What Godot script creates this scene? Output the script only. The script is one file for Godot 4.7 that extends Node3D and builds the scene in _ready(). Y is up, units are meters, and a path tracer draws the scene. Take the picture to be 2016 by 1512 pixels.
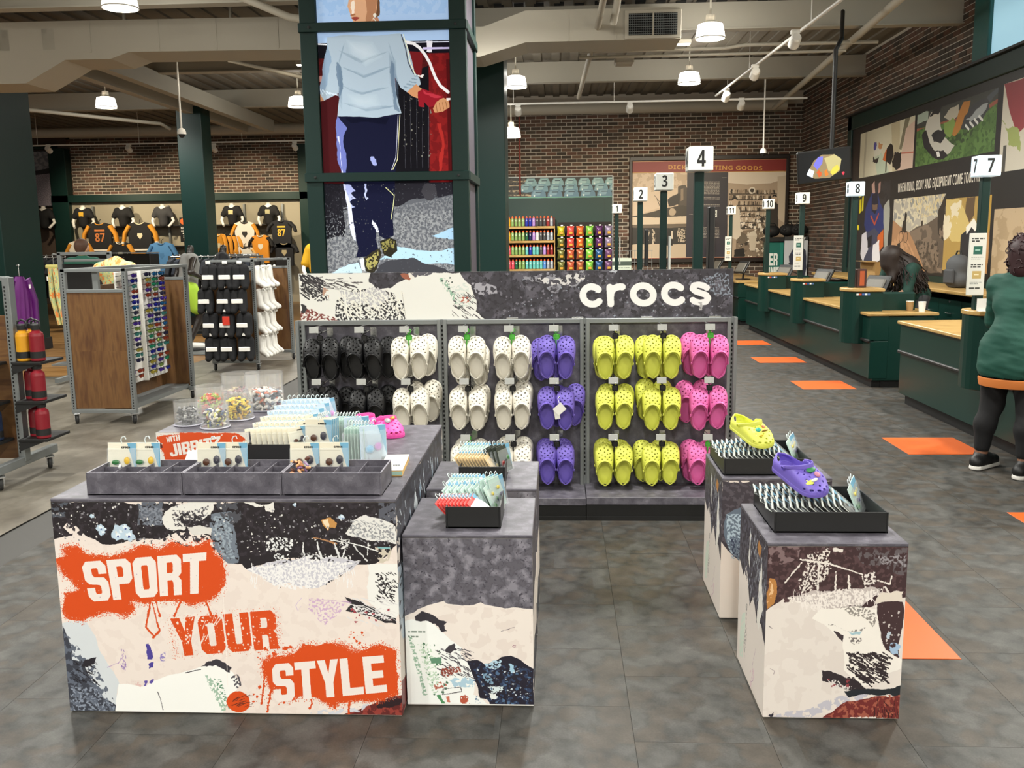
extends Node3D
# A sports shop floor: clog display, charm tables, checkout lanes, brick walls, team shop behind.
# Metres, y up. The shop's long axis is z (the shopper looks towards -z).

var M := {}          # shared materials
var taken := {}      # how often a name was given
var rng := RandomNumberGenerator.new()
const ORD := ["first", "second", "third", "fourth", "fifth", "sixth", "seventh", "eighth", "ninth", "tenth", "eleventh", "twelfth", "thirteenth", "fourteenth", "fifteenth", "sixteenth", "seventeenth", "eighteenth", "nineteenth", "twentieth"]

func _ready():
	rng.seed = 7
	# ---- camera: 1.62 m eye height, turned 3 degrees left, 9 degrees down, held 0.75 degrees askew
	var cam := Camera3D.new()
	cam.name = "camera"
	var yaw := 0.0525
	var pitch := 0.157
	var roll := 0.0131
	var fwd := Vector3(-sin(yaw) * cos(pitch), -sin(pitch), -cos(yaw) * cos(pitch))
	var right0 := Vector3(cos(yaw), 0, -sin(yaw))
	var down0 := fwd.cross(right0)
	var right := right0 * cos(roll) + down0 * sin(roll)
	var down := down0 * cos(roll) - right0 * sin(roll)
	cam.transform = Transform3D(Basis(right, -down, -fwd), Vector3(0, 1.62, 0))
	cam.fov = 45.57
	cam.near = 0.05
	cam.far = 120.0
	add_child(cam)
	cam.current = true
	# ---- environment: a closed shop, nothing but its own lamps
	var we := WorldEnvironment.new()
	we.name = "environment"
	var e := Environment.new()
	e.background_mode = Environment.BG_COLOR
	e.background_color = Color(0.02, 0.02, 0.02)
	e.tonemap_mode = Environment.TONE_MAPPER_LINEAR
	e.tonemap_exposure = 2.95
	e.sdfgi_enabled = true
	e.ssao_enabled = true
	e.ssil_enabled = true
	we.environment = e
	add_child(we)
	make_materials()
	build_lamps()
	build_shell()
	build_ceiling()
	build_columns()
	build_back_wall_things()
	build_right_wall_things()
	build_checkout()
	build_left_shop()
	build_racks()
	build_people()
	build_gondola()
	build_clogs()
	build_tables()
	build_charms()

# ---------------------------------------------------------------- mesh building
class MB:
	var v := PackedVector3Array()
	var n := PackedVector3Array()
	var t := PackedVector2Array()
	var ix := PackedInt32Array()
	var xf := Transform3D.IDENTITY

	func done() -> ArrayMesh:
		# turn every triangle so that its winding agrees with its normals
		for i in range(0, ix.size(), 3):
			var p := v[ix[i]]
			var g := (v[ix[i + 2]] - p).cross(v[ix[i + 1]] - p)
			if g.dot(n[ix[i]] + n[ix[i + 1]] + n[ix[i + 2]]) < 0:
				var k := ix[i + 1]
				ix[i + 1] = ix[i + 2]
				ix[i + 2] = k
		var a := []
		a.resize(Mesh.ARRAY_MAX)
		a[Mesh.ARRAY_VERTEX] = v
		a[Mesh.ARRAY_NORMAL] = n
		a[Mesh.ARRAY_TEX_UV] = t
		a[Mesh.ARRAY_INDEX] = ix
		var m := ArrayMesh.new()
		m.add_surface_from_arrays(Mesh.PRIMITIVE_TRIANGLES, a)
		return m

	# a flat polygon of 3 or 4 corners, turned so that it faces OUT
	func face(p: Array, out: Vector3, uv: Array = []) -> MB:
		var q := []
		for k in p:
			q.append(xf * k)
		var nn: Vector3 = (q[1] - q[0]).cross(q[2] - q[0])
		if nn.length() < 1e-12 and q.size() > 3:
			nn = (q[2] - q[0]).cross(q[3] - q[0])
		nn = nn.normalized()
		var o: Vector3 = xf.basis * out
		var flip: bool = nn.dot(o) < 0
		if flip:
			nn = -nn
		var s := v.size()
		for i in q.size():
			v.append(q[i])
			n.append(nn)
			t.append(uv[i] if uv.size() else Vector2.ZERO)
		for i in q.size() - 2:
			ix.append(s)
			ix.append(s + (i + 1 if flip else i + 2))
			ix.append(s + (i + 2 if flip else i + 1))
		return self

	# metric uv on every face; b = chamfer
	func box(c: Vector3, s: Vector3, b := 0.0) -> MB:
		var h := s / 2.0
		for ax in 3:
			var u := (ax + 1) % 3
			var w := (ax + 2) % 3
			for sg in [-1.0, 1.0]:
				var pts := []
				var uvs := []
				for k in [[-1, -1], [1, -1], [1, 1], [-1, 1]]:
					var p := Vector3.ZERO
					p[ax] = sg * h[ax]
					p[u] = k[0] * (h[u] - b)
					p[w] = k[1] * (h[w] - b)
					pts.append(c + p)
					var g := c + p
					uvs.append(Vector2(g.z if ax == 0 else g.x, g.z if ax == 1 else -g.y))
				var out := Vector3.ZERO
				out[ax] = sg
				face(pts, out, uvs)
				if b > 0:
					for sh in [-1.0, 1.0]:
						var e := []
						for k in [[-1, 0], [1, 0], [1, 1], [-1, 1]]:
							var p := Vector3.ZERO
							p[ax] = sg * (h[ax] - (b if k[1] else 0.0))
							p[u] = sh * (h[u] - (0.0 if k[1] else b))
							p[w] = k[0] * (h[w] - b)
							e.append(c + p)
						var o2 := Vector3.ZERO
						o2[ax] = sg
						o2[u] = sh
						face(e, o2)
		if b > 0:
			for k in 8:
				var sg := Vector3(1 if k & 1 else -1, 1 if k & 2 else -1, 1 if k & 4 else -1)
				var p := []
				for ax in 3:
					var g := (h - Vector3(b, b, b)) * sg
					g[ax] = h[ax] * sg[ax]
					p.append(c + g)
				face(p, sg)
		return self

	# a panel with 0..1 uv: p0 bottom left, du to the right, dv upwards
	func panel(p0: Vector3, du: Vector3, dv: Vector3, out: Vector3) -> MB:
		return face([p0, p0 + du, p0 + du + dv, p0 + dv], out, [Vector2(0, 1), Vector2(1, 1), Vector2(1, 0), Vector2(0, 0)])

	func tube(pts: Array, r, seg := 8, flat := 1.0, cap := true) -> MB:
		var k := pts.size()
		var d0: Vector3 = (pts[1] - pts[0]).normalized()
		var side := d0.cross(Vector3.UP if absf(d0.y) < 0.9 else Vector3.RIGHT).normalized()
		var base := v.size()
		var ends := []
		for i in k:
			var d: Vector3 = (pts[mini(i + 1, k - 1)] - pts[maxi(i - 1, 0)]).normalized()
			side = (side - d * side.dot(d)).normalized()
			var up := d.cross(side)
			var rr: float = r[i] if r is Array else r
			var ring := []
			for j in seg + 1:
				var a := TAU * j / seg
				var o := side * cos(a) + up * sin(a) * flat
				var nn := side * cos(a) * flat + up * sin(a)
				v.append(xf * (pts[i] + o * rr))
				n.append((xf.basis * nn).normalized())
				t.append(Vector2(float(j) / seg, float(i) / (k - 1)))
				if j < seg:
					ring.append(pts[i] + o * rr)
			if i == 0 or i == k - 1:
				ends.append([ring, -d if i == 0 else d])
		for i in k - 1:
			for j in seg:
				var a := base + i * (seg + 1) + j
				var b := a + seg + 1
				for q in [a, a + 1, b, a + 1, b + 1, b]:
					ix.append(q)
		if cap:
			for e in ends:
				var ring: Array = e[0]
				for j in range(1, seg - 1):
					face([ring[0], ring[j], ring[j + 1]], e[1])
		return self

	# profile of Vector2(radius, y); crisp between rings unless smooth
	func lathe(prof: Array, seg := 16, smooth := false, sx := 1.0, sz := 1.0) -> MB:
		for i in prof.size() - 1:
			var a: Vector2 = prof[i]
			var b: Vector2 = prof[i + 1]
			var nr := [Vector2(b.y - a.y, a.x - b.x).normalized(), Vector2(b.y - a.y, a.x - b.x).normalized()]
			if smooth:
				for w in 2:
					var p: Vector2 = prof[maxi(i + w - 1, 0)]
					var q: Vector2 = prof[mini(i + w + 1, prof.size() - 1)]
					nr[w] = Vector2(q.y - p.y, p.x - q.x).normalized()
			var s := v.size()
			for j in seg + 1:
				var an := TAU * j / seg
				var c := cos(an)
				var d := sin(an)
				for w in 2:
					var p := a if w == 0 else b
					v.append(xf * Vector3(p.x * c * sx, p.y, p.x * d * sz))
					n.append((xf.basis * Vector3(nr[w].x * c / sx, nr[w].y, nr[w].x * d / sz)).normalized())
					t.append(Vector2(float(j) / seg, float(i + w) / (prof.size() - 1)))
			for j in seg:
				var k := s + j * 2
				for q in [k, k + 2, k + 1, k + 2, k + 3, k + 1]:
					ix.append(q)
		return self

	# outline in the xy plane pushed out to thickness d along z
	func prism(poly: PackedVector2Array, d: float, ch := 0.0) -> MB:
		var tri := Geometry2D.triangulate_polygon(poly)
		var inner := poly
		if ch > 0:
			var o := Geometry2D.offset_polygon(poly, -ch)
			if o.size() == 1 and o[0].size() == poly.size():
				inner = o[0]
				# the offset may start elsewhere: line the two rings up
				var best := 0
				for i in inner.size():
					if inner[i].distance_to(poly[0]) < inner[best].distance_to(poly[0]):
						best = i
				var turned := PackedVector2Array()
				for i in inner.size():
					turned.append(inner[(best + i) % inner.size()])
				inner = turned
				tri = Geometry2D.triangulate_polygon(inner)
			else:
				ch = 0.0
		for s in [1.0, -1.0]:
			for i in range(0, tri.size(), 3):
				var p := []
				var uv := []
				for k in 3:
					var q := inner[tri[i + k]]
					p.append(Vector3(q.x, q.y, s * d / 2))
					uv.append(Vector2(q.x, -q.y))
				face(p, Vector3(0, 0, s), uv)
		var cw := Geometry2D.is_polygon_clockwise(poly)
		for i in poly.size():
			var j := (i + 1) % poly.size()
			var a := poly[i]
			var b := poly[j]
			var o := (b - a).orthogonal() * (1.0 if cw else -1.0)
			var out := Vector3(o.x, o.y, 0)
			var z := d / 2 - ch
			if z > 1e-6:
				face([Vector3(a.x, a.y, -z), Vector3(b.x, b.y, -z), Vector3(b.x, b.y, z), Vector3(a.x, a.y, z)], out)
			if ch > 0:
				for s in [1.0, -1.0]:
					face([Vector3(a.x, a.y, s * z), Vector3(b.x, b.y, s * z), Vector3(inner[j].x, inner[j].y, s * d / 2), Vector3(inner[i].x, inner[i].y, s * d / 2)], out.normalized() + Vector3(0, 0, s))
		return self

	# smooth surface through a grid of points [row][column]
	func sheet(g: Array, closed := false) -> MB:
		var rows := g.size()
		var cols: int = g[0].size()
		var s := v.size()
		for i in rows:
			for j in cols:
				var a: Vector3 = g[i][(j + 1) % cols if closed else mini(j + 1, cols - 1)] - g[i][(j - 1 + cols) % cols if closed else maxi(j - 1, 0)]
				var b: Vector3 = g[mini(i + 1, rows - 1)][j] - g[maxi(i - 1, 0)][j]
				v.append(xf * g[i][j])
				n.append((xf.basis * a.cross(b)).normalized())
				t.append(Vector2(float(j) / (cols - 1), float(i) / (rows - 1)))
		for i in rows - 1:
			for j in (cols if closed else cols - 1):
				var a := s + i * cols + j
				var b := s + i * cols + (j + 1) % cols
				for q in [a, a + cols, b, b, a + cols, b + cols]:
					ix.append(q)
		return self

	func ball(c: Vector3, r: Vector3, seg := 12) -> MB:
		var g := []
		for i in seg / 2 + 1:
			var a := PI * i / (seg / 2)
			var row := []
			for j in seg:
				var b := -TAU * j / seg
				row.append(c + Vector3(sin(a) * cos(b) * r.x, cos(a) * r.y, sin(a) * sin(b) * r.z))
			g.append(row)
		var s := v.size()
		sheet(g, true)
		for i in range(s, v.size()):
			var k := xf.affine_inverse() * v[i] - c
			n[i] = (xf.basis * Vector3(k.x / (r.x * r.x), k.y / (r.y * r.y), k.z / (r.z * r.z))).normalized()
		return self

func mb(xf := Transform3D.IDENTITY) -> MB:
	var m := MB.new()
	m.xf = xf
	return m

func bx(c: Vector3, s: Vector3, b := 0.0) -> ArrayMesh:
	return mb().box(c, s, b).done()

func pv(f: Array) -> PackedVector2Array:
	var p := PackedVector2Array()
	for i in range(0, f.size(), 2):
		p.append(Vector2(f[i], f[i + 1]))
	return p

func at(x: float, y: float, z: float, turn := 0.0) -> Transform3D:
	return Transform3D(Basis(Vector3.UP, turn), Vector3(x, y, z))

# surface nets over a field (negative inside)
func nets(fn: Callable, lo: Vector3, hi: Vector3, c: float, skip := true) -> ArrayMesh:
	var nx := int((hi.x - lo.x) / c) + 2
	var ny := int((hi.y - lo.y) / c) + 2
	var nz := int((hi.z - lo.z) / c) + 2
	var f := PackedFloat32Array()
	f.resize(nx * ny * nz)
	var sy := nx
	var sz := nx * ny
	var B := 6
	for z0 in range(0, nz, B):
		for y0 in range(0, ny, B):
			for x0 in range(0, nx, B):
				var mid: float = fn.call(lo + Vector3(x0 + 2.5, y0 + 2.5, z0 + 2.5) * c) if skip else 0.0
				var far := skip and absf(mid) > c * 7.5
				for z in range(z0, mini(z0 + B, nz)):
					for y in range(y0, mini(y0 + B, ny)):
						for x in range(x0, mini(x0 + B, nx)):
							f[z * sz + y * sy + x] = mid if far else fn.call(Vector3(lo.x + x * c, lo.y + y * c, lo.z + z * c))
	var off := [0, 1, sy, sy + 1, sz, sz + 1, sz + sy, sz + sy + 1]
	var ed := [[0, 1], [2, 3], [4, 5], [6, 7], [0, 2], [1, 3], [4, 6], [5, 7], [0, 4], [1, 5], [2, 6], [3, 7]]
	var vid := PackedInt32Array()
	vid.resize(f.size())
	vid.fill(-1)
	var m := MB.new()
	for z in nz - 1:
		for y in ny - 1:
			for x in nx - 1:
				var b := z * sz + y * sy + x
				var s: bool = f[b] < 0
				if (f[b + 1] < 0) == s and (f[b + sy] < 0) == s and (f[b + sz] < 0) == s and (f[b + sy + 1] < 0) == s and (f[b + sz + 1] < 0) == s and (f[b + sz + sy] < 0) == s and (f[b + sz + sy + 1] < 0) == s:
					continue
				var sum := Vector3.ZERO
				var cnt := 0
				for e in ed:
					var fa := f[b + off[e[0]]]
					var fb := f[b + off[e[1]]]
					if (fa < 0) != (fb < 0):
						var q := fa / (fa - fb)
						var pa := Vector3(e[0] & 1, (e[0] >> 1) & 1, e[0] >> 2)
						var pb := Vector3(e[1] & 1, (e[1] >> 1) & 1, e[1] >> 2)
						sum += pa.lerp(pb, q)
						cnt += 1
				vid[b] = m.v.size()
				m.v.append(lo + (Vector3(x, y, z) + sum / cnt) * c)
				m.n.append(Vector3(f[b + 1] - f[b] + f[b + sy + 1] - f[b + sy] + f[b + sz + 1] - f[b + sz], f[b + sy] - f[b] + f[b + sy + 1] - f[b + 1] + f[b + sz + sy] - f[b + sz], f[b + sz] - f[b] + f[b + sz + 1] - f[b + 1] + f[b + sz + sy] - f[b + sy]).normalized())
				m.t.append(Vector2(x * c, y * c))
	for z in range(1, nz - 1):
		for y in range(1, ny - 1):
			for x in range(1, nx - 1):
				var b := z * sz + y * sy + x
				var s: bool = f[b] < 0
				for ax in 3:
					var o: int = [1, sy, sz][ax]
					if (f[b + o] < 0) == s:
						continue
					var u: int = [sy, sz, 1][ax]
					var w: int = [sz, 1, sy][ax]
					var a := vid[b]
					var b1 := vid[b - u]
					var b2 := vid[b - u - w]
					var b3 := vid[b - w]
					if a < 0 or b1 < 0 or b2 < 0 or b3 < 0:
						continue
					if s:
						for q in [a, b2, b1, a, b3, b2]:
							m.ix.append(q)
					else:
						for q in [a, b1, b2, a, b2, b3]:
							m.ix.append(q)
	# true normals from the triangles
	var acc := PackedVector3Array()
	acc.resize(m.v.size())
	for i in range(0, m.ix.size(), 3):
		var p := m.v[m.ix[i]]
		var nn := (m.v[m.ix[i + 2]] - p).cross(m.v[m.ix[i + 1]] - p)
		for j in 3:
			acc[m.ix[i + j]] += nn
	for i in acc.size():
		m.n[i] = acc[i].normalized()
	return m.done()

# bones: arrays of [a, b, ra, rb]; smooth union of tapered capsules
func bones(list: Array, k := 0.03, grow := 0.0) -> Callable:
	var A := PackedVector3Array()
	var D := PackedVector3Array()
	var L := PackedFloat32Array()
	var R0 := PackedFloat32Array()
	var R1 := PackedFloat32Array()
	for b in list:
		A.append(b[0])
		D.append(b[1] - b[0])
		L.append(maxf((b[1] - b[0]).length_squared(), 1e-9))
		R0.append(b[2] + grow)
		R1.append(b[3] - b[2])
	return func(p: Vector3) -> float:
		var d := 1.0
		for i in A.size():
			var q := p - A[i]
			var h := clampf(q.dot(D[i]) / L[i], 0, 1)
			var e := (q - D[i] * h).length() - R0[i] - R1[i] * h
			var g := maxf(k - absf(d - e), 0.0) / k
			d = minf(d, e) - g * g * k * 0.25
		return d

# ---------------------------------------------------------------- naming
func numbered(called: String) -> String:
	var c: int = taken.get(called, 0)
	taken[called] = c + 1
	return called if c == 0 else "%s_%03d" % [called, c]

func thing(called: String, label: String, category: String, pos := Vector3.ZERO, turn := 0.0, group := "") -> Node3D:
	var o := Node3D.new()
	o.name = numbered(called)
	add_child(o, true)
	o.position = pos
	o.rotation.y = turn
	tag(o, label, category, group)
	return o

func tag(o: Node3D, label: String, category: String, group := "") -> void:
	o.set_meta("label", label)
	o.set_meta("category", category)
	if group:
		o.set_meta("group", group)

func part(parent: Node, called: String, mesh: Mesh, m: Material, xf := Transform3D.IDENTITY, label := "") -> MeshInstance3D:
	var o := MeshInstance3D.new()
	var k: String = called
	var c := 1
	while parent.has_node(NodePath(k)):
		k = "%s_%03d" % [called, c]
		c += 1
	o.name = k
	o.mesh = mesh
	o.material_override = m
	o.transform = xf
	parent.add_child(o, true)
	if label:
		o.set_meta("label", label)
	return o

func solo(called: String, label: String, category: String, mesh: Mesh, m: Material, xf := Transform3D.IDENTITY, group := "") -> MeshInstance3D:
	var o := MeshInstance3D.new()
	o.name = numbered(called)
	o.mesh = mesh
	o.material_override = m
	o.transform = xf
	add_child(o, true)
	tag(o, label, category, group)
	return o

func struct(called: String, mesh: Mesh, m: Material, xf := Transform3D.IDENTITY) -> MeshInstance3D:
	var o := MeshInstance3D.new()
	o.name = numbered(called)
	o.mesh = mesh
	o.material_override = m
	o.transform = xf
	add_child(o, true)
	o.set_meta("kind", "structure")
	return o

func dup(o: Node3D, xf: Transform3D, label := "", group := "") -> Node3D:
	var stem: String = o.name
	if stem.length() > 4 and stem[-4] == "_" and stem.right(3).is_valid_int():
		stem = stem.left(-4)
	var r: Node3D = o.duplicate()
	r.name = numbered(stem)
	add_child(r, true)
	r.transform = xf
	if label:
		r.set_meta("label", label)
	if group:
		r.set_meta("group", group)
	return r

func stuff(parent: Node, called: String, mesh: Mesh, m: Material, places: Array, cols: Array = []) -> MultiMeshInstance3D:
	var mm := MultiMesh.new()
	mm.transform_format = MultiMesh.TRANSFORM_3D
	mm.use_colors = cols.size() > 0
	mm.mesh = mesh
	mm.instance_count = places.size()
	for i in places.size():
		mm.set_instance_transform(i, places[i])
		if cols.size():
			mm.set_instance_color(i, cols[i])
	var o := MultiMeshInstance3D.new()
	o.name = called
	o.multimesh = mm
	o.material_override = m
	o.set_meta("kind", "stuff")
	parent.add_child(o, true)
	return o

# ---------------------------------------------------------------- materials
func mat(c, rough := 0.6, metal := 0.0, spec := 0.5) -> StandardMaterial3D:
	var m := StandardMaterial3D.new()
	m.albedo_color = Color(c) if c is String else c
	m.roughness = rough
	m.metallic = metal
	m.metallic_specular = spec
	return m

func tex(im: Image, rough := 0.6, scale := 1.0) -> StandardMaterial3D:
	var m := StandardMaterial3D.new()
	m.albedo_texture = ImageTexture.create_from_image(im)
	m.roughness = rough
	m.uv1_scale = Vector3(scale, scale, scale)
	return m

func noise(seed_: int, freq: float, oct := 4, kind := FastNoiseLite.TYPE_SIMPLEX_SMOOTH) -> FastNoiseLite:
	var f := FastNoiseLite.new()
	f.seed = seed_
	f.frequency = freq
	f.noise_type = kind
	f.fractal_octaves = oct
	return f

# seamless picture whose tones come from noise bands; stretch makes streaks
func bands(w: int, h: int, f: FastNoiseLite, cols: Array, hard := false, f2: FastNoiseLite = null, amt := 0.0) -> Image:
	var a := f.get_seamless_image(w, h)
	var b: Image = f2.get_seamless_image(w, h) if f2 else null
	var da := a.get_data()
	var db := b.get_data() if b else PackedByteArray()
	var lut := []
	for i in 256:
		var p := i / 255.0 * (cols.size() - 1)
		var k := mini(int(p), cols.size() - 2)
		lut.append(Color(cols[int(p + 0.5)]) if hard else Color(cols[k]).lerp(Color(cols[k + 1]), p - k))
	var out := PackedByteArray()
	out.resize(w * h * 3)
	for i in w * h:
		var c: Color = lut[da[i]]
		var g := 1.0 + ((db[i] / 255.0 - 0.5) * amt if b else 0.0)
		out[i * 3] = clampi(int(c.r8 * g), 0, 255)
		out[i * 3 + 1] = clampi(int(c.g8 * g), 0, 255)
		out[i * 3 + 2] = clampi(int(c.b8 * g), 0, 255)
	return Image.create_from_data(w, h, false, Image.FORMAT_RGB8, out)

func make_materials() -> void:
	M.green = mat("0c2a26", 0.42, 0.0, 0.4)
	M.green_lam = mat("0a2c25", 0.36, 0.0, 0.4)
	M.black = mat("161616", 0.5)
	M.tray = mat("1c1c1d", 0.42)
	M.kick = mat("0d0d0d", 0.6)
	M.metal = mat("868a8a", 0.42, 0.5)
	M.chrome = mat("c8cacb", 0.2, 0.9)
	M.paint = mat("a7a193", 0.7)
	M.deck = mat("766f63", 0.8)
	M.duct = mat("b0a99a", 0.62)
	M.white = mat("e6e3dc", 0.5)
	M.offwhite = mat("d9d4c6", 0.55)
	M.rubber = mat("2a2a2a", 0.7)
	M.mortar = mat("c4baac", 0.9)
	M.slot = mat("0a0a0a", 0.9)
	M.orange = mat("cf5f24", 0.42)
	M.beech = tex(grain(512, 128, ["987540", "aa8850", "b4945c", "a07e48"], 3), 0.35, 1.0)
	M.walnut = tex(grain(512, 256, ["543620", "664628", "70502e", "5c3e24"], 5), 0.45, 1.0)
	M.camo = tex(bands(1024, 1024, noise(3, 0.011, 5), ["423f47", "4d4a53", "55525b", "5e5b64", "6a6770", "7c7881"], true, noise(9, 0.2, 2), 0.1), 0.5, 1.1)
	M.glass = StandardMaterial3D.new()
	M.glass.albedo_color = Color(0.95, 0.97, 0.97, 0.06)
	M.glass.transparency = BaseMaterial3D.TRANSPARENCY_ALPHA
	M.glass.roughness = 0.04
	M.film = StandardMaterial3D.new()
	M.film.albedo_color = Color(0.93, 0.96, 0.97, 0.2)
	M.film.transparency = BaseMaterial3D.TRANSPARENCY_ALPHA
	M.film.roughness = 0.12

func grain(w: int, h: int, cols: Array, sd: int) -> Image:
	var f := noise(sd, 0.012, 4)
	var fine := noise(sd + 1, 0.05, 2)
	var im := Image.create(w, h, false, Image.FORMAT_RGB8)
	for y in h:
		for x in w:
			var g := clampf(0.5 + 0.8 * f.get_noise_2d(x * 0.25, y * 2.2) + 0.25 * fine.get_noise_2d(x * 0.2, y * 3.0), 0, 0.999) * (cols.size() - 1)
			var k := int(g)
			im.set_pixel(x, y, Color(cols[k]).lerp(Color(cols[k + 1]), g - k))
	return im

func glow(c: Color, e: float) -> StandardMaterial3D:
	var m := mat(c, 0.5)
	m.emission_enabled = true
	m.emission = c
	m.emission_energy_multiplier = e
	return m

# ---------------------------------------------------------------- prints: posters, wraps and signs are drawn on an art board
class Pic:
	var im: Image
	var w: int
	var h: int
	var q: PackedVector2Array       # the art board's corners: top left, top right, bottom right, bottom left
	var r := RandomNumberGenerator.new()
	var sub := Rect2(0, 0, 1, 1)    # the part of the print that the board covers

	func _init(w_: int, h_: int, c, sd: int, board: Array) -> void:
		w = w_
		h = h_
		im = Image.create(w, h, false, Image.FORMAT_RGB8)
		im.fill(Color(c))
		r.seed = sd
		set_board(board)

	func set_board(b: Array) -> void:
		q = PackedVector2Array()
		for i in range(0, b.size(), 2):
			q.append(Vector2(b[i], b[i + 1]))
		if q.size() == 2:
			q = PackedVector2Array([q[0], Vector2(q[1].x, q[0].y), q[1], Vector2(q[0].x, q[1].y)])

	func px(p: Vector2) -> Vector2:
		var u := 0.5
		var v := 0.5
		for k in 5:
			var a := q[0].lerp(q[1], u).lerp(q[3].lerp(q[2], u), v)
			var du := (q[1] - q[0]).lerp(q[2] - q[3], v)
			var dv := (q[3] - q[0]).lerp(q[2] - q[1], u)
			var e := p - a
			var det := du.cross(dv)
			u += e.cross(dv) / det
			v += du.cross(e) / det
		return Vector2((sub.position.x + u * sub.size.x) * w, (sub.position.y + v * sub.size.y) * h)

	func ring(f) -> PackedVector2Array:
		var p := PackedVector2Array()
		if f is PackedVector2Array:
			for k in f:
				p.append(px(k))
			return p
		for i in range(0, f.size(), 2):
			p.append(px(Vector2(f[i], f[i + 1])))
		return p

	func torn(p: PackedVector2Array, rough: float, most := 1e9) -> PackedVector2Array:
		for lev in 5:
			var o := PackedVector2Array()
			var grew := false
			for i in p.size():
				var a := p[i]
				var b := p[(i + 1) % p.size()]
				o.append(a)
				if a.distance_to(b) > 4.0:
					grew = true
					o.append((a + b) / 2 + (b - a).orthogonal().limit_length(most) * r.randf_range(-rough, rough) + (b - a) * r.randf_range(-0.1, 0.1))
			p = o
			if not grew:
				break
		return p

	# polygon(s), even-odd; f is one flat list or a list of lists
	func poly(f: Array, c, rough := 0.0, nz: FastNoiseLite = null, th := 0.0, al := 1.0) -> void:
		var rings := []
		for k in (f if f[0] is Array or f[0] is PackedVector2Array else [f]):
			var p := ring(k)
			rings.append(torn(p, rough) if rough > 0 else p)
		fill(rings, Color(c), nz, th, al)

	func fill(rings: Array, c: Color, nz: FastNoiseLite = null, th := 0.0, al := 1.0) -> void:
		var y0 := 1e9
		var y1 := -1e9
		for p in rings:
			for k in p:
				y0 = minf(y0, k.y)
				y1 = maxf(y1, k.y)
		for y in range(maxi(0, int(floor(y0))), mini(h - 1, int(ceil(y1))) + 1):
			var xs := []
			var yc := y + 0.5
			for p in rings:
				var n: int = p.size()
				for i in n:
					var a: Vector2 = p[i]
					var b: Vector2 = p[(i + 1) % n]
					if (a.y <= yc) != (b.y <= yc):
						xs.append(a.x + (b.x - a.x) * (yc - a.y) / (b.y - a.y))
			xs.sort()
			for i in range(0, xs.size() - 1, 2):
				var x0 := maxi(0, int(round(xs[i])))
				var x1 := mini(w, int(round(xs[i + 1])))
				if x1 <= x0:
					continue
				if nz == null and al >= 1.0:
					im.fill_rect(Rect2i(x0, y, x1 - x0, 1), c)
				else:
					for x in range(x0, x1):
						if nz == null or nz.get_noise_2d(x, y) > th:
							im.set_pixel(x, y, c if al >= 1.0 else im.get_pixel(x, y).lerp(c, al))

	func disc(x: float, y: float, rad: float, c, rough := 0.0, sq := 1.0) -> void:
		var o := px(Vector2(x, y))
		var e := px(Vector2(x + rad, y)) - o
		dot(o, e.length(), Color(c), rough, sq)

	func dot(o: Vector2, rp: float, c: Color, rough := 0.0, sq := 1.0) -> void:
		if rp < 1.0:
			im.fill_rect(Rect2i(int(o.x), int(o.y), 1, 1), c)
			return
		var p := PackedVector2Array()
		for k in 14:
			p.append(o + Vector2(cos(k * TAU / 14), sin(k * TAU / 14) * sq) * rp * (1.0 + r.randf_range(-rough, rough)))
		fill([p], c)

	# stray blots inside a rectangle of the board
	func blots(x0: float, y0: float, x1: float, y1: float, n: int, s0: float, s1: float, c, rough := 0.4, sq := 1.0) -> void:
		for i in n:
			var k := r.randf()
			disc(lerpf(x0, x1, r.randf()), lerpf(y0, y1, r.randf()), lerpf(s0, s1, k * k), c, rough, sq * r.randf_range(0.5, 1.4))

	# paint mist round an outline
	func mist(f: Array, c, n: int, out: float, s := 2.0) -> void:
		var p := ring(f)
		for i in n:
			var k := r.randi() % p.size()
			var a := p[k]
			var b := p[(k + 1) % p.size()]
			var o := a.lerp(b, r.randf()) + Vector2(r.randfn(0, out), r.randfn(0, out))
			dot(o, r.randf_range(0.4, 1.0) * r.randf_range(0.4, 1.0) * s + 0.4, Color(c), 0.3)

	func line(f: Array, wd: float, c, rough := 0.0) -> void:
		var p := ring(f)
		var k := px(q[0] + Vector2(wd, 0)).distance_to(px(q[0])) / 2
		for i in p.size() - 1:
			var a := p[i]
			var b := p[i + 1]
			var o := (b - a).normalized().orthogonal() * k
			var poly_ := PackedVector2Array([a + o, b + o, b - o, a - o])
			fill([torn(poly_, minf(rough * 3.0, 0.7), k) if rough > 0 else poly_], Color(c))
			if k > 1.2:
				dot(a, k, Color(c))
				dot(b, k, Color(c))

	# scratches: many short lines in about one direction
	func scratches(x0: float, y0: float, x1: float, y1: float, n: int, dx: float, dy: float, wd: float, c) -> void:
		for i in n:
			var x := lerpf(x0, x1, r.randf())
			var y := lerpf(y0, y1, r.randf())
			var k := r.randf_range(0.2, 1.0)
			line([x, y, x + dx * k + r.randf_range(-0.2, 0.2) * dy, y + dy * k + r.randf_range(-0.2, 0.2) * dx], wd * r.randf_range(0.4, 1.0), c, 0.2)

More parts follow.
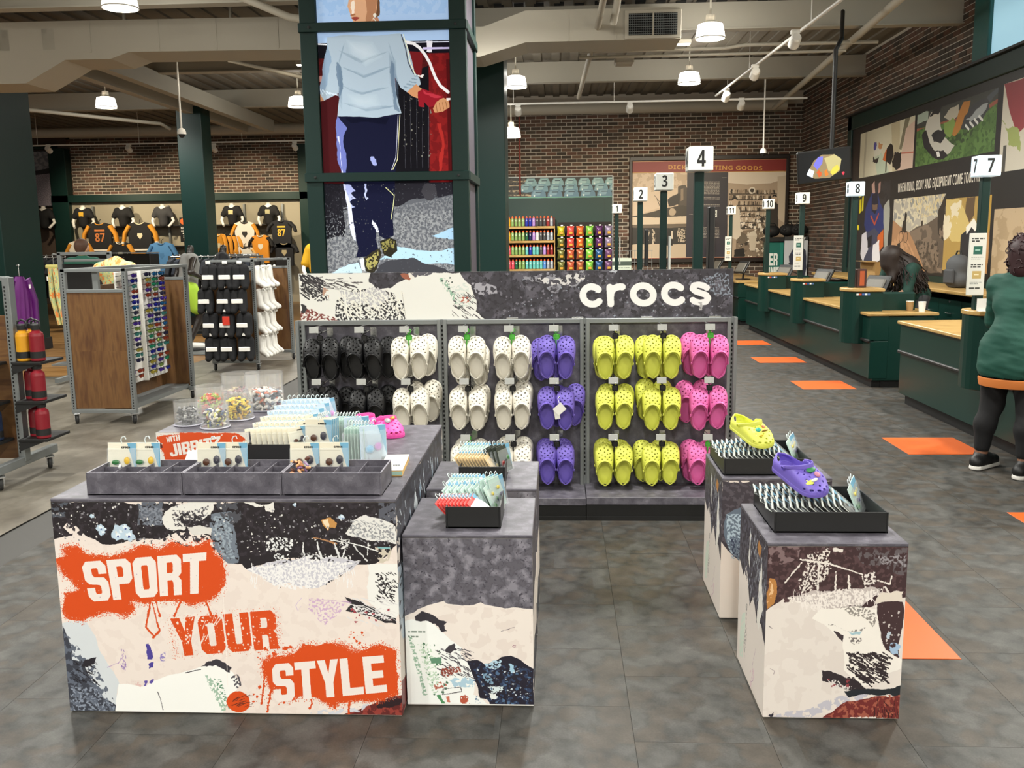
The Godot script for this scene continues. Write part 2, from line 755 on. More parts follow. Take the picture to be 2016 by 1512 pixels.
	# block capitals with cut corners in a tilted frame: top left, top right, bottom right, bottom left
	func block(s: String, fr: Array, c, gap := 0.05) -> void:
		var wide := 0.0
		for ch in s:
			wide += 0.5 if ch == "I" else 1.0
		var p := [Vector2(fr[0], fr[1]), Vector2(fr[2], fr[3]), Vector2(fr[4], fr[5]), Vector2(fr[6], fr[7])]
		var x := 0.0
		for ch in s:
			var cw := 0.5 if ch == "I" else 1.0
			var rings := []
			for g in letter(ch):
				var o := PackedVector2Array()
				for i in range(0, g.size(), 2):
					var u: float = (x + (g[i] * (1.0 - gap * 2) + gap) * cw) / wide
					o.append(p[0].lerp(p[1], u).lerp(p[3].lerp(p[2], u), g[i + 1]))
				rings.append(o)
			poly(rings, c)
			x += cw

	func letter(ch: String) -> Array:
		match ch:
			"O": return [[.18, 0, .82, 0, 1, .13, 1, .87, .82, 1, .18, 1, 0, .87, 0, .13], [.4, .2, .6, .2, .64, .24, .64, .76, .6, .8, .4, .8, .36, .76, .36, .24]]
			"U": return [[0, 0, .36, 0, .36, .76, .4, .8, .6, .8, .64, .76, .64, 0, 1, 0, 1, .87, .82, 1, .18, 1, 0, .87]]
			"P": return [[0, 0, .82, 0, 1, .12, 1, .5, .82, .62, .38, .62, .38, 1, 0, 1], [.38, .18, .6, .18, .64, .22, .64, .4, .6, .44, .38, .44]]
			"R": return [[0, 0, .82, 0, 1, .12, 1, .46, .88, .54, 1, .64, 1, 1, .64, 1, .64, .68, .58, .62, .38, .62, .38, 1, 0, 1], [.38, .18, .6, .18, .64, .22, .64, .4, .6, .44, .38, .44]]
			"T": return [[0, 0, 1, 0, 1, .2, .69, .2, .69, 1, .31, 1, .31, .2, 0, .2]]
			"Y": return [[0, 0, .37, 0, .5, .36, .63, 0, 1, 0, .69, .62, .69, 1, .31, 1, .31, .62]]
			"S": return [[.18, 0, .82, 0, 1, .13, 1, .33, .64, .33, .64, .22, .6, .18, .4, .18, .36, .22, .36, .34, .44, .4, .85, .42, 1, .54, 1, .87, .82, 1, .18, 1, 0, .87, 0, .66, .36, .66, .36, .78, .4, .82, .6, .82, .64, .78, .64, .64, .58, .6, .16, .57, 0, .46, 0, .13]]
			"L": return [[0, 0, .38, 0, .38, .8, 1, .8, 1, 1, 0, 1]]
			"E": return [[0, 0, 1, 0, 1, .2, .38, .2, .38, .4, .9, .4, .9, .6, .38, .6, .38, .8, 1, .8, 1, 1, 0, 1]]
			"W": return [[0, 0, .25, 0, .3, .6, .4, .1, .6, .1, .7, .6, .75, 0, 1, 0, .85, 1, .6, 1, .5, .5, .4, 1, .15, 1]]
			"I": return [[.1, 0, .9, 0, .9, 1, .1, 1]]
			"N": return [[0, 0, .34, 0, .66, .5, .66, 0, 1, 0, 1, 1, .66, 1, .34, .5, .34, 1, 0, 1]]
			"H": return [[0, 0, .36, 0, .36, .4, .64, .4, .64, 0, 1, 0, 1, 1, .64, 1, .64, .6, .36, .6, .36, 1, 0, 1]]
			"J": return [[.64, 0, 1, 0, 1, .87, .82, 1, .18, 1, 0, .87, 0, .64, .36, .64, .36, .78, .4, .82, .6, .82, .64, .78]]
			"B": return [[0, 0, .82, 0, 1, .12, 1, .42, .9, .5, 1, .58, 1, .88, .82, 1, 0, 1], [.38, .18, .64, .18, .64, .4, .38, .4], [.38, .6, .64, .6, .64, .82, .38, .82]]
		return [[0, 0, 1, 0, 1, .22, .42, .8, 1, .8, 1, 1, 0, 1, 0, .78, .58, .2, 0, .2]]

	# a line of type, from its left edge and baseline; size = capital height on the board
	func type(s: String, x: float, y: float, size: float, c, narrow := 1.0, bold := true) -> void:
		var f := SystemFont.new()
		f.font_names = PackedStringArray(["Droid Sans"])
		f.font_weight = 700 if bold else 400
		var ts := TextServerManager.get_primary_interface()
		var id: RID = f.get_rids()[0]
		var sz := Vector2i(64, 0)
		for ch in s:
			ts.font_render_range(id, sz, ch.unicode_at(0), ch.unicode_at(0))
		var o := px(Vector2(x, y))
		var ex := px(Vector2(x + size * narrow / 46.0, y)) - o
		var ey := px(Vector2(x, y + size / 46.0)) - o
		if ey.y < 0:
			ey = -ey          # boards measured in heights run upwards
		var pen := 0.0
		for ch in s:
			var gi := ts.font_get_glyph_index(id, 64, ch.unicode_at(0), 0)
			var uvr := ts.font_get_glyph_uv_rect(id, sz, gi)
			var off := ts.font_get_glyph_offset(id, sz, gi)
			var src: Image = ts.font_get_texture_image(id, sz, maxi(0, ts.font_get_glyph_texture_idx(id, sz, gi)))
			var a := o + ex * (pen + off.x) + ey * off.y
			var b := a + ex * uvr.size.x
			var d := a + ey * uvr.size.y
			var det := ex.cross(ey)
			var lo := a.min(b).min(d).min(b + d - a)
			var hi := a.max(b).max(d).max(b + d - a)
			for yy in range(maxi(0, int(lo.y)), mini(h, int(hi.y) + 2)):
				for xx in range(maxi(0, int(lo.x)), mini(w, int(hi.x) + 2)):
					var e := Vector2(xx + 0.5, yy + 0.5) - a
					var gx := e.cross(ey) / det
					var gy := ex.cross(e) / det
					if gx > 0 and gy > 0 and gx < uvr.size.x and gy < uvr.size.y:
						var al := src.get_pixel(int(uvr.position.x + gx), int(uvr.position.y + gy)).a
						if al > 0.05:
							im.set_pixel(xx, yy, im.get_pixel(xx, yy).lerp(Color(c), al))
			pen += f.get_char_size(ch.unicode_at(0), 64).x

	# print too small to read, as strokes
	func fine(x: float, y: float, x1: float, rows: int, lead: float, hgt: float, c) -> void:
		for k in rows:
			var xx := x
			while xx < x1 * (1.0 if k < rows - 1 else 0.7):
				var l := r.randf_range(1.0, 4.0) * hgt
				poly([xx, y + k * lead, minf(xx + l, x1), y + k * lead, minf(xx + l, x1), y + k * lead + hgt, xx, y + k * lead + hgt], c, 0.0)
				xx += l + hgt * 0.7

# ---------------------------------------------------------------- lamps
func high_bay(p: Vector3, label: String, power: float) -> void:
	var t := thing("high_bay_lamp", label, "ceiling lamp", p, 0.0, "high bay lamps")
	var sh := mb()
	sh.lathe([Vector2(0.186, 0), Vector2(0.18, 0.03), Vector2(0.168, 0.1), Vector2(0.152, 0.165), Vector2(0.1, 0.18)], 20, true)
	sh.lathe([Vector2(0.0, 0.015), Vector2(0.176, 0.015)], 20)
	part(t, "lamp_shade", sh.done(), M.lamp)
	part(t, "rim", mb().lathe([Vector2(0.178, 0.012), Vector2(0.19, 0.008), Vector2(0.19, -0.004), Vector2(0.178, -0.004)], 20).done(), M.white)
	var hs := mb()
	hs.lathe([Vector2(0.1, 0.178), Vector2(0.09, 0.19), Vector2(0.06, 0.2), Vector2(0.055, 0.28), Vector2(0.0, 0.28)], 14)
	part(t, "ballast_housing", hs.done(), M.offwhite)
	part(t, "stem", mb().tube([Vector3(0, 0.27, 0), Vector3(0, 0.6, 0)], 0.012, 6).done(), M.offwhite)
	var l := SpotLight3D.new()
	l.name = "lamp_light"
	l.position = Vector3(0, 0.1, 0)
	l.rotation.x = -PI / 2
	l.spot_angle = 82.0
	l.spot_angle_attenuation = 0.7
	l.light_color = Color(1.0, 0.995, 0.965)
	l.light_energy = power
	l.light_size = 0.16
	l.spot_range = 60.0
	l.spot_attenuation = 2.0
	l.shadow_enabled = true
	t.add_child(l)
	var o := OmniLight3D.new()
	o.name = "side_light"
	o.position = Vector3(0, 0.12, 0)
	o.light_color = Color(1.0, 0.995, 0.965)
	o.light_energy = power * 0.08
	o.light_size = 0.16
	o.omni_range = 60.0
	o.omni_attenuation = 2.0
	o.shadow_enabled = true
	t.add_child(o)

func build_lamps() -> void:
	M.lamp = glow(Color(1.0, 0.97, 0.92), 1.5)
	var P := 4.2
	high_bay(Vector3(-4.55, 4.05, -9.8), "bright round high bay lamp above the wooden rack, cut by the top edge", P)
	high_bay(Vector3(-8.1, 4.05, -16.6), "glowing high bay lamp over the team jerseys, left of the second green column", P)
	high_bay(Vector3(-4.72, 4.05, -17.0), "glowing high bay lamp half hidden behind the poster tower", P)
	high_bay(Vector3(-0.69, 4.07, -15.5), "glowing high bay lamp just right of the green column behind the poster tower", P)
	high_bay(Vector3(2.12, 4.07, -15.5), "glowing high bay lamp hanging above the framed history mural", P)
	high_bay(Vector3(1.89, 4.05, -12.0), "glowing high bay lamp tucked under the ceiling right of the air grille", P)
	high_bay(Vector3(-0.87, 4.33, -10.5), "high bay lamp cut by the top edge right of the poster tower", P)
	high_bay(Vector3(-0.9, 3.55, -18.0), "low hanging high bay lamp close to the brick wall above the stadium seat print", P * 0.8)
	# the rest of the grid, plus unseen lamps added to brighten signs and left front
	for p in [Vector2(-8.4, -3.6), Vector2(-4.2, -4.0), Vector2(0.3, -4.6), Vector2(4.4, -4.8), Vector2(-8.4, 0.6), Vector2(-4.0, 0.4), Vector2(0.2, 0.5), Vector2(4.3, 0.4), Vector2(-4.0, 5.0), Vector2(0.2, 5.0), Vector2(4.3, 5.0), Vector2(-9.4, -10.4), Vector2(4.3, -8.3), Vector2(0.3, -8.6), Vector2(-4.2, -7.0), Vector2(-14.4, -11.0), Vector2(-1.9, 2.7)]:
		high_bay(Vector3(p.x, 4.05, p.y), "high bay lamp outside the view, of the grid and its added brightening lamps", P)

# ---------------------------------------------------------------- floor, walls
func brick_wall(called: String, o: Vector3, ud: Vector3, nd: Vector3, u0: float, u1: float, v0: float, v1: float, holes: Array, near: Vector3) -> void:
	var w: Node3D = null
	var slab := mb()
	slab.box(o + ud * (u0 + u1) / 2 + Vector3.UP * 2.4 - nd * 0.1, Vector3(absf(ud.x) * (u1 - u0) + absf(nd.x) * 0.2, 4.8, absf(ud.z) * (u1 - u0) + absf(nd.z) * 0.2))
	w = struct(called, slab.done(), M.mortar)
	var L := 0.228
	var H := 0.0785
	var J := 0.0155
	var list := []
	var fr := Basis(ud, Vector3.UP, ud.cross(Vector3.UP))
	for r in range(int(v0 / H), int(v1 / H) + 1):
		var k := 0
		var u := u0 - (L / 2 if r % 2 else 0.0)
		while u < u1:
			var a := maxf(u, u0)
			var b := minf(u + L - J, u1)
			u += L
			k += 1
			if b - a < 0.03:
				continue
			var y := r * H + H / 2
			var mid := (a + b) / 2
			var skip := false
			for h in holes:
				if mid > h[0] and mid < h[1] and y > h[2] and y < h[3]:
					skip = true
			if skip or y > v1 or y < v0:
				continue
			var pos := o + ud * mid + Vector3.UP * y + nd * (0.002 + 0.003 * rng.randf())
			list.append([pos.distance_to(near), Transform3D(fr * Basis.from_scale(Vector3((b - a) / (L - J), 1, 1)), pos), rng.randi() % 6])
	list.sort_custom(func(a, b): return a[0] < b[0])
	var m := mb().box(Vector3.ZERO, Vector3(L - J, H - J, 0.02), 0.003).done()
	if M.get("bricks") == null:
		M.bricks = []
		M.brick_tones = [Color("5a4539"), Color("4a3e35"), Color("66493b"), Color("423931"), Color("6a5344"), Color("52463b")]
		for c in M.brick_tones:
			M.bricks.append(mat(c, 0.85))
		M.brick_rest = mat(Color.WHITE, 0.85)
		M.brick_rest.vertex_color_use_as_albedo = true
	var pl := []
	var cols := []
	for i in list.size():
		if i < 290:
			part(w, "brick", m, M.bricks[list[i][2]], list[i][1])
		else:
			pl.append(list[i][1])
			var c: Color = M.brick_tones[list[i][2]]
			cols.append(c.srgb_to_linear())
	if pl.size():
		stuff(w, "bricks_beyond", m, M.brick_rest, pl, cols)

func build_shell() -> void:
	# floor slab under everything
	var fl := struct("floor", bx(Vector3(-8, -0.06, -9), Vector3(30, 0.1, 36)), mat("3a3835", 0.6))
	# dark slate vinyl tiles, laid in staggered columns
	var dk := bands(1024, 1024, noise(11, 0.008, 5), ["2e2d2b", "383735", "403f3c", "474542", "4e4c49", "585652"], false, noise(12, 0.1, 3), 0.25)
	var stain := noise(15, 0.005, 3)
	for y in 1024:
		for x in 1024:
			var g := stain.get_noise_2d(x, y)
			var c := dk.get_pixel(x, y)
			dk.set_pixel(x, y, c.lerp(Color("54483c"), clampf(g * 1.3, 0, 0.4)).lerp(Color("60615f"), clampf(-g * 1.1, 0, 0.3)))
	M.slate = tex(dk, 0.46)
	M.slate.metallic_specular = 0.32
	var S := 0.4425
	var list := []
	for i in range(-7, 19):
		for j in range(-48, 8):
			var x := 0.2385 + i * S
			if x < -3.16 - 0.01:
				continue
			var z := (j + (0.5 if i % 2 else 0.0)) * 0.452 - 0.06
			var dist := Vector2(x, z).length() + (40.0 if z > -1.9 or absf(x + 0.2) > 1.5 + absf(z) * 0.62 else 0.0)
			list.append([dist, Vector3(x + S / 2, -0.005, z + 0.226)])
	list.sort_custom(func(a, b): return a[0] < b[0])
	var vars := []
	for k in 8:
		var m := MB.new()
		var hx := S / 2 - 0.0006
		var hz := 0.226 - 0.0006
		var u0 := rng.randf()
		var v0 := rng.randf()
		var q := []
		for c in [[-1, 1], [1, 1], [1, -1], [-1, -1]]:
			q.append(Vector2(u0 + c[0] * 0.22, v0 + c[1] * 0.22))
		m.face([Vector3(-hx, 0.005, hz), Vector3(hx, 0.005, hz), Vector3(hx, 0.005, -hz), Vector3(-hx, 0.005, -hz)], Vector3.UP, q)
		for d in [Vector3(1, 0, 0), Vector3(-1, 0, 0), Vector3(0, 0, 1), Vector3(0, 0, -1)]:
			var e: Vector3 = d.cross(Vector3.UP)
			var c2 := Vector3(d.x * hx, 0, d.z * hz)
			var ee := Vector3(e.x * hx, 0, e.z * hz)
			m.face([c2 - ee + Vector3.UP * 0.003, c2 + ee + Vector3.UP * 0.003, c2 + ee + Vector3.UP * 0.005, c2 - ee + Vector3.UP * 0.005], d)
		vars.append(m.done())
	var rest := []
	for i in list.size():
		var xf := at(list[i][1].x, list[i][1].y, list[i][1].z, PI * (rng.randi() % 2))
		if i < 290:
			part(fl, "floor_tile", vars[rng.randi() % 8], M.slate, xf)
		else:
			rest.append([rng.randi() % 8, xf])
	for k in 8:
		var pl := []
		for r in rest:
			if r[0] == k:
				pl.append(r[1])
		stuff(fl, "tiles_beyond", vars[k], M.slate, pl)
	# pale grey-beige vinyl to the left, maple boards further back
	var lt := bands(1024, 512, noise(21, 0.006, 5), ["554f46", "625c52", "6b655b", "746e63", "7e786d"], false, noise(22, 0.06, 3), 0.16)
	lt.resize(1024, 128)
	lt.resize(1024, 512)
	M.pale = tex(lt, 0.4)
	M.pale.uv1_scale = Vector3(0.35, 0.55, 1)
	var pw := 0.305
	var planks := []
	for i in range(0, 42):
		for j in range(-20, 6):
			var z0 := (j + 0.5 * (i % 2)) * 1.22
			planks.append([Vector2(-3.17 - i * pw, z0).distance_to(Vector2(-3.2, -5.5)), i, z0])
	planks.sort_custom(func(a, b): return a[0] < b[0])
	var far_p := MB.new()
	for k in planks.size():
		var i: int = planks[k][1]
		var z0: float = planks[k][2]
		var x0 := -3.17 - i * pw
		# the maple boards begin along a slanting line
		var zc := z0 - 0.61
		if zc < -10.9 + (x0 + 6.0) * -1.37 and x0 < -4.4:
			continue
		var m := MB.new() if k < 280 else far_p
		var u0 := rng.randf() * 3.0
		var v0 := rng.randf() * 3.0
		m.face([Vector3(x0 - pw + 0.0006, -0.0006, z0), Vector3(x0, -0.0006, z0), Vector3(x0, -0.0006, z0 - 1.2194), Vector3(x0 - pw + 0.0006, -0.0006, z0 - 1.2194)], Vector3.UP, [Vector2(u0, v0), Vector2(u0 + pw * 0.9, v0), Vector2(u0 + pw * 0.9, v0 + 1.2), Vector2(u0, v0 + 1.2)])
		if k < 280:
			part(fl, "floor_plank", m.done(), M.pale)
	var fp := part(fl, "planks_beyond", far_p.done(), M.pale)
	fp.set_meta("kind", "stuff")
	var mp := grain(512, 512, ["6a4822", "805a31", "8f693c", "9c7648", "855f37"], 31)
	var jl := mp.get_size()
	for y in range(0, jl.y, 32):
		mp.fill_rect(Rect2i(0, y, jl.x, 1), Color("6b4722"))
	M.maple = tex(mp, 0.3, 0.5)
	part(fl, "maple_boards", mb().face([Vector3(-22, -0.004, -6), Vector3(-4.2, -0.004, -6), Vector3(-4.2, -0.004, -25), Vector3(-22, -0.004, -25)], Vector3.UP, [Vector2(0, 0), Vector2(17.8, 0), Vector2(17.8, 19), Vector2(0, 19)]).done(), M.maple)
	# orange wait squares beside the lanes
	var os := [[2.59, -7.06, "orange floor square beside the person in green", 0.56], [2.595, -10.04, "orange floor square at the gap between the two checkout counters", 0.56], [2.585, -12.14, "orange floor square beside the second lane of the long counter", 0.6], [2.69, -14.15, "small far orange floor square nearest the gondola post", 0.5], [0.96, -3.68, "orange floor square half hidden behind the front right plinth", 0.58], [2.614, -5.02, "orange floor square cut by the picture edge at the right", 0.58], [0.97, -5.6, "orange floor square glimpsed past the right gondola post", 0.4]]
	for k in os:
		solo("floor_square", k[2], "floor marker", bx(Vector3.ZERO, Vector3(k[3], 0.003, 0.58), 0.0012), M.orange, at(k[0] + k[3] / 2, 0.0018, k[1]), "orange lane squares on the floor")
	# brick walls
	brick_wall("wall_back", Vector3(0, 0, -21), Vector3(1, 0, 0), Vector3(0, 0, 1), -3.0, 5.36, 0.0, 4.5, [[-1.2, 1.2, 0.5, 2.98], [1.6, 5.06, 1.1, 3.38], [-3.0, -1.5, 0, 4.5]], Vector3(2.6, 4.4, -19))
	brick_wall("wall_right", Vector3(5.36, 0, 0), Vector3(0, 0, 1), Vector3(-1, 0, 0), -21.0, -9.0, 0.0, 4.7, [[-17.2, -9.0, 0.0, 3.68], [-12.3, -9.0, 3.6, 4.7]], Vector3(4, 3.5, -16))
	brick_wall("wall_left", Vector3(0, 0, -25), Vector3(1, 0, 0), Vector3(0, 0, 1), -13.4, -6.0, 2.9, 4.5, [], Vector3(-10.4, 3.9, -24))
	struct("wall_rear", bx(Vector3(-8, 2.4, 8.1), Vector3(30, 4.8, 0.2)), M.offwhite)
	struct("wall_side", bx(Vector3(-22.1, 2.4, -9), Vector3(0.2, 4.8, 34)), M.offwhite)
	struct("wall_side", bx(Vector3(5.46, 2.4, -0.5), Vector3(0.2, 4.8, 17)), M.offwhite)
	struct("wall_partition", bx(Vector3(-2.9, 2.4, -23.05), Vector3(0.2, 4.8, 4.0)), M.offwhite)
	struct("wall_alcove", bx(Vector3(-17.7, 2.4, -25.1), Vector3(8.8, 4.8, 0.2)), mat("55463c", 0.8))
	struct("wall_alcove", bx(Vector3(-4.5, 2.4, -25.1), Vector3(3.2, 4.8, 0.2)), M.offwhite)

func build_ceiling() -> void:
	var c := struct("ceiling", bx(Vector3(-8, 4.85, -9), Vector3(30, 0.2, 36)), M.deck)
	# corrugated deck: ribs that run across the joists
	for i in 60:
		var x := -13.8 + i * 0.32
		part(c, "deck_rib", bx(Vector3(x, 4.735, -12.5), Vector3(0.14, 0.03, 26)), M.deck)
	# steel joists: boxes with a bottom flange
	var js := [[-2.2, 5.36, -9.1], [-2.2, 5.36, -13.0], [-2.2, 5.36, -16.9], [-22, -2.2, -11.0], [-22, -2.2, -15.2], [-22, -2.2, -19.1], [-2.2, 5.36, -5.2], [-22, -2.2, -6.4], [-22, 5.36, -1.2], [-22, 5.36, 3.4]]
	for j in js:
		var m := mb()
		m.box(Vector3((j[0] + j[1]) / 2, 4.54, j[2]), Vector3(j[1] - j[0], 0.34, 0.07))
		m.box(Vector3((j[0] + j[1]) / 2, 4.362, j[2]), Vector3(j[1] - j[0], 0.016, 0.18))
		part(c, "joist", m.done(), M.paint)
	for i in 26:
		part(c, "deck_flute", bx(Vector3(-1.6 + i * 0.27, 4.722, -12.9), Vector3(0.13, 0.03, 0.09)), M.slot)
	# girders that run from the duct to the second column
	var g := mb()
	for x in [-7.15, -6.55]:
		g.box(Vector3(x, 4.24, -16.6), Vector3(0.16, 0.26, 9.2))
	part(c, "girder", g.done(), M.paint)
	part(c, "girder", bx(Vector3(-2.2, 4.4, -13), Vector3(0.2, 0.4, 24)), M.paint)
	# the big rectangular duct with drops at both columns
	var dz := -12.35
	var pl := pv([-9.5, 4.46, -6.5, 4.46, -3.3, 4.44, -1.9, 4.28, -0.93, 4.26, -0.4, 4.44, 1.53, 4.44, 1.53, 4.06, -0.4, 4.06, -0.98, 3.9, -2.6, 3.9, -3.3, 4.04, -5.5, 4.06, -5.75, 3.98, -6.35, 3.98, -6.9, 3.7, -9.5, 3.7])
	var d := thing("air_duct", "large cream rectangular air duct crossing under the ceiling", "duct", Vector3(0, 0, dz))
	part(d, "duct_body", mb().prism(pl, 0.7, 0.006).done(), M.duct)
	for x in [-6.0, -5.1, -4.35, -3.55, 0.13, 0.72]:
		part(d, "seam", bx(Vector3(x, 4.25, 0.352), Vector3(0.02, 0.375, 0.012)), M.duct)
	var v := mb()
	v.box(Vector3(1.18, 4.235, 0.37), Vector3(0.7, 0.34, 0.02), 0.004)
	part(d, "vent_frame", v.done(), M.duct)
	part(d, "vent_recess", bx(Vector3(1.18, 4.235, 0.376), Vector3(0.6, 0.26, 0.012)), M.slot)
	var vf := d.get_node("vent_frame")
	for k in 9:
		part(vf, "vent_slat", mb(Transform3D(Basis(Vector3.RIGHT, 0.5), Vector3(1.18, 4.12 + k * 0.029, 0.386))).box(Vector3.ZERO, Vector3(0.6, 0.004, 0.02)).done(), M.metal)
	for k in 22:
		part(vf, "vent_bar", bx(Vector3(0.9 + k * 0.0267, 4.235, 0.392), Vector3(0.003, 0.26, 0.004)), M.metal)
	part(vf, "vent_bar", bx(Vector3(1.18, 4.235, 0.394), Vector3(0.014, 0.26, 0.008)), M.duct)
	for x in [-5.6, -4.2]:
		part(d, "hanger", bx(Vector3(x, 4.6, 0.2), Vector3(0.03, 0.32, 0.03)), M.duct)
	# pipes
	var pipes := [
		["thick cream pipe running along the top of the back brick wall", [Vector3(-2.7, 4.41, -20.6), Vector3(4.9, 4.41, -20.6)], 0.13],
		["thick cream pipe along the ceiling above the team jersey wall", [Vector3(-14, 4.4, -23), Vector3(-6.0, 4.4, -23)], 0.12],
		["cream pipe hugging the top of the right brick wall", [Vector3(4.55, 4.28, -20.2), Vector3(3.9, 4.27, -11.2), Vector3(3.8, 4.27, -8)], 0.05],
		["slim sprinkler pipe slanting from the brick wall towards the air grille", [Vector3(0.38, 4.2, -17.6), Vector3(0.5, 4.22, -11.9), Vector3(0.52, 4.24, -8)], 0.04],
		["short vertical drain pipe beside the air grille", [Vector3(0.66, 4.14, -11.5), Vector3(0.7, 4.34, -11.4), Vector3(0.74, 4.7, -11.3)], 0.045],
		["bent cream pipe in the top left corner of the ceiling", [Vector3(-6.9, 4.24, -10.6), Vector3(-6.62, 4.18, -10.6), Vector3(-6.6, 4.45, -10.6), Vector3(-6.2, 4.6, -10.9)], 0.04],
		["diagonal cream pipe meeting the poster tower at upper left", [Vector3(-4.1, 4.62, -11.0), Vector3(-3.05, 4.15, -10.8), Vector3(-2.4, 4.05, -10.8)], 0.045],
		["thin conduit crossing the ceiling right of the air grille", [Vector3(0.3, 4.2, -13.4), Vector3(2.3, 4.2, -13.4), Vector3(2.6, 4.24, -13.4), Vector3(4.4, 4.24, -13.4)], 0.025],
		["second thin conduit just below the first right of the air grille", [Vector3(0.3, 4.14, -13.5), Vector3(2.0, 4.14, -13.5), Vector3(4.0, 4.15, -13.5)], 0.02],
		["thin conduit slanting left of the second green column", [Vector3(-9.8, 4.1, -17), Vector3(-7.9, 3.98, -18.4), Vector3(-7.8, 3.9, -18.6)], 0.035],
		["conduit slanting down to the poster tower near the ceiling lamp", [Vector3(-4.7, 4.2, -13.4), Vector3(-3.3, 4.05, -15.2)], 0.03],
		["slim red pipe running down the brick wall by the green column", [Vector3(-0.86, 4.3, -20.92), Vector3(-0.86, 2.6, -20.92)], 0.02]]
	for p in pipes:
		solo("pipe" if p[2] > 0.03 else "conduit", p[0], "pipe", mb().tube(p[1], p[2], 10).done(), M.duct if not "red" in p[0] else mat("8e3a30", 0.6))
	# fluorescent strips between the joists
	var fl := [[Vector3(-4.6, 4.2, -13.2), 0.42, "small lit strip light beneath the long duct"], [Vector3(-3.7, 4.2, -13.9), 0.3, "short dim strip light left of the poster tower"], [Vector3(1.5, 4.14, -12.75), 0.5, "lit strip light under the conduits right of the air grille"]]
	for k in fl:
		var t := thing("strip_light", k[2], "ceiling lamp", k[0])
		part(t, "housing", bx(Vector3(0, 0.03, 0), Vector3(k[1] + 0.02, 0.05, 0.1), 0.006), M.duct)
		part(t, "lamp_tube", bx(Vector3(0, 0, 0), Vector3(k[1], 0.02, 0.07), 0.006), M.lamp)
		var l := AreaLight3D.new()
		l.name = "strip_glow"
		l.area_size = Vector2(k[1], 0.06)
		l.position = Vector3(0, -0.015, 0)
		l.rotation.x = -PI / 2
		l.light_energy = 0.4
		l.light_color = Color(1, 0.95, 0.86)
		l.shadow_enabled = true
		t.add_child(l)
	# track with spot heads
	solo("light_track", "straight white light track in front of the back brick wall", "light track", bx(Vector3(1.6, 4.02, -17), Vector3(5.6, 0.03, 0.035)), M.white)
	solo("light_track", "white light track running towards the shopper at the right", "light track", mb().tube([Vector3(2.7, 4.0, -16.4), Vector3(2.93, 3.99, -8.6)], 0.02, 6).done(), M.white)
	solo("light_track", "long white light track in front of the team jersey wall", "light track", bx(Vector3(-9.6, 3.99, -22), Vector3(7.6, 0.03, 0.035)), M.white)
	var heads := [[Vector3(-0.72, 3.93, -17), "white track spotlight nearest the green column"], [Vector3(1.28, 3.94, -17), "white track spotlight above the framed mural's left edge"], [Vector3(3.25, 3.95, -17), "white track spotlight near the brick corner"], [Vector3(2.76, 3.89, -11.3), "white track spotlight nearest the shopper on the slanting track"], [Vector3(2.76, 3.9, -13.5), "lit white track spotlight midway on the slanting track"], [Vector3(2.755, 3.92, -15.7), "white track spotlight at the far end of the slanting track"], [Vector3(-12.24, 3.92, -22), "white track spotlight leftmost above the jersey wall"], [Vector3(-10.27, 3.9, -22), "white track spotlight left of the second green column"], [Vector3(-8.19, 3.87, -22), "white track spotlight just right of the second green column"], [Vector3(-6.24, 3.88, -22), "white track spotlight beside the poster tower's left edge"]]
	for k in heads.size():
		var t := thing("track_spotlight", heads[k][1], "spotlight", heads[k][0], 0.0, "track spotlights")
		part(t, "adapter", bx(Vector3(0, 0.07, 0), Vector3(0.1, 0.05, 0.06), 0.006), M.white)
		part(t, "bracket", bx(Vector3(0.03, 0.02, 0), Vector3(0.02, 0.1, 0.04)), M.white)
		var dirz := 1.0
		var hd := mb(Transform3D(Basis(Vector3.RIGHT, 1.15 * dirz), Vector3(0, -0.03, 0)))
		hd.lathe([Vector2(0, 0.09), Vector2(0.05, 0.085), Vector2(0.062, 0.06), Vector2(0.066, -0.08), Vector2(0.058, -0.08), Vector2(0.05, -0.05)], 14)
		part(t, "lamp_head", hd.done(), M.white)
		part(t, "lens", mb(Transform3D(Basis(Vector3.RIGHT, 1.15 * dirz), Vector3(0, -0.03, 0))).lathe([Vector2(0.052, -0.05), Vector2(0, -0.05)], 14).done(), M.lamp)
		var l := SpotLight3D.new()
		l.name = "head_light"
		l.position = Vector3(0, -0.075, -0.09)
		l.rotation = Vector3(-0.55, 0, 0)
		l.spot_angle = 40
		l.spot_angle_attenuation = 1.0
		l.light_color = Color(1, 0.93, 0.8)
		l.light_energy = 1.6 if k < 6 else 4.0
		l.light_size = 0.05
		l.spot_range = 30
		l.spot_attenuation = 2.0
		l.shadow_enabled = true
		t.add_child(l)
	for k in [[-0.8, -17.0, 4.02], [1.0, -17.0, 4.02], [3.0, -17.0, 4.02], [2.78, -14.0, 4.0], [2.86, -11.0, 4.0], [-12.5, -22.0, 4.0], [-10.0, -22.0, 4.0], [-7.5, -22.0, 4.0]]:
		solo("track_rod", "thin white rod holding a light track to the ceiling", "rod", mb().tube([Vector3(0, 0.01, 0), Vector3(0, 4.76 - k[2], 0)], 0.006, 6).done(), M.white, at(k[0], k[2], k[1]), "track rods")
	# dome cameras on drop rods
	for k in [[Vector3(-5.37, 3.18, -13.2), 1.5, "dome camera on a long white rod above the wooden rack"], [Vector3(3.66, 3.1, -17), 1.66, "small dome camera on a white rod in front of the framed mural"]]:
		var t := thing("dome_camera", k[2], "security camera", k[0])
		part(t, "rod", mb().tube([Vector3(0, 0.03, 0), Vector3(0, k[1], 0)], 0.014, 8).done(), M.white)
		part(t, "housing", mb().lathe([Vector2(0.015, 0.07), Vector2(0.05, 0.05), Vector2(0.062, 0.0), Vector2(0.062, -0.02)], 14, true).done(), M.white)
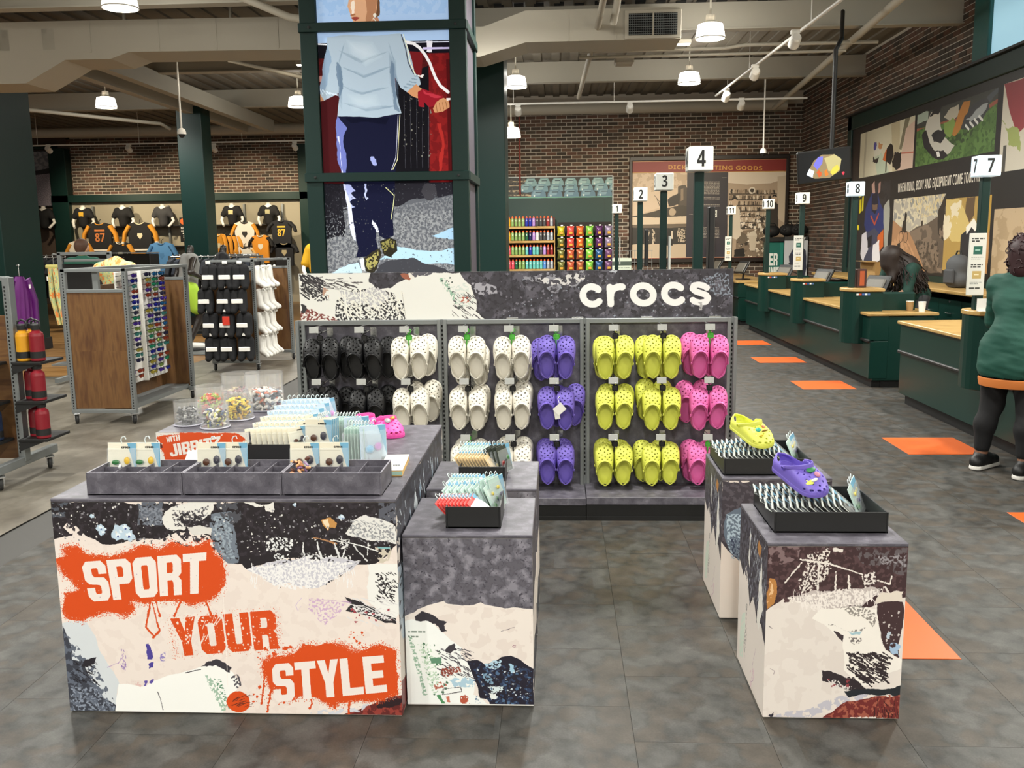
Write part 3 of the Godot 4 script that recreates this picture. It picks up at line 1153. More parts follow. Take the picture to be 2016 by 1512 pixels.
		part(t, "dome", mb().ball(Vector3(0, -0.02, 0), Vector3(0.045, 0.05, 0.045), 12).done(), M.black)
	solo("ceiling_speaker", "square cream ceiling speaker between joists left of the lit strip", "speaker", bx(Vector3(0.98, 4.2, -14.2), Vector3(0.28, 0.1, 0.28), 0.02), M.duct)

# ---------------------------------------------------------------- columns and the poster tower
func column(called: String, x0: float, x1: float, z0: float, z1: float, h: float) -> void:
	var c := struct(called, bx(Vector3((x0 + x1) / 2, h / 2, (z0 + z1) / 2), Vector3(x1 - x0, h, z1 - z0), 0.01), M.green)
	part(c, "base_skirt", bx(Vector3((x0 + x1) / 2, 0.09, (z0 + z1) / 2), Vector3(x1 - x0 + 0.03, 0.18, z1 - z0 + 0.03)), M.kick)

func build_columns() -> void:
	column("column", -9.3, -8.1, -14.13, -13.1, 4.7)
	column("column", -7.42, -6.93, -18.5, -18.0, 4.25)
	column("column", -1.6, -0.77, -14.4, -13.5, 4.6)
	# poster tower: green steel frame with lit fabric prints
	var t := thing("poster_tower", "tall green square tower with a lit print of a woman skipping rope", "display tower", Vector3(-1.475, 0, -8.5))
	var hx := 0.7
	var hz := 0.5
	for sx in [-1, 1]:
		for sz in [-1, 1]:
			part(t, "post", bx(Vector3(sx * (hx - 0.065), 2.0, sz * (hz - 0.05)), Vector3(0.14, 4.0, 0.1), 0.004), M.green)
			part(t, "post_lip", bx(Vector3(sx * (hx - 0.155), 2.0, sz * (hz - 0.07)), Vector3(0.05, 4.0, 0.05), 0.003), M.green)
	for y in [0.9, 2.168, 3.405, 3.96]:
		for s in [-1, 1]:
			var fb := part(t, "cross_beam", bx(Vector3(0, y, s * (hz - 0.005)), Vector3(2 * hx + 0.03, 0.075, 0.05), 0.004), M.green)
			part(t, "cross_beam", bx(Vector3(s * (hx - 0.005), y, 0), Vector3(0.05, 0.075, 2 * hz - 0.02), 0.004), M.green)
			for bxx in [-0.62, 0.62]:
				part(fb, "bolt", mb(Transform3D(Basis(Vector3.RIGHT, PI / 2), Vector3(bxx, y, s * (hz + 0.02)))).lathe([Vector2(0.012, 0), Vector2(0.012, 0.008), Vector2(0, 0.01)], 8).done(), M.black)
	var pic := poster_print()
	pic.resize(640, 1280, Image.INTERPOLATE_LANCZOS)
	M.lightbox = StandardMaterial3D.new()
	M.lightbox.albedo_texture = ImageTexture.create_from_image(pic)
	M.lightbox.roughness = 0.6
	M.lightbox.metallic_specular = 0.15
	M.lightbox.emission_enabled = true
	M.lightbox.emission = Color.WHITE
	M.lightbox.emission_operator = BaseMaterial3D.EMISSION_OP_MULTIPLY
	M.lightbox.emission_texture = M.lightbox.albedo_texture
	M.lightbox.emission_energy_multiplier = 0.17
	# three prints, one picture running through them: v from the top (3.84 m) to the bottom (1.36 m)
	for k in [[3.442, 3.84], [2.206, 3.368], [1.2, 2.13]]:
		var va: float = (3.84 - k[1]) / 2.5
		var vb: float = (3.84 - k[0]) / 2.5
		var m := mb()
		m.face([Vector3(-0.56, k[0], hz - 0.03), Vector3(0.56, k[0], hz - 0.03), Vector3(0.56, k[1], hz - 0.03), Vector3(-0.56, k[1], hz - 0.03)], Vector3(0, 0, 1), [Vector2(0, vb), Vector2(1, vb), Vector2(1, va), Vector2(0, va)])
		part(t, "lightbox_screen", m.done(), M.lightbox)
	var side := mat("4c4650", 0.5)
	for k in [[0.94, 2.13], [2.206, 3.368], [3.442, 3.92]]:
		part(t, "side_print", bx(Vector3(hx - 0.03, (k[0] + k[1]) / 2, 0), Vector3(0.02, k[1] - k[0], 2 * hz - 0.2)), side)
		part(t, "side_print", bx(Vector3(-hx + 0.03, (k[0] + k[1]) / 2, 0), Vector3(0.02, k[1] - k[0], 2 * hz - 0.2)), side)
		part(t, "rear_panel", bx(Vector3(0, (k[0] + k[1]) / 2, -hz + 0.03), Vector3(2 * hx - 0.2, k[1] - k[0], 0.02)), M.black)

# a photograph of a woman skipping rope: pale sweater, navy track trousers, red wrapped hand
func poster_print() -> Image:
	var p := Pic.new(1000, 2000, "1a1416", 41, [178, -160, 870, -160, 897, 1462, 236, 1462])
	var g := noise(5, 0.014, 4)
	var fine := noise(6, 0.04, 3)
	p.poly([100, -200, 960, -200, 960, 200, 100, 200], "a9c6ec")
	p.poly([100, -200, 960, -200, 960, 60, 100, 60], "9dbfe9", 0, g, 0.0)
	p.poly([100, 205, 960, 205, 960, 960, 100, 960], "4a1618")
	p.poly([100, 205, 960, 205, 960, 960, 100, 960], "57191b", 0, fine, 0.1)
	p.poly([100, 205, 245, 205, 245, 280, 100, 280], "14131a")
	p.poly([100, 480, 310, 480, 310, 960, 100, 960], "431519")
	p.poly([640, 200, 900, 200, 900, 265, 640, 265], "15131c")
	p.line([170, 203, 245, 208], 7, "eef2fa")
	p.line([640, 206, 880, 208], 5, "d6dbee")
	p.poly([600, 400, 770, 330, 768, 960, 580, 960], "131217")
	p.poly([640, 250, 740, 260, 730, 400, 690, 360], "6f1c20")
	p.poly([768, 268, 900, 268, 900, 960, 776, 960], "6b1719")
	p.poly([768, 268, 900, 268, 900, 960, 776, 960], "7d1c1d", 0, g, 0.05)
	p.poly([812, 640, 832, 640, 832, 900, 820, 900], "a32a26", 0.1)
	p.poly([860, 300, 900, 300, 900, 960, 870, 960], "4d1013")
	for k in 5:
		p.line([640 + k * 32, 490, 645 + k * 30, 880], 3, "3a3a42", 0.2)
		p.blots(636 + k * 32, 480, 652 + k * 32, 820, 14, 1, 5, "77766e")
	# ground
	p.poly([100, 960, 960, 960, 960, 1500, 100, 1500], "24232a")
	p.poly([100, 1130, 380, 1080, 600, 1090, 960, 1020, 960, 1500, 100, 1500], "5c5f66", 0.08)
	p.poly([100, 1130, 380, 1080, 600, 1090, 960, 1020, 960, 1500, 100, 1500], "787b80", 0.0, fine, 0.06)
	p.poly([100, 1190, 500, 1130, 960, 1110, 960, 1500, 100, 1500], "8d9093", 0.0, noise(8, 0.03, 4), 0.12)
	p.poly([100, 960, 300, 960, 330, 1250, 100, 1300], "1d1c22", 0.05, fine, -0.25)
	p.disc(770, 1010, 40, "3c3b41", 0.1)
	p.poly([500, 1385, 590, 1312, 910, 1322, 910, 1425, 700, 1402], "a9cbe4", 0.06)
	p.poly([770, 1255, 910, 1205, 910, 1275], "9dc0dc", 0.06)
	p.poly([230, 1470, 300, 1430, 395, 1400, 420, 1470], "b6d3ea", 0.06)
	p.poly([480, 1470, 510, 1415, 570, 1388, 690, 1378, 760, 1415, 850, 1440, 900, 1475], "3f4046", 0.08)
	# rope
	p.line([655, 206, 690, 212, 722, 236, 752, 275, 775, 318, 790, 360, 806, 400, 830, 440, 870, 474], 15, "e8e6ea")
	p.poly([755, 202, 790, 202, 785, 262, 758, 258], "e4e2ee", 0.1)
	p.poly([740, 234, 890, 236, 890, 246, 740, 246], "c9c0ea")
	p.poly([690, 372, 745, 378, 740, 396, 692, 390], "e9e4e2", 0.15)
	# legs
	var navy := "15172f"
	p.poly([290, 585, 622, 588, 612, 700, 604, 800, 592, 900, 588, 1010, 578, 1160, 582, 1250, 545, 1272, 508, 1252, 486, 1180, 492, 1285, 502, 1335, 440, 1366, 384, 1372, 396, 1320, 362, 1180, 332, 1020, 312, 900, 286, 760], navy, 0.02)
	p.poly([290, 590, 330, 640, 342, 660, 322, 700, 336, 800, 334, 900, 312, 905, 284, 740], "6a74b8", 0.08)
	p.poly([289, 700, 300, 700, 320, 905, 310, 905], "c9cdf0", 0.05)
	p.poly([318, 960, 360, 968, 384, 1000, 360, 1012, 386, 1042, 350, 1060, 382, 1090, 352, 1100, 372, 1180, 352, 1160, 330, 1030], "a9b2e6", 0.12)
	p.poly([318, 960, 330, 962, 372, 1180, 384, 1280, 372, 1270, 344, 1130], "d3d8f6", 0.05)
	p.poly([430, 960, 440, 960, 436, 1030, 452, 1040, 440, 1052, 428, 1020], "b9c2ee", 0.15)
	p.poly([462, 815, 480, 812, 496, 860, 480, 862], "98a2d8", 0.15)
	p.poly([470, 1160, 492, 1190, 506, 1230, 490, 1228, 474, 1200], "cfd6f2", 0.2)
	p.line([618, 592, 610, 720, 604, 830, 580, 884], 4, "d9d6a8")
	p.line([608, 592, 602, 720, 595, 820, 572, 888], 3, "c9cbe0")
	p.line([542, 985, 576, 1018, 586, 1030, 578, 1100, 568, 1160], 4, "d6d8a0")
	p.poly([330, 600, 560, 606, 545, 640, 360, 630], "0e1024", 0.05)
	# shoes
	p.poly([508, 1282, 560, 1262, 594, 1278, 600, 1338, 565, 1372, 532, 1362], "2a281f", 0.04)
	p.poly([518, 1290, 560, 1268, 588, 1284, 586, 1320, 550, 1310, 535, 1350], "8a844c", 0.15, fine, -0.12)
	p.poly([425, 1375, 470, 1340, 508, 1318, 518, 1350, 492, 1440, 470, 1462, 436, 1450], "2f2c22", 0.04)
	p.poly([434, 1380, 500, 1330, 504, 1360, 478, 1430, 450, 1440], "a09a5c", 0.15, fine, -0.1)
	p.poly([402, 1380, 425, 1378, 432, 1450, 412, 1440], "e2ecf6", 0.1)
	# sweater
	var sw := "a7b9c9"
	p.poly([240, 170, 330, 160, 420, 166, 520, 166, 622, 158, 655, 210, 682, 300, 694, 360, 722, 400, 727, 430, 662, 474, 622, 445, 592, 388, 600, 480, 626, 582, 500, 603, 290, 592, 300, 500, 314, 458, 215, 508, 188, 470, 206, 400, 232, 300, 238, 220], sw, 0.015)
	var fold := "7e93a8"
	for k in [[300, 240, 420, 300, 560, 250], [320, 330, 430, 380, 580, 330], [300, 420, 420, 470, 560, 440], [320, 520, 440, 556, 600, 540], [330, 200, 300, 300, 316, 440], [560, 200, 590, 300, 584, 390]]:
		for e in 4:
			p.poly([k[0], k[1], k[2], k[3] - 8 + e * 4, k[4], k[5], k[2], k[3] + 12 - e * 3], fold, 0.05, null, 0.0, 0.3)
	p.poly([240, 200, 262, 300, 240, 420, 200, 470, 190, 460, 214, 370], "8ba3bd", 0.1)
	p.poly([290, 300, 312, 330, 316, 456, 302, 500, 296, 420], "70859c", 0.12)
	p.poly([578, 300, 590, 390, 600, 480, 618, 575, 590, 560, 572, 420], "74889e", 0.1)
	for k in 6:
		var e := k * 9.0
		p.poly([340 + e, 184 + e, 480 - e, 200 + e, 530 - e * 1.6, 280 - e * 0.4, 440, 330 - e * 1.4, 356 + e, 264 - e * 0.5], "ccdae4", 0.03, null, 0.0, 0.16)
		p.poly([340 + e, 470 + e * 0.8, 500 - e, 476 + e * 0.8, 530 - e * 1.4, 560 - e, 370 + e, 570 - e], "c3d2de", 0.03, null, 0.0, 0.14)
		p.poly([560 + e * 0.6, 250 + e * 2, 600 - e * 0.3, 300 + e, 616, 560 - e * 3, 590 + e * 0.4, 560 - e * 3, 566 + e * 0.5, 420], "60768e", 0.03, null, 0.0, 0.13)
		p.poly([296 + e * 0.3, 300 + e * 2, 318 - e * 0.2, 340 + e, 316, 560 - e * 3, 298 + e * 0.2, 520 - e * 2], "60768e", 0.03, null, 0.0, 0.13)
	for k in 5:
		p.line([196 + k * 18, 440 + k * 8, 214 + k * 20, 470 + k * 2], 6, "c9d9e8", 0.2)
		p.line([640 + k * 14, 440 - k * 14, 690 + k * 6, 452 - k * 16], 5, "8398ab", 0.2)
	p.line([628, 165, 650, 240, 662, 310, 690, 372], 5, "3f4552")
	p.line([638, 165, 660, 240, 672, 310, 700, 380], 4, "e8e6c6")
	# arm and red wrapped hand
	p.poly([656, 470, 704, 428, 744, 462, 716, 504, 680, 490], "c98f66", 0.05)
	p.poly([712, 470, 738, 452, 790, 476, 842, 492, 852, 520, 806, 546, 770, 552, 742, 520, 746, 552, 716, 546], "8e1b28", 0.05)
	p.poly([740, 460, 800, 484, 836, 498, 790, 500, 744, 480], "b53342", 0.1)
	p.poly([790, 560, 804, 530, 826, 512, 848, 504, 872, 520, 876, 556, 842, 578, 800, 582], "c48f66", 0.06)
	for k in 4:
		p.line([806 + k * 17, 534 - k * 3, 812 + k * 17, 576 - k * 6], 3, "8a5836")
	p.poly([860, 505, 884, 505, 884, 515, 862, 520], "e6dede")
	p.poly([186, 470, 200, 470, 222, 506, 196, 512], "c08a66", 0.08)
	p.poly([186, 380, 210, 372, 208, 402, 190, 412], "b8827a", 0.1)
	# head and neck
	p.poly([390, 90, 505, 70, 530, 130, 380, 130], "b98263")
	p.poly([470, -165, 524, -165, 516, 60, 498, 72, 488, 0], "6b4a33", 0.05)
	p.poly([342, -165, 500, -165, 506, -20, 496, 60, 470, 98, 440, 118, 400, 114, 376, 88, 362, 50, 348, 10, 356, -30], "d9a884", 0.02)
	p.poly([440, -100, 500, -120, 504, -20, 494, 60, 468, 96, 440, 110, 450, 40], "b27f5e", 0.05)
	p.poly([366, -10, 384, -20, 384, 44, 370, 52], "f4e2d2", 0.15)
	p.poly([352, -34, 372, -40, 376, -28, 356, -24], "3c2a22", 0.1)
	p.poly([410, -40, 440, -42, 444, -28, 414, -24], "3c2a22", 0.1)
	p.poly([364, 72, 386, 66, 414, 72, 388, 88], "9a4238", 0.05)
	p.poly([362, 56, 386, 52, 390, 58, 366, 64], "a8704e", 0.1)
	p.disc(490, 60, 9, "e8e4d8")
	p.line([482, 76, 494, 90], 5, "e0dcd0")
	p.blots(180, 960, 900, 1460, 500, 1, 4, "4c4e54")
	return p.im

# ---------------------------------------------------------------- lettering as thin solid type
func lettering(s: String, h: float, m: Material, parent: Node, xf: Transform3D, narrow := 1.0, called := "lettering") -> void:
	var f := SystemFont.new()
	f.font_names = PackedStringArray(["Droid Sans"])
	f.font_weight = 700
	var t := TextMesh.new()
	t.text = s
	t.font = f
	t.font_size = 48
	t.pixel_size = h / 35.0
	t.depth = 0.003
	t.curve_step = 2.0
	part(parent, called, t, m, xf * Transform3D(Basis.from_scale(Vector3(narrow, 1, 1)), Vector3.ZERO))

func build_back_wall_things() -> void:
	# print of stadium seats above a dark green field wall
	var p := Pic.new(1024, 720, "12352f", 51, [-1.19, 2.98, 1.2, 0.86])
	p.poly([-1.19, 2.98, 1.2, 2.98, 1.2, 2.54, -1.19, 2.54], "2b2a26")
	for k in 4:
		p.poly([-1.19, 2.58 + k * 0.1, -0.6 - k * 0.0, 2.56 + k * 0.11, -0.56, 2.6 + k * 0.11, -1.19, 2.62 + k * 0.1], "b9a684", 0.03)
	p.blots(-1.19, 2.56, -0.6, 2.96, 60, 0.01, 0.04, "4c443a")
	for row in 3:
		var y := 2.86 - row * 0.125
		for i in 8:
			var x := -0.62 + i * (0.3 + row * 0.035) - row * 0.1
			if x < -0.82:
				continue
			var w := 0.14 + row * 0.015
			p.poly([x - w, y - 0.06, x - w * 0.95, y + 0.02, x - w * 0.6, y + 0.1, x + w * 0.6, y + 0.1, x + w * 0.95, y + 0.02, x + w, y - 0.06, x, y - 0.085], ["7fa3a8", "6e93a0", "5d7f92"][row])
			p.poly([x - w * 0.9, y - 0.04, x - w * 0.6, y + 0.08, x + w * 0.4, y + 0.08, x + w * 0.2, y - 0.02], ["9bbcbc", "8fb0b5", "7f9fae"][row])
			p.poly([x - w * 0.4, y + 0.055, x + w * 0.4, y + 0.055, x + w * 0.42, y + 0.038, x - w * 0.42, y + 0.038], "27404a")
			p.line([x - w, y - 0.065, x, y - 0.09, x + w, y - 0.065], 0.012, "35525c")
			p.disc(x - w * 0.55, y - 0.03, 0.018, "d5e3e0")
	p.poly([-1.19, 2.56, 1.2, 2.545, 1.2, 2.525, -1.19, 2.53], "6fa894")
	p.line([0.28, 2.5, 0.28, 0.86], 0.006, "0b231f")
	p.line([1.02, 2.5, 1.02, 0.86], 0.006, "0b231f")
	var t := thing("stadium_print", "wall print of pale blue stadium seats over a dark green field wall", "wall print", Vector3(0, 0, -20.97))
	part(t, "print_board", mb().face([Vector3(-1.19, 0.86, 0), Vector3(1.2, 0.86, 0), Vector3(1.2, 2.98, 0), Vector3(-1.19, 2.98, 0)], Vector3(0, 0, 1), [Vector2(0, 1), Vector2(1, 1), Vector2(1, 0), Vector2(0, 0)]).done(), tex(p.im, 0.5))
	part(t, "frame", bx(Vector3(1.215, 1.92, 0), Vector3(0.03, 2.14, 0.04)), M.metal)
	part(t, "frame", bx(Vector3(0, 2.99, 0), Vector3(2.44, 0.025, 0.04)), M.metal)
	# drinks shelf
	var sh := thing("drink_shelf", "four beech shelves stacked with sports drink bottles below the seat print", "shelf", Vector3(-0.63, 0, -20.55))
	part(sh, "back_panel", bx(Vector3(0, 1.42, -0.28), Vector3(1.1, 1.36, 0.04)), mat("4b1a15", 0.6))
	for s in [-1, 1]:
		part(sh, "side_panel", bx(Vector3(s * 0.54, 1.0, -0.1), Vector3(0.02, 1.8, 0.36)), M.beech)
	for k in 4:
		part(sh, "shelf_board", bx(Vector3(0, 1.87 - k * 0.312, -0.08), Vector3(1.06, 0.05, 0.4), 0.004), M.beech)
	part(sh, "base", bx(Vector3(0, 0.4, -0.1), Vector3(1.06, 0.8, 0.36)), M.green_lam)
	var rows := ["yggggbbpkkkrs", "yggggGnpwkkss", "Rggggtbttkprr", "RRGggtttttlss"]
	var names := {"y": ["e0a52a", "amber"], "g": ["7f9f5c", "pale green"], "b": ["20309a", "royal blue"], "p": ["a683c4", "lilac"], "k": ["46474a", "dark grey"], "r": ["8b2a2c", "dark red"], "s": ["99a1ab", "silver"], "G": ["1f5a3d", "dark green"], "n": ["161d4c", "navy"], "w": ["cfd4cf", "white"], "R": ["d05160", "pink red"], "t": ["63b5b0", "turquoise"], "l": ["4f82c4", "light blue"]}
	var first: Node3D = null
	var cap_m := mat("e2622e", 0.5)
	for r in 4:
		var n: int = rows[r].length()
		for i in n:
			var key: String = rows[r][i]
			var xf := at(-1.1 + i * 0.0785, 1.897 - r * 0.312, -20.52)
			var lab := "%s drink bottle with orange cap, %s from the left on the %s shelf" % [names[key][1], ORD[i], ["top", "second", "third", "lowest"][r]]
			if not M.has("drink" + key):
				M["drink" + key] = mat(names[key][0], 0.3)
			var b: Node3D
			if first == null:
				b = thing("drink_bottle", lab, "bottle", xf.origin, 0.0, "drink bottles on the beech shelves")
				part(b, "bottle_body", mb().lathe([Vector2(0.0, 0), Vector2(0.03, 0.0), Vector2(0.034, 0.01), Vector2(0.034, 0.07), Vector2(0.031, 0.085), Vector2(0.034, 0.1), Vector2(0.034, 0.15), Vector2(0.026, 0.175), Vector2(0.018, 0.185)], 12, true).done(), M["drink" + key])
				part(b, "cap", mb().lathe([Vector2(0.022, 0.18), Vector2(0.022, 0.2), Vector2(0.012, 0.21), Vector2(0.01, 0.225), Vector2(0, 0.226)], 12).done(), cap_m)
				lettering("G", 0.03, M.white, b, Transform3D(Basis.IDENTITY, Vector3(0, 0.125, 0.034)), 1.0, "letter")
				first = b
			else:
				b = dup(first, xf, lab)
				b.get_node("bottle_body").material_override = M["drink" + key]
	# snack pouches on hooks
	var rack := thing("snack_rack", "dark rack of hanging snack pouches right of the drink shelf", "rack", Vector3(0.58, 0, -20.7))
	part(rack, "back_panel", bx(Vector3(0, 1.3, -0.1), Vector3(1.2, 1.36, 0.03)), mat("1a1210", 0.7))
	part(rack, "base", bx(Vector3(0, 0.3, -0.02), Vector3(1.2, 0.6, 0.3)), M.black)
	var tone := [["c3b92f", "yellow"], ["d8504a", "coral red"], ["d5632e", "orange"], ["7fc24a", "lime green"], ["5d3166", "purple"], ["8a7d99", "mauve"]]
	var low := [["6a6a33", "olive"], ["b9573a", "rust"], ["a65a3a", "brown orange"], ["58943a", "leaf green"], ["2d5583", "blue"], ["6c4a70", "plum"]]
	var pb: Node3D = null
	for r in 4:
		for i in 6:
			var c: Array = (tone if r == 0 or (r == 1 and i > 0) or i == 3 else low)[i]
			var x := 0.05 + i * 0.21
			var y := 1.89 - r * 0.258
			var lab := "%s foil snack pouch, %s column and %s row of the hanging pouches" % [c[1], ORD[i], ["top", "second", "third", "bottom"][r]]
			if not M.has("foil" + c[0]):
				M["foil" + c[0]] = mat(c[0], 0.26, 0.25)
			if pb == null:
				pb = thing("snack_pouch", lab, "snack pouch", Vector3(x, y, -20.55), 0.0, "snack pouches on hooks")
				var g := []
				for a in 9:
					var row := []
					for b2 in 9:
						var u := a / 8.0
						var w := b2 / 8.0
						var bulge := pow(sin(PI * u) * sin(PI * w), 0.6)
						row.append(Vector3((w - 0.5) * (0.165 - 0.02 * sin(PI * u)), -u * 0.21, 0.045 * bulge + 0.004 * sin(w * 19 + u * 13)))
					g.append(row)
				var m := mb().sheet(g)
				var gb := []
				for row in g:
					var rb := []
					for q in row:
						rb.append(Vector3(-q.x, q.y, -q.z * 0.5))
					gb.append(rb)
				m.sheet(gb)
				part(pb, "pouch", m.done(), M["foil" + c[0]])
				part(pb, "print_patch", bx(Vector3(0.01, -0.15, 0.042), Vector3(0.07, 0.05, 0.012), 0.005), mat("c99a3a", 0.3))
				part(pb, "price_tag", bx(Vector3(0.02, 0.015, 0.06), Vector3(0.05, 0.028, 0.003)), M.white)
				part(pb, "hook", mb().tube([Vector3(0, 0.0, -0.12), Vector3(0, 0.0, 0.05), Vector3(0, 0.012, 0.06)], 0.004, 6).done(), M.black)
			else:
				var b := dup(pb, at(x, y, -20.55), lab)
				b.get_node("pouch").material_override = M["foil" + c[0]]
	# framed history mural
	var q := Pic.new(1400, 880, "cdb69c", 61, [247, 150, 1420, 118, 1410, 852, 240, 880])
	var n1 := noise(62, 0.012, 4)
	var n2 := noise(63, 0.04, 3)
	q.poly([240, 235, 670, 225, 670, 420, 240, 560], "d8c2aa")
	q.poly([240, 235, 670, 225, 670, 330, 240, 400], "c4ac92", 0, n1, 0.05)
	q.poly([480, 245, 545, 240, 540, 300, 500, 330], "3a342e", 0.1)
	q.poly([600, 330, 655, 320, 670, 350, 670, 560, 600, 540], "51473d", 0.03)
	q.poly([620, 350, 640, 345, 640, 430, 620, 440], "8c7a66")
	q.poly([520, 430, 560, 400, 610, 380, 610, 460, 530, 480], "332d28", 0.05)
	q.line([440, 430, 470, 500, 420, 560], 5, "574c40")
	q.line([420, 400, 520, 520], 4, "574c40")
	q.poly([330, 540, 470, 500, 640, 470, 670, 480, 670, 560, 240, 580, 240, 560], "41392f", 0.06)
	q.poly([240, 560, 670, 548, 670, 600, 240, 620], "d6c3ab", 0.03)
	q.disc(556, 520, 28, "b8a48c", 0.1)
	q.poly([240, 620, 670, 605, 670, 640, 240, 650], "6b5d4e")
	q.poly([240, 640, 670, 630, 670, 760, 240, 770], "2e2924", 0.02)
	q.poly([240, 770, 670, 755, 670, 870, 240, 890], "c2ae95", 0.05)
	for k in [[350, 660, 380, 770], [400, 650, 425, 760], [520, 640, 540, 760], [600, 640, 660, 740]]:
		q.poly([k[0], k[1], k[2], k[1], k[2], k[3], k[0], k[3]], "bfae98", 0.08, n2, -0.1)
	q.poly([505, 640, 560, 640, 560, 770, 515, 770], "1c1916")
	q.poly([548, 660, 560, 660, 560, 720, 548, 720], "d9cbb6")
	# dark text panel
	q.poly([668, 230, 978, 222, 974, 870, 660, 880], "332f38")
	for k in [[795, 292, 8], [795, 345, 6], [795, 410, 3], [795, 462, 3], [795, 630, 10]]:
		q.fine(k[0], k[1], 915, k[2], 9, 4, "b9b2a8")
	q.fine(790, 262, 905, 1, 9, 6, "d8d2c6")
	q.fine(790, 530, 930, 1, 9, 7, "d8d2c6")
	q.line([684, 536, 725, 536], 2, "c0b8ae")
	q.line([930, 265, 970, 264], 2, "c0b8ae")
	# shop interior
	q.poly([978, 222, 1422, 210, 1415, 860, 974, 872], "b5a08a")
	q.poly([978, 222, 1422, 210, 1420, 262, 1300, 300, 1120, 312, 978, 300], "e3d5c3")
	q.poly([1350, 250, 1420, 240, 1418, 600, 1360, 560], "cdbca6", 0.03)
	for r in 7:
		var y := 345 + r * 42
		q.poly([985, y + 34, 1350, y + 28, 1350, y + 36, 985, y + 42], "4a3f34")
		for k in 26:
			var x := 985 + k * 14 + q.r.randf() * 6
			q.poly([x, y + q.r.randf_range(0, 14), x + q.r.randf_range(5, 13), y + 4, x + q.r.randf_range(5, 13), y + 33, x, y + 34], ["e8dccb", "8d7a65", "5e5042", "c9b8a2", "2f2822"][q.r.randi() % 5], 0.1)
	q.disc(1160, 355, 26, "e9dfd0", 0.1)
	q.disc(1160, 355, 15, "4b4036", 0.1)
	q.poly([1050, 660, 1260, 640, 1260, 860, 1040, 868], "877562", 0.03)
	for k in 60:
		q.blots(1050, 520, 1330, 850, 3, 4, 18, ["d9cab5", "3c332a", "6d5d4c", "efe4d4"][k % 4], 0.4)
	q.disc(1090, 710, 42, "6f6252", 0.05)
	q.disc(1170, 690, 34, "d9cdbb", 0.05)
	q.poly([1140, 690, 1200, 690, 1190, 800, 1150, 800], "d0c2ae")
	q.poly([1030, 800, 1100, 780, 1110, 868, 1030, 870], "1d1915", 0.1)
	# two shopkeepers in the old photograph
	q.poly([990, 480, 1040, 460, 1070, 500, 1078, 690, 1050, 720, 985, 700], "ddd0be", 0.03)
	q.disc(1030, 438, 24, "c9b098", 0.05, 1.25)
	q.poly([1006, 432, 1012, 408, 1046, 406, 1054, 430, 1030, 418], "2a231d", 0.05)
	q.poly([1300, 450, 1330, 436, 1360, 456, 1362, 620, 1300, 610], "3a322b", 0.03)
	q.disc(1330, 410, 20, "cdb59c", 0.05, 1.3)
	q.poly([1310, 404, 1316, 386, 1344, 384, 1350, 402, 1330, 394], "221c17", 0.05)
	# red band
	q.poly([240, 150, 1425, 117, 1425, 212, 240, 238], "8c2a26")
	q.line([245, 236, 1424, 211], 5, "c99a4e")
	q.line([245, 156, 1424, 122], 3, "d8b27c")
	q.type("DICK'S SPORTING GOODS", 520, 206, 30, "d9a04a", 1.42)
	q.poly([240, 868, 1415, 842, 1415, 870, 240, 895], "8c2a26")
	q.line([245, 868, 1412, 842], 3, "d8c4a0")
	var fr := thing("history_mural", "large framed sepia mural with a red header band and gold capitals", "framed mural", Vector3(3.33, 0, -20.93))
	part(fr, "print_board", mb().face([Vector3(-1.7, 1.13, 0), Vector3(1.7, 1.13, 0), Vector3(1.7, 3.3, 0), Vector3(-1.7, 3.3, 0)], Vector3(0, 0, 1), [Vector2(0, 1), Vector2(1, 1), Vector2(1, 0), Vector2(0, 0)]).done(), tex(q.im, 0.45))
	for k in [[Vector3(0, 3.345, 0), Vector3(3.5, 0.1, 0.09)], [Vector3(0, 1.1, 0), Vector3(3.5, 0.1, 0.09)], [Vector3(-1.72, 2.22, 0), Vector3(0.07, 2.2, 0.09)], [Vector3(1.72, 2.22, 0), Vector3(0.07, 2.2, 0.09)]]:
		part(fr, "frame", bx(k[0], k[1], 0.012), mat("201510", 0.4))
	# stand-up displays in the corner
	var d1 := Pic.new(256, 512, "12655a", 71, [0, 0, 100, 200])
	d1.poly([60, 0, 100, 0, 100, 200, 70, 200], "1c7a6b")
	d1.block("ER", [10, 40, 52, 40, 52, 84, 10, 84], "eaeeea")
	d1.block("INE", [8, 90, 62, 90, 62, 140, 8, 140], "eaeeea")
	var ds := thing("teal_display", "teal stand-up display with heavy white letters left of the helmet display", "display stand", Vector3(4.74, 0, -20.3))
	part(ds, "body", bx(Vector3(0, 0.75, -0.12), Vector3(0.5, 1.5, 0.24), 0.01), mat("0f4a42", 0.5))
	part(ds, "printed_front", mb().panel(Vector3(-0.235, 0.3, 0.004), Vector3(0.47, 0, 0), Vector3(0, 1.18, 0), Vector3(0, 0, 1)).done(), tex(d1.im, 0.5))
	part(ds, "top_tray", bx(Vector3(0, 1.54, -0.1), Vector3(0.54, 0.1, 0.3), 0.01), M.black)
	var d2 := Pic.new(256, 512, "b9bcc0", 72, [0, 0, 100, 200])
	d2.poly([0, 0, 100, 0, 100, 14, 0, 14], "0c0c0e")
	d2.type("PICKUP", 42, 11, 8, "f2f2f0", 1.2)
	d2.poly([20, 70, 40, 40, 70, 34, 92, 50, 98, 110, 90, 140, 60, 150, 30, 130], "1a2036", 0.03)
	d2.poly([30, 60, 50, 44, 70, 44, 60, 70], "3b4668", 0.1)
	d2.poly([24, 100, 60, 96, 66, 130, 44, 150, 26, 130], "6d5344", 0.05)
	d2.line([22, 96, 64, 108], 4, "0c0d12")
	d2.line([24, 120, 62, 132], 4, "0c0d12")
	d2.poly([0, 150, 100, 140, 100, 200, 0, 200], "14161f", 0.06)
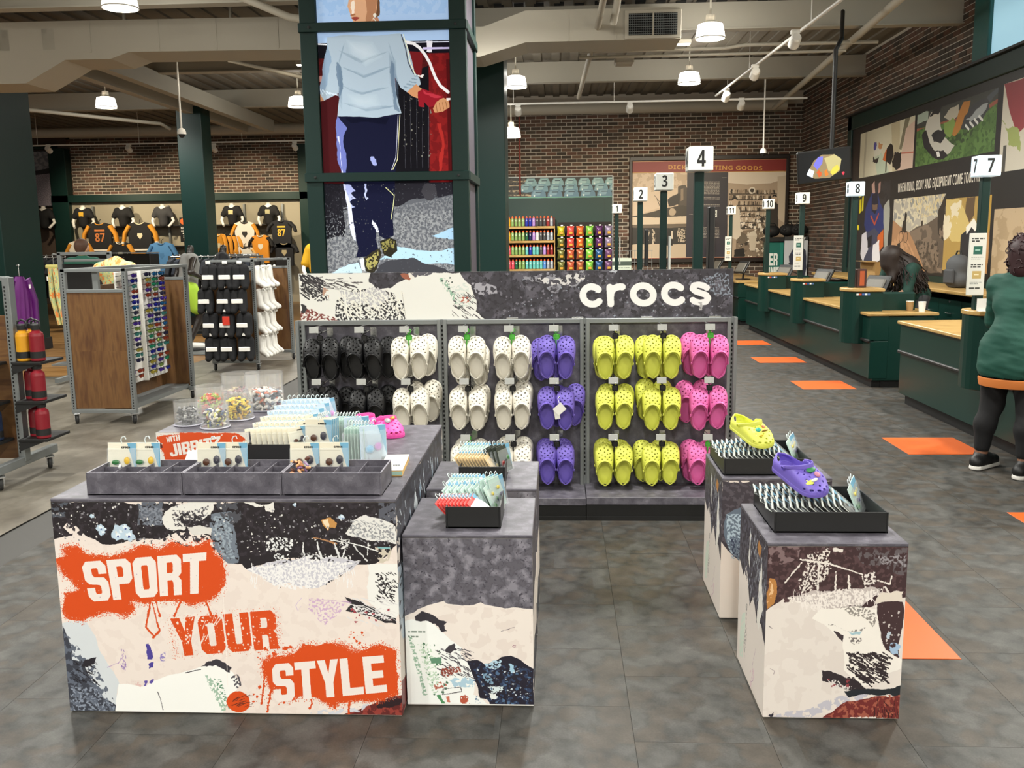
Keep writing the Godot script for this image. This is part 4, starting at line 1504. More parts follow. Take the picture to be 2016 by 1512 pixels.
	d2.blots(0, 140, 100, 200, 40, 1, 5, "3a4f86")
	var dh := thing("helmet_display", "black stand-up display printed with a navy batting helmet in the brick corner", "display stand", Vector3(5.08, 0, -20.1), -0.18)
	part(dh, "body", bx(Vector3(0, 0.8, -0.1), Vector3(0.5, 1.6, 0.2), 0.01), M.black)
	part(dh, "printed_front", mb().panel(Vector3(-0.24, 0.4, 0.004), Vector3(0.48, 0, 0), Vector3(0, 1.2, 0), Vector3(0, 0, 1)).done(), tex(d2.im, 0.5))
	for k in [[4.62, 1.6, -20.4, "5a1c1c", "dark sports bag with a red patch on top of the teal display"], [4.95, 1.62, -20.35, "17171a", "black duffel bag on top of the displays beside lane post nine"], [5.16, 1.62, -20.2, "101012", "black rounded bag on top of the helmet display"]]:
		var b := thing("sports_bag", k[4], "bag", Vector3(k[0], k[1], k[2]))
		part(b, "bag_body", mb().ball(Vector3(0, 0.12, 0), Vector3(0.19, 0.13, 0.14), 14).done(), mat("141416", 0.7))
		part(b, "handle", mb().tube([Vector3(-0.1, 0.2, 0.05), Vector3(-0.05, 0.28, 0.06), Vector3(0.05, 0.28, 0.06), Vector3(0.1, 0.2, 0.05)], 0.012, 6).done(), M.black)
		part(b, "side_patch", mb().ball(Vector3(-0.08, 0.13, 0.08), Vector3(0.06, 0.05, 0.06), 10).done(), mat(k[3], 0.6))
	var ws := thing("wire_rack", "grey wire grid rack with a price sheet behind lane posts one and two", "rack", Vector3(1.55, 0, -19.6))
	for i in 10:
		part(ws, "wire", bx(Vector3(-0.4 + i * 0.09, 0.68, 0), Vector3(0.008, 1.36, 0.008)), M.metal)
	for i in 6:
		part(ws, "wire", bx(Vector3(0.0, 0.15 + i * 0.24, 0), Vector3(0.85, 0.008, 0.008)), M.metal)
	var pp := Pic.new(128, 160, "b9c4b6", 73, [0, 0, 100, 125])
	pp.poly([0, 18, 100, 18, 100, 40, 0, 40], "3c4a42")
	pp.fine(8, 50, 90, 6, 12, 4, "4c5a50")
	part(ws, "price_sheet", mb().panel(Vector3(-0.42, 0.7, 0.012), Vector3(0.4, 0, 0), Vector3(0, 0.5, 0), Vector3(0, 0, 1)).done(), tex(pp.im, 0.5))

# ---------------------------------------------------------------- right wall: green portal with the action mural
func build_right_wall_things() -> void:
	var f := struct("trim_portal", bx(Vector3(5.3, 3.57, -13.1), Vector3(0.22, 0.24, 8.2), 0.01), M.green)
	part(f, "upright", bx(Vector3(5.3, 1.85, -17.1), Vector3(0.22, 3.7, 0.22), 0.01), M.green)
	part(f, "lower_rail", bx(Vector3(5.3, 0.98, -13.1), Vector3(0.2, 0.12, 8.2)), M.green)
	part(f, "top_cap", bx(Vector3(5.28, 3.7, -13.1), Vector3(0.3, 0.03, 8.3)), M.black)
	part(f, "upper_post", bx(Vector3(5.31, 4.2, -12.1), Vector3(0.2, 0.98, 0.42), 0.01), mat("15524d", 0.45))
	var lb := solo("sky_lightbox", "pale blue lit panel in the top right corner above the green portal", "lightbox", bx(Vector3(5.3, 4.2, -10.8), Vector3(0.08, 0.98, 2.2)), glow(Color("a0cbdc"), 0.24))
	# art board: distance along the wall (from far to near) and height
	var p := Pic.new(2048, 800, "1d1c1d", 81, [-17.0, 3.5, -9.4, 1.03])
	var n1 := noise(82, 0.01, 4)
	var n2 := noise(83, 0.03, 3)
	# kick boxer photograph
	var bd := func(x0: float, x1: float, y0: float, y1: float) -> void:
		p.set_board([0, 0, 100, 100])
		p.sub = Rect2((x0 + 17.0) / 7.6, (3.5 - y1) / 2.47, (x1 - x0) / 7.6, (y1 - y0) / 2.47)
	bd.call(-16.55, -14.11, 2.585, 3.335)
	p.poly([0, 0, 100, 0, 100, 100, 0, 100], "cfc8ae")
	p.poly([10, 0, 14, 0, 12, 100, 8, 100], "b5ad96")
	p.poly([60, 0, 75, 0, 78, 100, 66, 100], "bdb08f", 0.02)
	p.poly([84, 0, 92, 0, 80, 60, 76, 56], "7d7660")
	p.poly([86, 20, 100, 10, 100, 100, 74, 100, 80, 70], "cdb2a0", 0.02)
	p.line([80, 66, 100, 70], 1.2, "b9705c")
	p.poly([30, 56, 42, 50, 52, 70, 60, 100, 38, 100], "b9c4ac", 0.03)
	p.poly([28, 44, 34, 34, 42, 32, 46, 48, 40, 58, 30, 60], "d2cfbd", 0.05)
	p.poly([28, 58, 32, 66, 40, 62, 36, 76, 28, 70], "2a2725", 0.1)
	p.disc(31, 36, 3, "4a4690", 0.2)
	p.poly([38, 30, 46, 38, 44, 46, 38, 44], "c08a5c", 0.1)
	p.poly([47, 70, 52, 52, 58, 44, 54, 76], "c4652e", 0.05)
	p.poly([53, 70, 54, 48, 60, 40, 65, 46, 67, 66, 62, 84, 56, 78], "1a1817", 0.03)
	p.poly([64, 78, 70, 60, 80, 66, 80, 90, 72, 98, 66, 90], "1d1b1a", 0.2)
	p.line([54, 74, 54, 96], 2, "26221f")
	# football boots on turf
	bd.call(-14.02, -11.54, 2.59, 3.327)
	p.poly([0, 0, 100, 0, 100, 100, 0, 100], "4d6d36")
	p.poly([0, 0, 100, 0, 100, 100, 0, 100], "597b3f", 0, n1, 0.0)
	p.poly([0, 0, 100, 0, 100, 100, 0, 100], "3f5d2d", 0, n2, 0.2)
	p.poly([0, 0, 100, 0, 100, 18, 60, 30, 0, 26], "3d3f3b")
	p.poly([0, 26, 60, 30, 100, 18, 100, 24, 60, 36, 0, 32], "96503f", 0.05)
	p.poly([0, 0, 16, 0, 16, 16, 0, 18], "a5b3a4", 0.05)
	p.poly([40, 66, 56, 56, 76, 56, 70, 72, 50, 80], "2f4524", 0.1, n2, -0.1)
	p.poly([14, 20, 20, 4, 32, 4, 34, 34, 40, 56, 54, 76, 48, 88, 34, 92, 24, 78, 16, 60, 10, 50], "c4c0b4", 0.04)
	p.poly([18, 10, 24, 0, 34, 0, 30, 12], "1d1c20", 0.1)
	p.poly([22, 46, 30, 40, 40, 42, 42, 54, 36, 66, 26, 60], "26262b", 0.06)
	p.poly([8, 40, 14, 34, 20, 60, 28, 78, 40, 80, 46, 92, 36, 96, 24, 86, 12, 66], "1f1f24", 0.06)
	p.poly([30, 80, 34, 80, 36, 90, 32, 90], "e4e2dc")
	p.poly([38, 20, 46, 8, 56, 6, 58, 26, 48, 34], "b7b09e", 0.08)
	p.poly([38, 30, 50, 26, 54, 46, 48, 60, 40, 50], "7f9a4e", 0.1)
	p.poly([56, 22, 62, 4, 70, 6, 66, 34, 60, 50, 54, 60, 50, 56], "b37836", 0.05)
	p.poly([60, 50, 64, 30, 74, 14, 90, 10, 92, 30, 84, 46, 70, 56], "3a3c40", 0.05)
	p.poly([66, 36, 78, 24, 90, 20, 88, 30, 76, 40], "9ba0a0", 0.1)
	for k in 4:
		p.line([66 + k * 5, 46 - k * 3, 70 + k * 5, 54 - k * 3], 1.6, "d8d8d2")
	p.poly([88, 10, 100, 0, 100, 8, 92, 20], "4b5058", 0.05)
	# red edged photograph at the near end
	bd.call(-11.4, -9.4, 2.326, 3.34)
	p.poly([0, 0, 100, 0, 100, 100, 0, 100], "c9c2b2")
	p.poly([0, 0, 30, 0, 34, 50, 20, 60, 8, 30], "8d3038", 0.03)
	p.poly([0, 40, 22, 56, 24, 80, 10, 70], "98a35e", 0.2)
	p.poly([4, 70, 8, 70, 8, 100, 4, 100], "4c4a44")
	# catchphrase
	p.sub = Rect2(0, 0, 1, 1)
	p.set_board([-17.0, 3.5, -9.4, 1.03])
	p.type("WHEN MIND, BODY AND EQUIPMENT COME TOGETHER", -14.66, 2.255, 0.135, "d6cfbf", 0.585)
	# football player
	bd.call(-16.62, -14.98, 1.1, 2.47)
	p.poly([0, 0, 100, 0, 100, 100, 0, 100], "211f22")
	p.poly([50, 0, 100, 0, 100, 100, 66, 100], "2c2a2c", 0, n1, -0.1)
	p.poly([4, 12, 22, 6, 22, 12, 8, 16], "d8c81e", 0.02)
	p.poly([10, 18, 16, 18, 16, 34, 10, 36], "d8c81e", 0.02)
	p.poly([18, 16, 23, 14, 23, 32, 18, 33], "d8c81e", 0.02)
	p.poly([0, 22, 6, 22, 6, 50, 12, 50, 12, 56, 0, 56], "d8c81e", 0.02)
	p.poly([46, 2, 54, -2, 58, 14, 50, 18], "b08c80", 0.05)
	p.poly([66, 2, 72, 0, 72, 12, 66, 14], "a07a70", 0.05)
	p.poly([38, 20, 48, 12, 66, 14, 74, 26, 84, 34, 88, 54, 70, 64, 60, 60, 40, 66, 28, 50, 30, 30], "222f66", 0.03)
	p.poly([48, 14, 64, 12, 68, 28, 60, 38, 50, 34], "15182c", 0.05)
	p.poly([50, 26, 66, 26, 66, 32, 52, 32], "6d5646", 0.1)
	p.line([48, 40, 60, 50, 70, 38], 3, "a8432c")
	p.poly([34, 60, 60, 54, 76, 62, 70, 100, 30, 100], "3d4054", 0.05)
	p.poly([22, 62, 36, 58, 44, 80, 30, 96, 20, 86], "c9c6cc", 0.08)
	p.poly([70, 64, 86, 56, 88, 76, 72, 84], "c25f26", 0.06)
	p.poly([58, 74, 76, 68, 80, 92, 60, 100], "d9d7da", 0.08)
	p.poly([84, 30, 98, 22, 100, 80, 90, 86], "9a9a90", 0.06)
	p.poly([40, 66, 54, 62, 54, 76, 42, 78], "161722", 0.05)
	# mountain bikers
	bd.call(-14.8, -12.85, 1.09, 2.155)
	p.poly([0, 0, 100, 0, 100, 100, 0, 100], "a9a294")
	p.poly([0, 0, 100, 0, 100, 45, 0, 45], "c9bfa4", 0, n1, -0.05)
	p.poly([0, 0, 100, 0, 100, 45, 0, 45], "8d8b85", 0, n1, 0.22)
	p.poly([30, 0, 100, 0, 100, 20, 60, 30], "cbb98c", 0, n2, 0.12)
	p.poly([36, 48, 52, 40, 66, 38, 84, 30, 100, 24, 100, 100, 70, 100, 50, 70], "5c5045", 0.04)
	p.poly([88, 20, 100, 0, 100, 60, 90, 50], "2f2823", 0.05)
	p.poly([36, 48, 66, 38, 100, 40, 100, 100, 60, 90], "7a6a5a", 0.0, n1, 0.02)
	p.poly([40, 60, 90, 60, 100, 100, 60, 100], "463c33", 0.0, n2, 0.15)
	p.poly([0, 30, 18, 40, 36, 48, 52, 70, 70, 100, 0, 100], "a47c5a", 0.02)
	p.poly([0, 40, 30, 55, 50, 80, 50, 100, 0, 100], "b88d68", 0.0, n1, 0.0)
	p.line([30, 60, 60, 100], 0.8, "8a6546")
	for k in [[24, 42, 1.0], [14, 72, 0.8]]:
		for s in [-1, 1]:
			for a in 12:
				var x: float = k[0] + s * 5.0 * k[2]
				p.line([x + cos(a * TAU / 12) * 4.2 * k[2], k[1] + 12 * k[2] + sin(a * TAU / 12) * 8 * k[2], x + cos((a + 1) * TAU / 12) * 4.2 * k[2], k[1] + 12 * k[2] + sin((a + 1) * TAU / 12) * 8 * k[2]], 0.8, "241f1a")
		p.poly([k[0] - 4 * k[2], k[1] + 4, k[0] - 2, k[1] - 10 * k[2], k[0] + 4, k[1] - 12 * k[2], k[0] + 6 * k[2], k[1] + 6], "2b2520", 0.06)
	p.disc(27, 26, 2.4, "1d1916", 0.1, 2)
	p.disc(60, 36, 2, "3a322b", 0.2, 1.4)
	# jersey on gold
	bd.call(-12.84, -11.52, 1.13, 2.077)
	p.poly([0, 0, 100, 0, 100, 100, 0, 100], "a98b4c")
	p.poly([0, 0, 30, 0, 60, 40, 50, 60, 20, 60, 0, 40], "c8b06e", 0.05)
	p.poly([70, 0, 100, 0, 100, 50, 80, 60], "b08c3a", 0.03)
	p.poly([0, 0, 36, 0, 30, 34, 0, 60], "d9cdb0", 0.1, n1, -0.1)
	p.poly([48, 0, 66, 0, 66, 24, 56, 34, 46, 20], "5d4a36", 0.05)
	p.poly([40, 50, 70, 34, 88, 46, 84, 100, 38, 100], "24252a", 0.02)
	p.poly([50, 40, 66, 28, 76, 40, 70, 46, 62, 40, 52, 50], "e4e0d4", 0.02)
	p.line([88, 44, 78, 60, 78, 100], 6, "e0d9c6")
	p.poly([86, 50, 100, 46, 100, 100, 82, 100], "b28556", 0.03)
	# pale photograph at the very edge
	bd.call(-11.43, -9.6, 1.1, 1.9)
	p.poly([0, 0, 100, 0, 100, 100, 0, 100], "b59f80")
	p.poly([0, 0, 100, 0, 100, 100, 0, 100], "a58f70", 0, n1, 0.05)
	var t := thing("action_mural", "long black wall mural of sports photographs inside the green portal", "wall mural", Vector3(5.22, 0, -13.2))
	part(t, "print_board", mb().face([Vector3(-0.0, 1.03, -3.8), Vector3(0, 1.03, 3.8), Vector3(0, 3.5, 3.8), Vector3(0, 3.5, -3.8)], Vector3(-1, 0, 0), [Vector2(0, 1), Vector2(1, 1), Vector2(1, 0), Vector2(0, 0)]).done(), tex(p.im, 0.42))
	part(t, "backing_board", bx(Vector3(0.03, 2.265, 0), Vector3(0.05, 2.47, 7.6)), M.black)
	# back counter with cabinet doors
	var c := thing("back_counter", "long green back counter with beech top under the sports mural", "counter", Vector3(4.95, 0, -12.8))
	part(c, "carcass", bx(Vector3(0.08, 0.45, 0), Vector3(0.5, 0.74, 8.6)), M.green_lam)
	part(c, "worktop", bx(Vector3(0.02, 0.93, 0), Vector3(0.68, 0.045, 8.7), 0.008), M.beech)
	part(c, "plinth", bx(Vector3(0.12, 0.04, 0), Vector3(0.42, 0.08, 8.5)), M.kick)
	for i in 13:
		var z := -3.9 + i * 0.66
		part(c, "door", bx(Vector3(-0.18, 0.47, z), Vector3(0.02, 0.7, 0.65), 0.004), M.green_lam)
		var dr := c.get_child(c.get_child_count() - 1)
		part(dr, "handle", mb().tube([Vector3(-0.19, 0.66, z - 0.06), Vector3(-0.22, 0.66, z - 0.05), Vector3(-0.22, 0.66, z + 0.05), Vector3(-0.19, 0.66, z + 0.06)], 0.006, 6).done(), M.metal)
		part(dr, "lock", mb(Transform3D(Basis(Vector3.FORWARD, -PI / 2), Vector3(-0.19, 0.8, z))).lathe([Vector2(0.014, 0), Vector2(0.014, 0.01), Vector2(0, 0.01)], 8).done(), M.chrome)
	var bxm := thing("cardboard_box", "open brown cardboard box on the back counter behind the dark haired associate", "box", Vector3(5.0, 0.953, -14.6), 0.05)
	for k in [[Vector3(-0.2, 0.12, 0), Vector3(0.006, 0.24, 0.6)], [Vector3(0.2, 0.12, 0), Vector3(0.006, 0.24, 0.6)], [Vector3(0, 0.12, 0.3), Vector3(0.4, 0.24, 0.006)], [Vector3(0, 0.12, -0.3), Vector3(0.4, 0.24, 0.006)], [Vector3(0, 0.004, 0), Vector3(0.4, 0.006, 0.6)]]:
		part(bxm, "side", bx(k[0], k[1]), mat("a0804f", 0.8))
	part(bxm, "flap", bx(Vector3(-0.26, 0.26, 0), Vector3(0.14, 0.006, 0.58)), mat("a98a58", 0.8))
	var bg := thing("backpack", "grey sports backpack standing on the back counter beside placard seven", "backpack", Vector3(4.95, 0.953, -11.7), 0.3)
	part(bg, "bag_body", nets(bones([[Vector3(0, 0.12, 0), Vector3(0, 0.3, 0.01), 0.13, 0.11], [Vector3(0, 0.1, 0.08), Vector3(0, 0.1, -0.08), 0.1, 0.1], [Vector3(0, 0.28, 0.06), Vector3(0, 0.28, -0.06), 0.1, 0.1]], 0.06), Vector3(-0.25, -0.01, -0.25), Vector3(0.25, 0.48, 0.25), 0.02), mat("4a4b4d", 0.75))
	part(bg, "front_pocket", bx(Vector3(-0.13, 0.14, 0), Vector3(0.04, 0.18, 0.18), 0.018), mat("3d3e40", 0.75))
	part(bg, "top_handle", mb().tube([Vector3(0, 0.4, 0.05), Vector3(0, 0.45, 0.03), Vector3(0, 0.45, -0.03), Vector3(0, 0.4, -0.05)], 0.01, 6).done(), M.black)
	part(bg, "strap", mb().tube([Vector3(0.12, 0.38, 0.06), Vector3(0.17, 0.25, 0.07), Vector3(0.13, 0.06, 0.07)], 0.018, 6, 0.4).done(), M.black)
	solo("tissue_wad", "crumpled white paper wad on the back counter left of the backpack", "paper", mb().ball(Vector3(0, 0.03, 0), Vector3(0.07, 0.03, 0.05), 8).done(), M.white, at(4.8, 0.953, -12.5))
	# hanging screen
	var v := thing("hanging_screen", "flat security screen hung from a black pole, showing an overhead room view", "screen", Vector3(3.07, 2.41, -11.0))
	var tilt := Basis(Vector3.UP, -0.12) * Basis(Vector3(0, 0, 1), 0.1) * Basis(Vector3.RIGHT, 0.22)
	part(v, "casing", mb(Transform3D(tilt, Vector3.ZERO)).box(Vector3(0, 0, -0.03), Vector3(0.6, 0.37, 0.06), 0.012).done(), M.black)
	var s := Pic.new(400, 240, "14181c", 91, [0, 0, 100, 60])
	s.poly([14, 44, 30, 16, 46, 6, 70, 8, 84, 20, 80, 44, 60, 56, 30, 54], "8a7a5a", 0.03)
	s.poly([50, 14, 70, 8, 84, 20, 80, 40, 58, 42], "b0a878", 0.03)
	s.poly([28, 26, 38, 10, 48, 10, 46, 24, 36, 36], "6f6fe0", 0.04)
	s.poly([14, 44, 20, 32, 30, 38, 26, 52], "c9d2e6", 0.04)
	s.poly([34, 42, 40, 36, 44, 48, 38, 52], "c2572e", 0.2)
	s.poly([50, 40, 56, 36, 58, 50, 52, 52], "c9742e", 0.2)
	s.poly([60, 44, 76, 30, 80, 40, 66, 52], "c9bc4a", 0.1)
	s.poly([84, 48, 87, 46, 90, 48, 87, 54], "d03a50", 0.05)
	s.fine(80, 56, 96, 1, 3, 1.6, "5a63c8")
	var sm := tex(s.im, 0.3)
	sm.emission_enabled = true
	sm.emission = Color.WHITE
	sm.emission_operator = BaseMaterial3D.EMISSION_OP_MULTIPLY
	sm.emission_texture = sm.albedo_texture
	sm.emission_energy_multiplier = 0.2
	part(v, "screen", mb(Transform3D(tilt, Vector3.ZERO)).panel(Vector3(-0.28, -0.165, 0.002), Vector3(0.56, 0, 0), Vector3(0, 0.33, 0), Vector3(0, 0, 1)).done(), sm)
	part(v, "pole", mb().tube([Vector3(0.1, 0.1, -0.08), Vector3(0.1, 1.3, -0.08), Vector3(0.16, 1.42, -0.08), Vector3(0.4, 1.9, -0.9)], 0.025, 10).done(), M.black)
	part(v, "mount", bx(Vector3(0.1, 0.05, -0.09), Vector3(0.16, 0.16, 0.05), 0.008), M.black)

# ---------------------------------------------------------------- checkout lanes
func lane_sign(num: String, x: float, z: float, base: float, lit: bool, info: int, label: String) -> void:
	var t := thing("lane_sign", label, "lane sign", Vector3(x, base, z), 0.0, "numbered lane signs")
	var y := 2.108 - base
	part(t, "post", bx(Vector3(0, (y - 0.08) / 2, 0), Vector3(0.06, y - 0.08, 0.06), 0.004), M.green)
	part(t, "sign_box", bx(Vector3(0, y, 0), Vector3(0.155, 0.15, 0.155), 0.006), M.signlit if lit else M.sign)
	lettering(num, 0.1, M.black, t, Transform3D(Basis.IDENTITY, Vector3(0, y, 0.079)), 0.72, "numeral")
	lettering(num, 0.1, M.black, t, Transform3D(Basis(Vector3.UP, -PI / 2), Vector3(-0.079, y, 0)), 0.72, "numeral")
	if info == 2:      # a placard seen from its edge
		part(t, "placard", bx(Vector3(0.05, 1.4 - base, 0.05), Vector3(0.012, 0.46, 0.125), 0.002), M.placard_edge)
	elif info:
		part(t, "placard", bx(Vector3(-0.05, 1.39 - base, 0.06), Vector3(0.125, 0.46, 0.012), 0.002), M.placard_edge)
		part(t, "placard_print", mb().panel(Vector3(-0.11, 1.165 - base, 0.067), Vector3(0.12, 0, 0), Vector3(0, 0.45, 0), Vector3(0, 0, 1)).done(), M.placard)

func tower(x: float, z: float, label: String) -> void:
	var t := thing("lane_tower", label, "checkout tower", Vector3(x, 0.79, z), 0.0, "lane towers on the counters")
	var o := PackedVector2Array()
	for k in 13:
		var a := PI * k / 12
		o.append(Vector2(-sin(a) * 0.14, cos(a) * 0.2))
	o.append(Vector2(0.24, -0.2))
	o.append(Vector2(0.24, 0.2))
	var lay := Transform3D(Basis(Vector3.RIGHT, PI / 2), Vector3.ZERO)
	part(t, "drum", mb(Transform3D(lay.basis, Vector3(0, -0.06, 0))).prism(o, 0.56, 0.004).done(), M.green_lam)
	var o2 := PackedVector2Array()
	for q in o:
		o2.append(q * 1.07)
	part(t, "cap_board", mb(Transform3D(lay.basis, Vector3(0, 0.24, 0))).prism(o2, 0.035, 0.006).done(), M.beech)
	part(t, "side_wing", bx(Vector3(0.44, 0.04, 0.05), Vector3(0.4, 0.34, 0.05), 0.02), M.green_lam)
	for k in 5:
		part(t.get_node("drum"), "card_sticker", bx(Vector3(-0.03 + k * 0.03, 0.195, 0.203), Vector3(0.024, 0.02, 0.004)), mat(["d8d8d4", "b9472f", "3c5fa8", "d9dfe4", "4a6aa0"][k], 0.4))

func build_checkout() -> void:
	M.sign = mat("e9ece6", 0.4)
	M.signlit = glow(Color("cfe6f2"), 0.17)
	M.placard_edge = mat("cfd0c8", 0.5)
	var pl := Pic.new(128, 480, "d3d3cc", 101, [0, 0, 100, 375])
	pl.fine(12, 24, 88, 2, 16, 9, "3a3c3a")
	pl.poly([24, 76, 78, 76, 78, 126, 24, 126], "1d5a4c")
	pl.fine(34, 94, 66, 1, 9, 10, "8fb3a6")
	pl.fine(14, 142, 86, 2, 10, 4, "8b8f8b")
	pl.fine(14, 186, 86, 2, 13, 7, "3a3c3a")
	pl.poly([26, 228, 80, 228, 80, 276, 26, 276], "b89f62")
	pl.fine(36, 246, 70, 1, 9, 8, "e0d3b0")
	pl.fine(14, 296, 86, 2, 9, 4, "8b8f8b")
	pl.fine(12, 330, 88, 1, 9, 9, "2f312f")
	M.placard = tex(pl.im, 0.5)
	# the two long counters: near one from the picture edge, far one beyond the gap
	for k in [[-8.95, -4.2, "near green checkout counter with black bumper rail beside the person"], [-16.3, -9.82, "long far green checkout counter with black bumper rail and three towers"], [-20.7, -17.0, "farthest green checkout counter below lane signs eleven and twelve"]]:
		var L: float = k[1] - k[0]
		var zc: float = (k[0] + k[1]) / 2
		var c := thing("checkout_counter", k[2], "checkout counter", Vector3(3.28, 0, zc), 0.0, "checkout counters")
		part(c, "front_upper", bx(Vector3(0.1, 0.64, 0), Vector3(0.2, 0.26, L), 0.004), M.green_lam)
		part(c, "front_lower", bx(Vector3(0.105, 0.3, 0), Vector3(0.19, 0.4, L), 0.004), M.green_lam)
		part(c, "bumper_rail", bx(Vector3(-0.005, 0.505, 0), Vector3(0.03, 0.03, L + 0.01), 0.008), M.black)
		part(c, "kick_plinth", bx(Vector3(0.16, 0.05, 0), Vector3(0.2, 0.1, L - 0.1)), M.kick)
		for s in [-1, 1]:
			part(c, "end_panel", bx(Vector3(0.36, 0.42, s * (L / 2 - 0.03)), Vector3(0.62, 0.68, 0.05), 0.004), M.green_lam)
			part(c, "end_kick", bx(Vector3(0.4, 0.05, s * (L / 2 - 0.06)), Vector3(0.5, 0.1, 0.05)), M.kick)
		part(c, "worktop", bx(Vector3(0.34, 0.785, 0), Vector3(0.74, 0.032, L + 0.02), 0.006), M.beech)
	tower(3.22, -7.1, "curved green lane tower with beech cap beside the person in green")
	tower(3.24, -10.25, "curved green lane tower with beech cap at the near end of the long counter")
	tower(3.28, -12.6, "curved green lane tower with beech cap, second along the long counter")
	tower(3.28, -14.66, "curved green lane tower with beech cap, third along the long counter")
	lane_sign("7", 3.16, -7.1, 1.048, true, 1, "lit lane sign seven above the person in green")
	lane_sign("8", 3.2, -10.25, 1.048, true, 0, "lit lane sign eight in front of the green portal")
	lane_sign("9", 3.25, -12.6, 1.048, false, 1, "white lane sign nine in front of the helmet display")
	lane_sign("10", 3.26, -14.66, 1.048, false, 0, "white lane sign ten at the framed mural's right end")
	lane_sign("11", 3.3, -18.0, 0.8, false, 1, "small white lane sign eleven before the sepia shop scene")
	lane_sign("12", 3.33, -20.3, 0.8, false, 1, "smallest lane sign, twelve, before the mural's dark text panel")
	lane_sign("4", 0.9, -6.05, 0.0, false, 0, "largest lane sign, four, rising right behind the clog header")
	lane_sign("3", 0.94, -8.4, 0.0, false, 2, "lane sign three on a dark green post behind the clog header")
	lane_sign("2", 0.94, -10.8, 0.0, false, 0, "lane sign two on a dark green post left of sign three")
	lane_sign("1", 0.99, -15.9, 0.0, false, 2, "small lane sign one on a thin post beside the snack rack")
	for k in [[0.96, 1.6, -6.1, "dark screen on the post of lane sign four"], [0.99, 1.5, -10.85, "dark screen on the post of lane sign two"]]:
		solo("pole_screen", k[3], "screen", bx(Vector3(0.03, 0, 0), Vector3(0.04, 0.42, 0.1), 0.006), M.black, at(k[0], k[1], k[2]), "dark screens on lane posts")
	# what hides below sign three and four: a self checkout bench
	var sc := thing("side_checkout", "low green checkout bench mostly hidden behind the clog wall", "checkout counter", Vector3(1.5, 0, -17.6))
	part(sc, "body", bx(Vector3(0.9, 0.42, 0), Vector3(1.5, 0.84, 0.6), 0.01), M.green_lam)
	part(sc, "worktop", bx(Vector3(0.9, 0.86, 0), Vector3(1.6, 0.04, 0.7), 0.008), M.beech)
	# monitors and card readers on the counters
	var mon: Node3D = null
	for k in [[3.62, -10.7, 0.5, "curved black till monitor nearest the dark haired associate"], [3.66, -13.0, 0.45, "black till monitor behind the second lane tower"], [3.62, -15.0, 0.5, "black till monitor behind the third lane tower"], [3.5, -17.8, 0.4, "small far till monitor near lane post eleven"], [3.3, -19.4, 0.3, "farthest small till monitor before the mural's lower edge"]]:
		var xf := at(k[0], 0.8, k[1], k[2])
		if mon == null:
			mon = thing("till_monitor", k[3], "monitor", xf.origin, k[2], "till monitors")
			var tl := Transform3D(Basis(Vector3(0, 0, 1), -0.55), Vector3(0, 0.24, 0))
			part(mon, "casing", mb(tl).box(Vector3.ZERO, Vector3(0.03, 0.27, 0.34), 0.01).done(), M.black)
			part(mon, "rear_shell", mb(tl).box(Vector3(-0.02, -0.02, 0), Vector3(0.03, 0.2, 0.26), 0.012).done(), mat("5a564e", 0.5))
			part(mon, "stand", mb().tube([Vector3(0.02, 0.02, 0), Vector3(0.03, 0.1, 0), Vector3(0, 0.22, 0)], 0.02, 8).done(), M.black)
			part(mon, "foot", bx(Vector3(0.02, 0.01, 0), Vector3(0.2, 0.02, 0.2), 0.005), M.black)
		else:
			dup(mon, xf, k[3])
	var rd: Node3D = null
	for k in [[3.4, -7.6, "black card reader on the near counter left of the person"], [3.42, -10.9, "black card reader on the far counter by the nearest tower"], [3.45, -13.05, "black card reader by the second tower"]]:
		if rd == null:
			rd = thing("card_reader", k[2], "card reader", Vector3(k[0], 0.801, k[1]), 0.4, "card readers")
			part(rd, "casing", mb(Transform3D(Basis(Vector3.RIGHT, 0.5), Vector3(0, 0.05, 0))).box(Vector3.ZERO, Vector3(0.085, 0.04, 0.17), 0.01).done(), M.black)
			part(rd, "display", mb(Transform3D(Basis(Vector3.RIGHT, 0.5), Vector3(0, 0.05, 0))).box(Vector3(0, 0.021, -0.045), Vector3(0.06, 0.003, 0.04)).done(), mat("39424a", 0.2))
			part(rd, "cradle", bx(Vector3(0, 0.015, 0.01), Vector3(0.1, 0.03, 0.12), 0.008), M.rubber)
			part(rd, "cable", mb().tube([Vector3(0.04, 0.02, -0.06), Vector3(0.1, 0.01, -0.1), Vector3(0.14, 0.006, -0.02)], 0.005, 6).done(), M.black)
		else:
			dup(rd, at(k[0], 0.801, k[1], 0.4), k[2])
	var nt := thing("tent_card", "small white tent card on the beech cap of tower seven", "card", Vector3(3.16, 1.05, -7.0))
	part(nt, "card", bx(Vector3(-0.05, 0.05, 0.1), Vector3(0.08, 0.09, 0.003)), M.white)
	part(nt, "foot", bx(Vector3(-0.05, 0.003, 0.1), Vector3(0.06, 0.006, 0.04)), M.white)
	var cu: Node3D = null
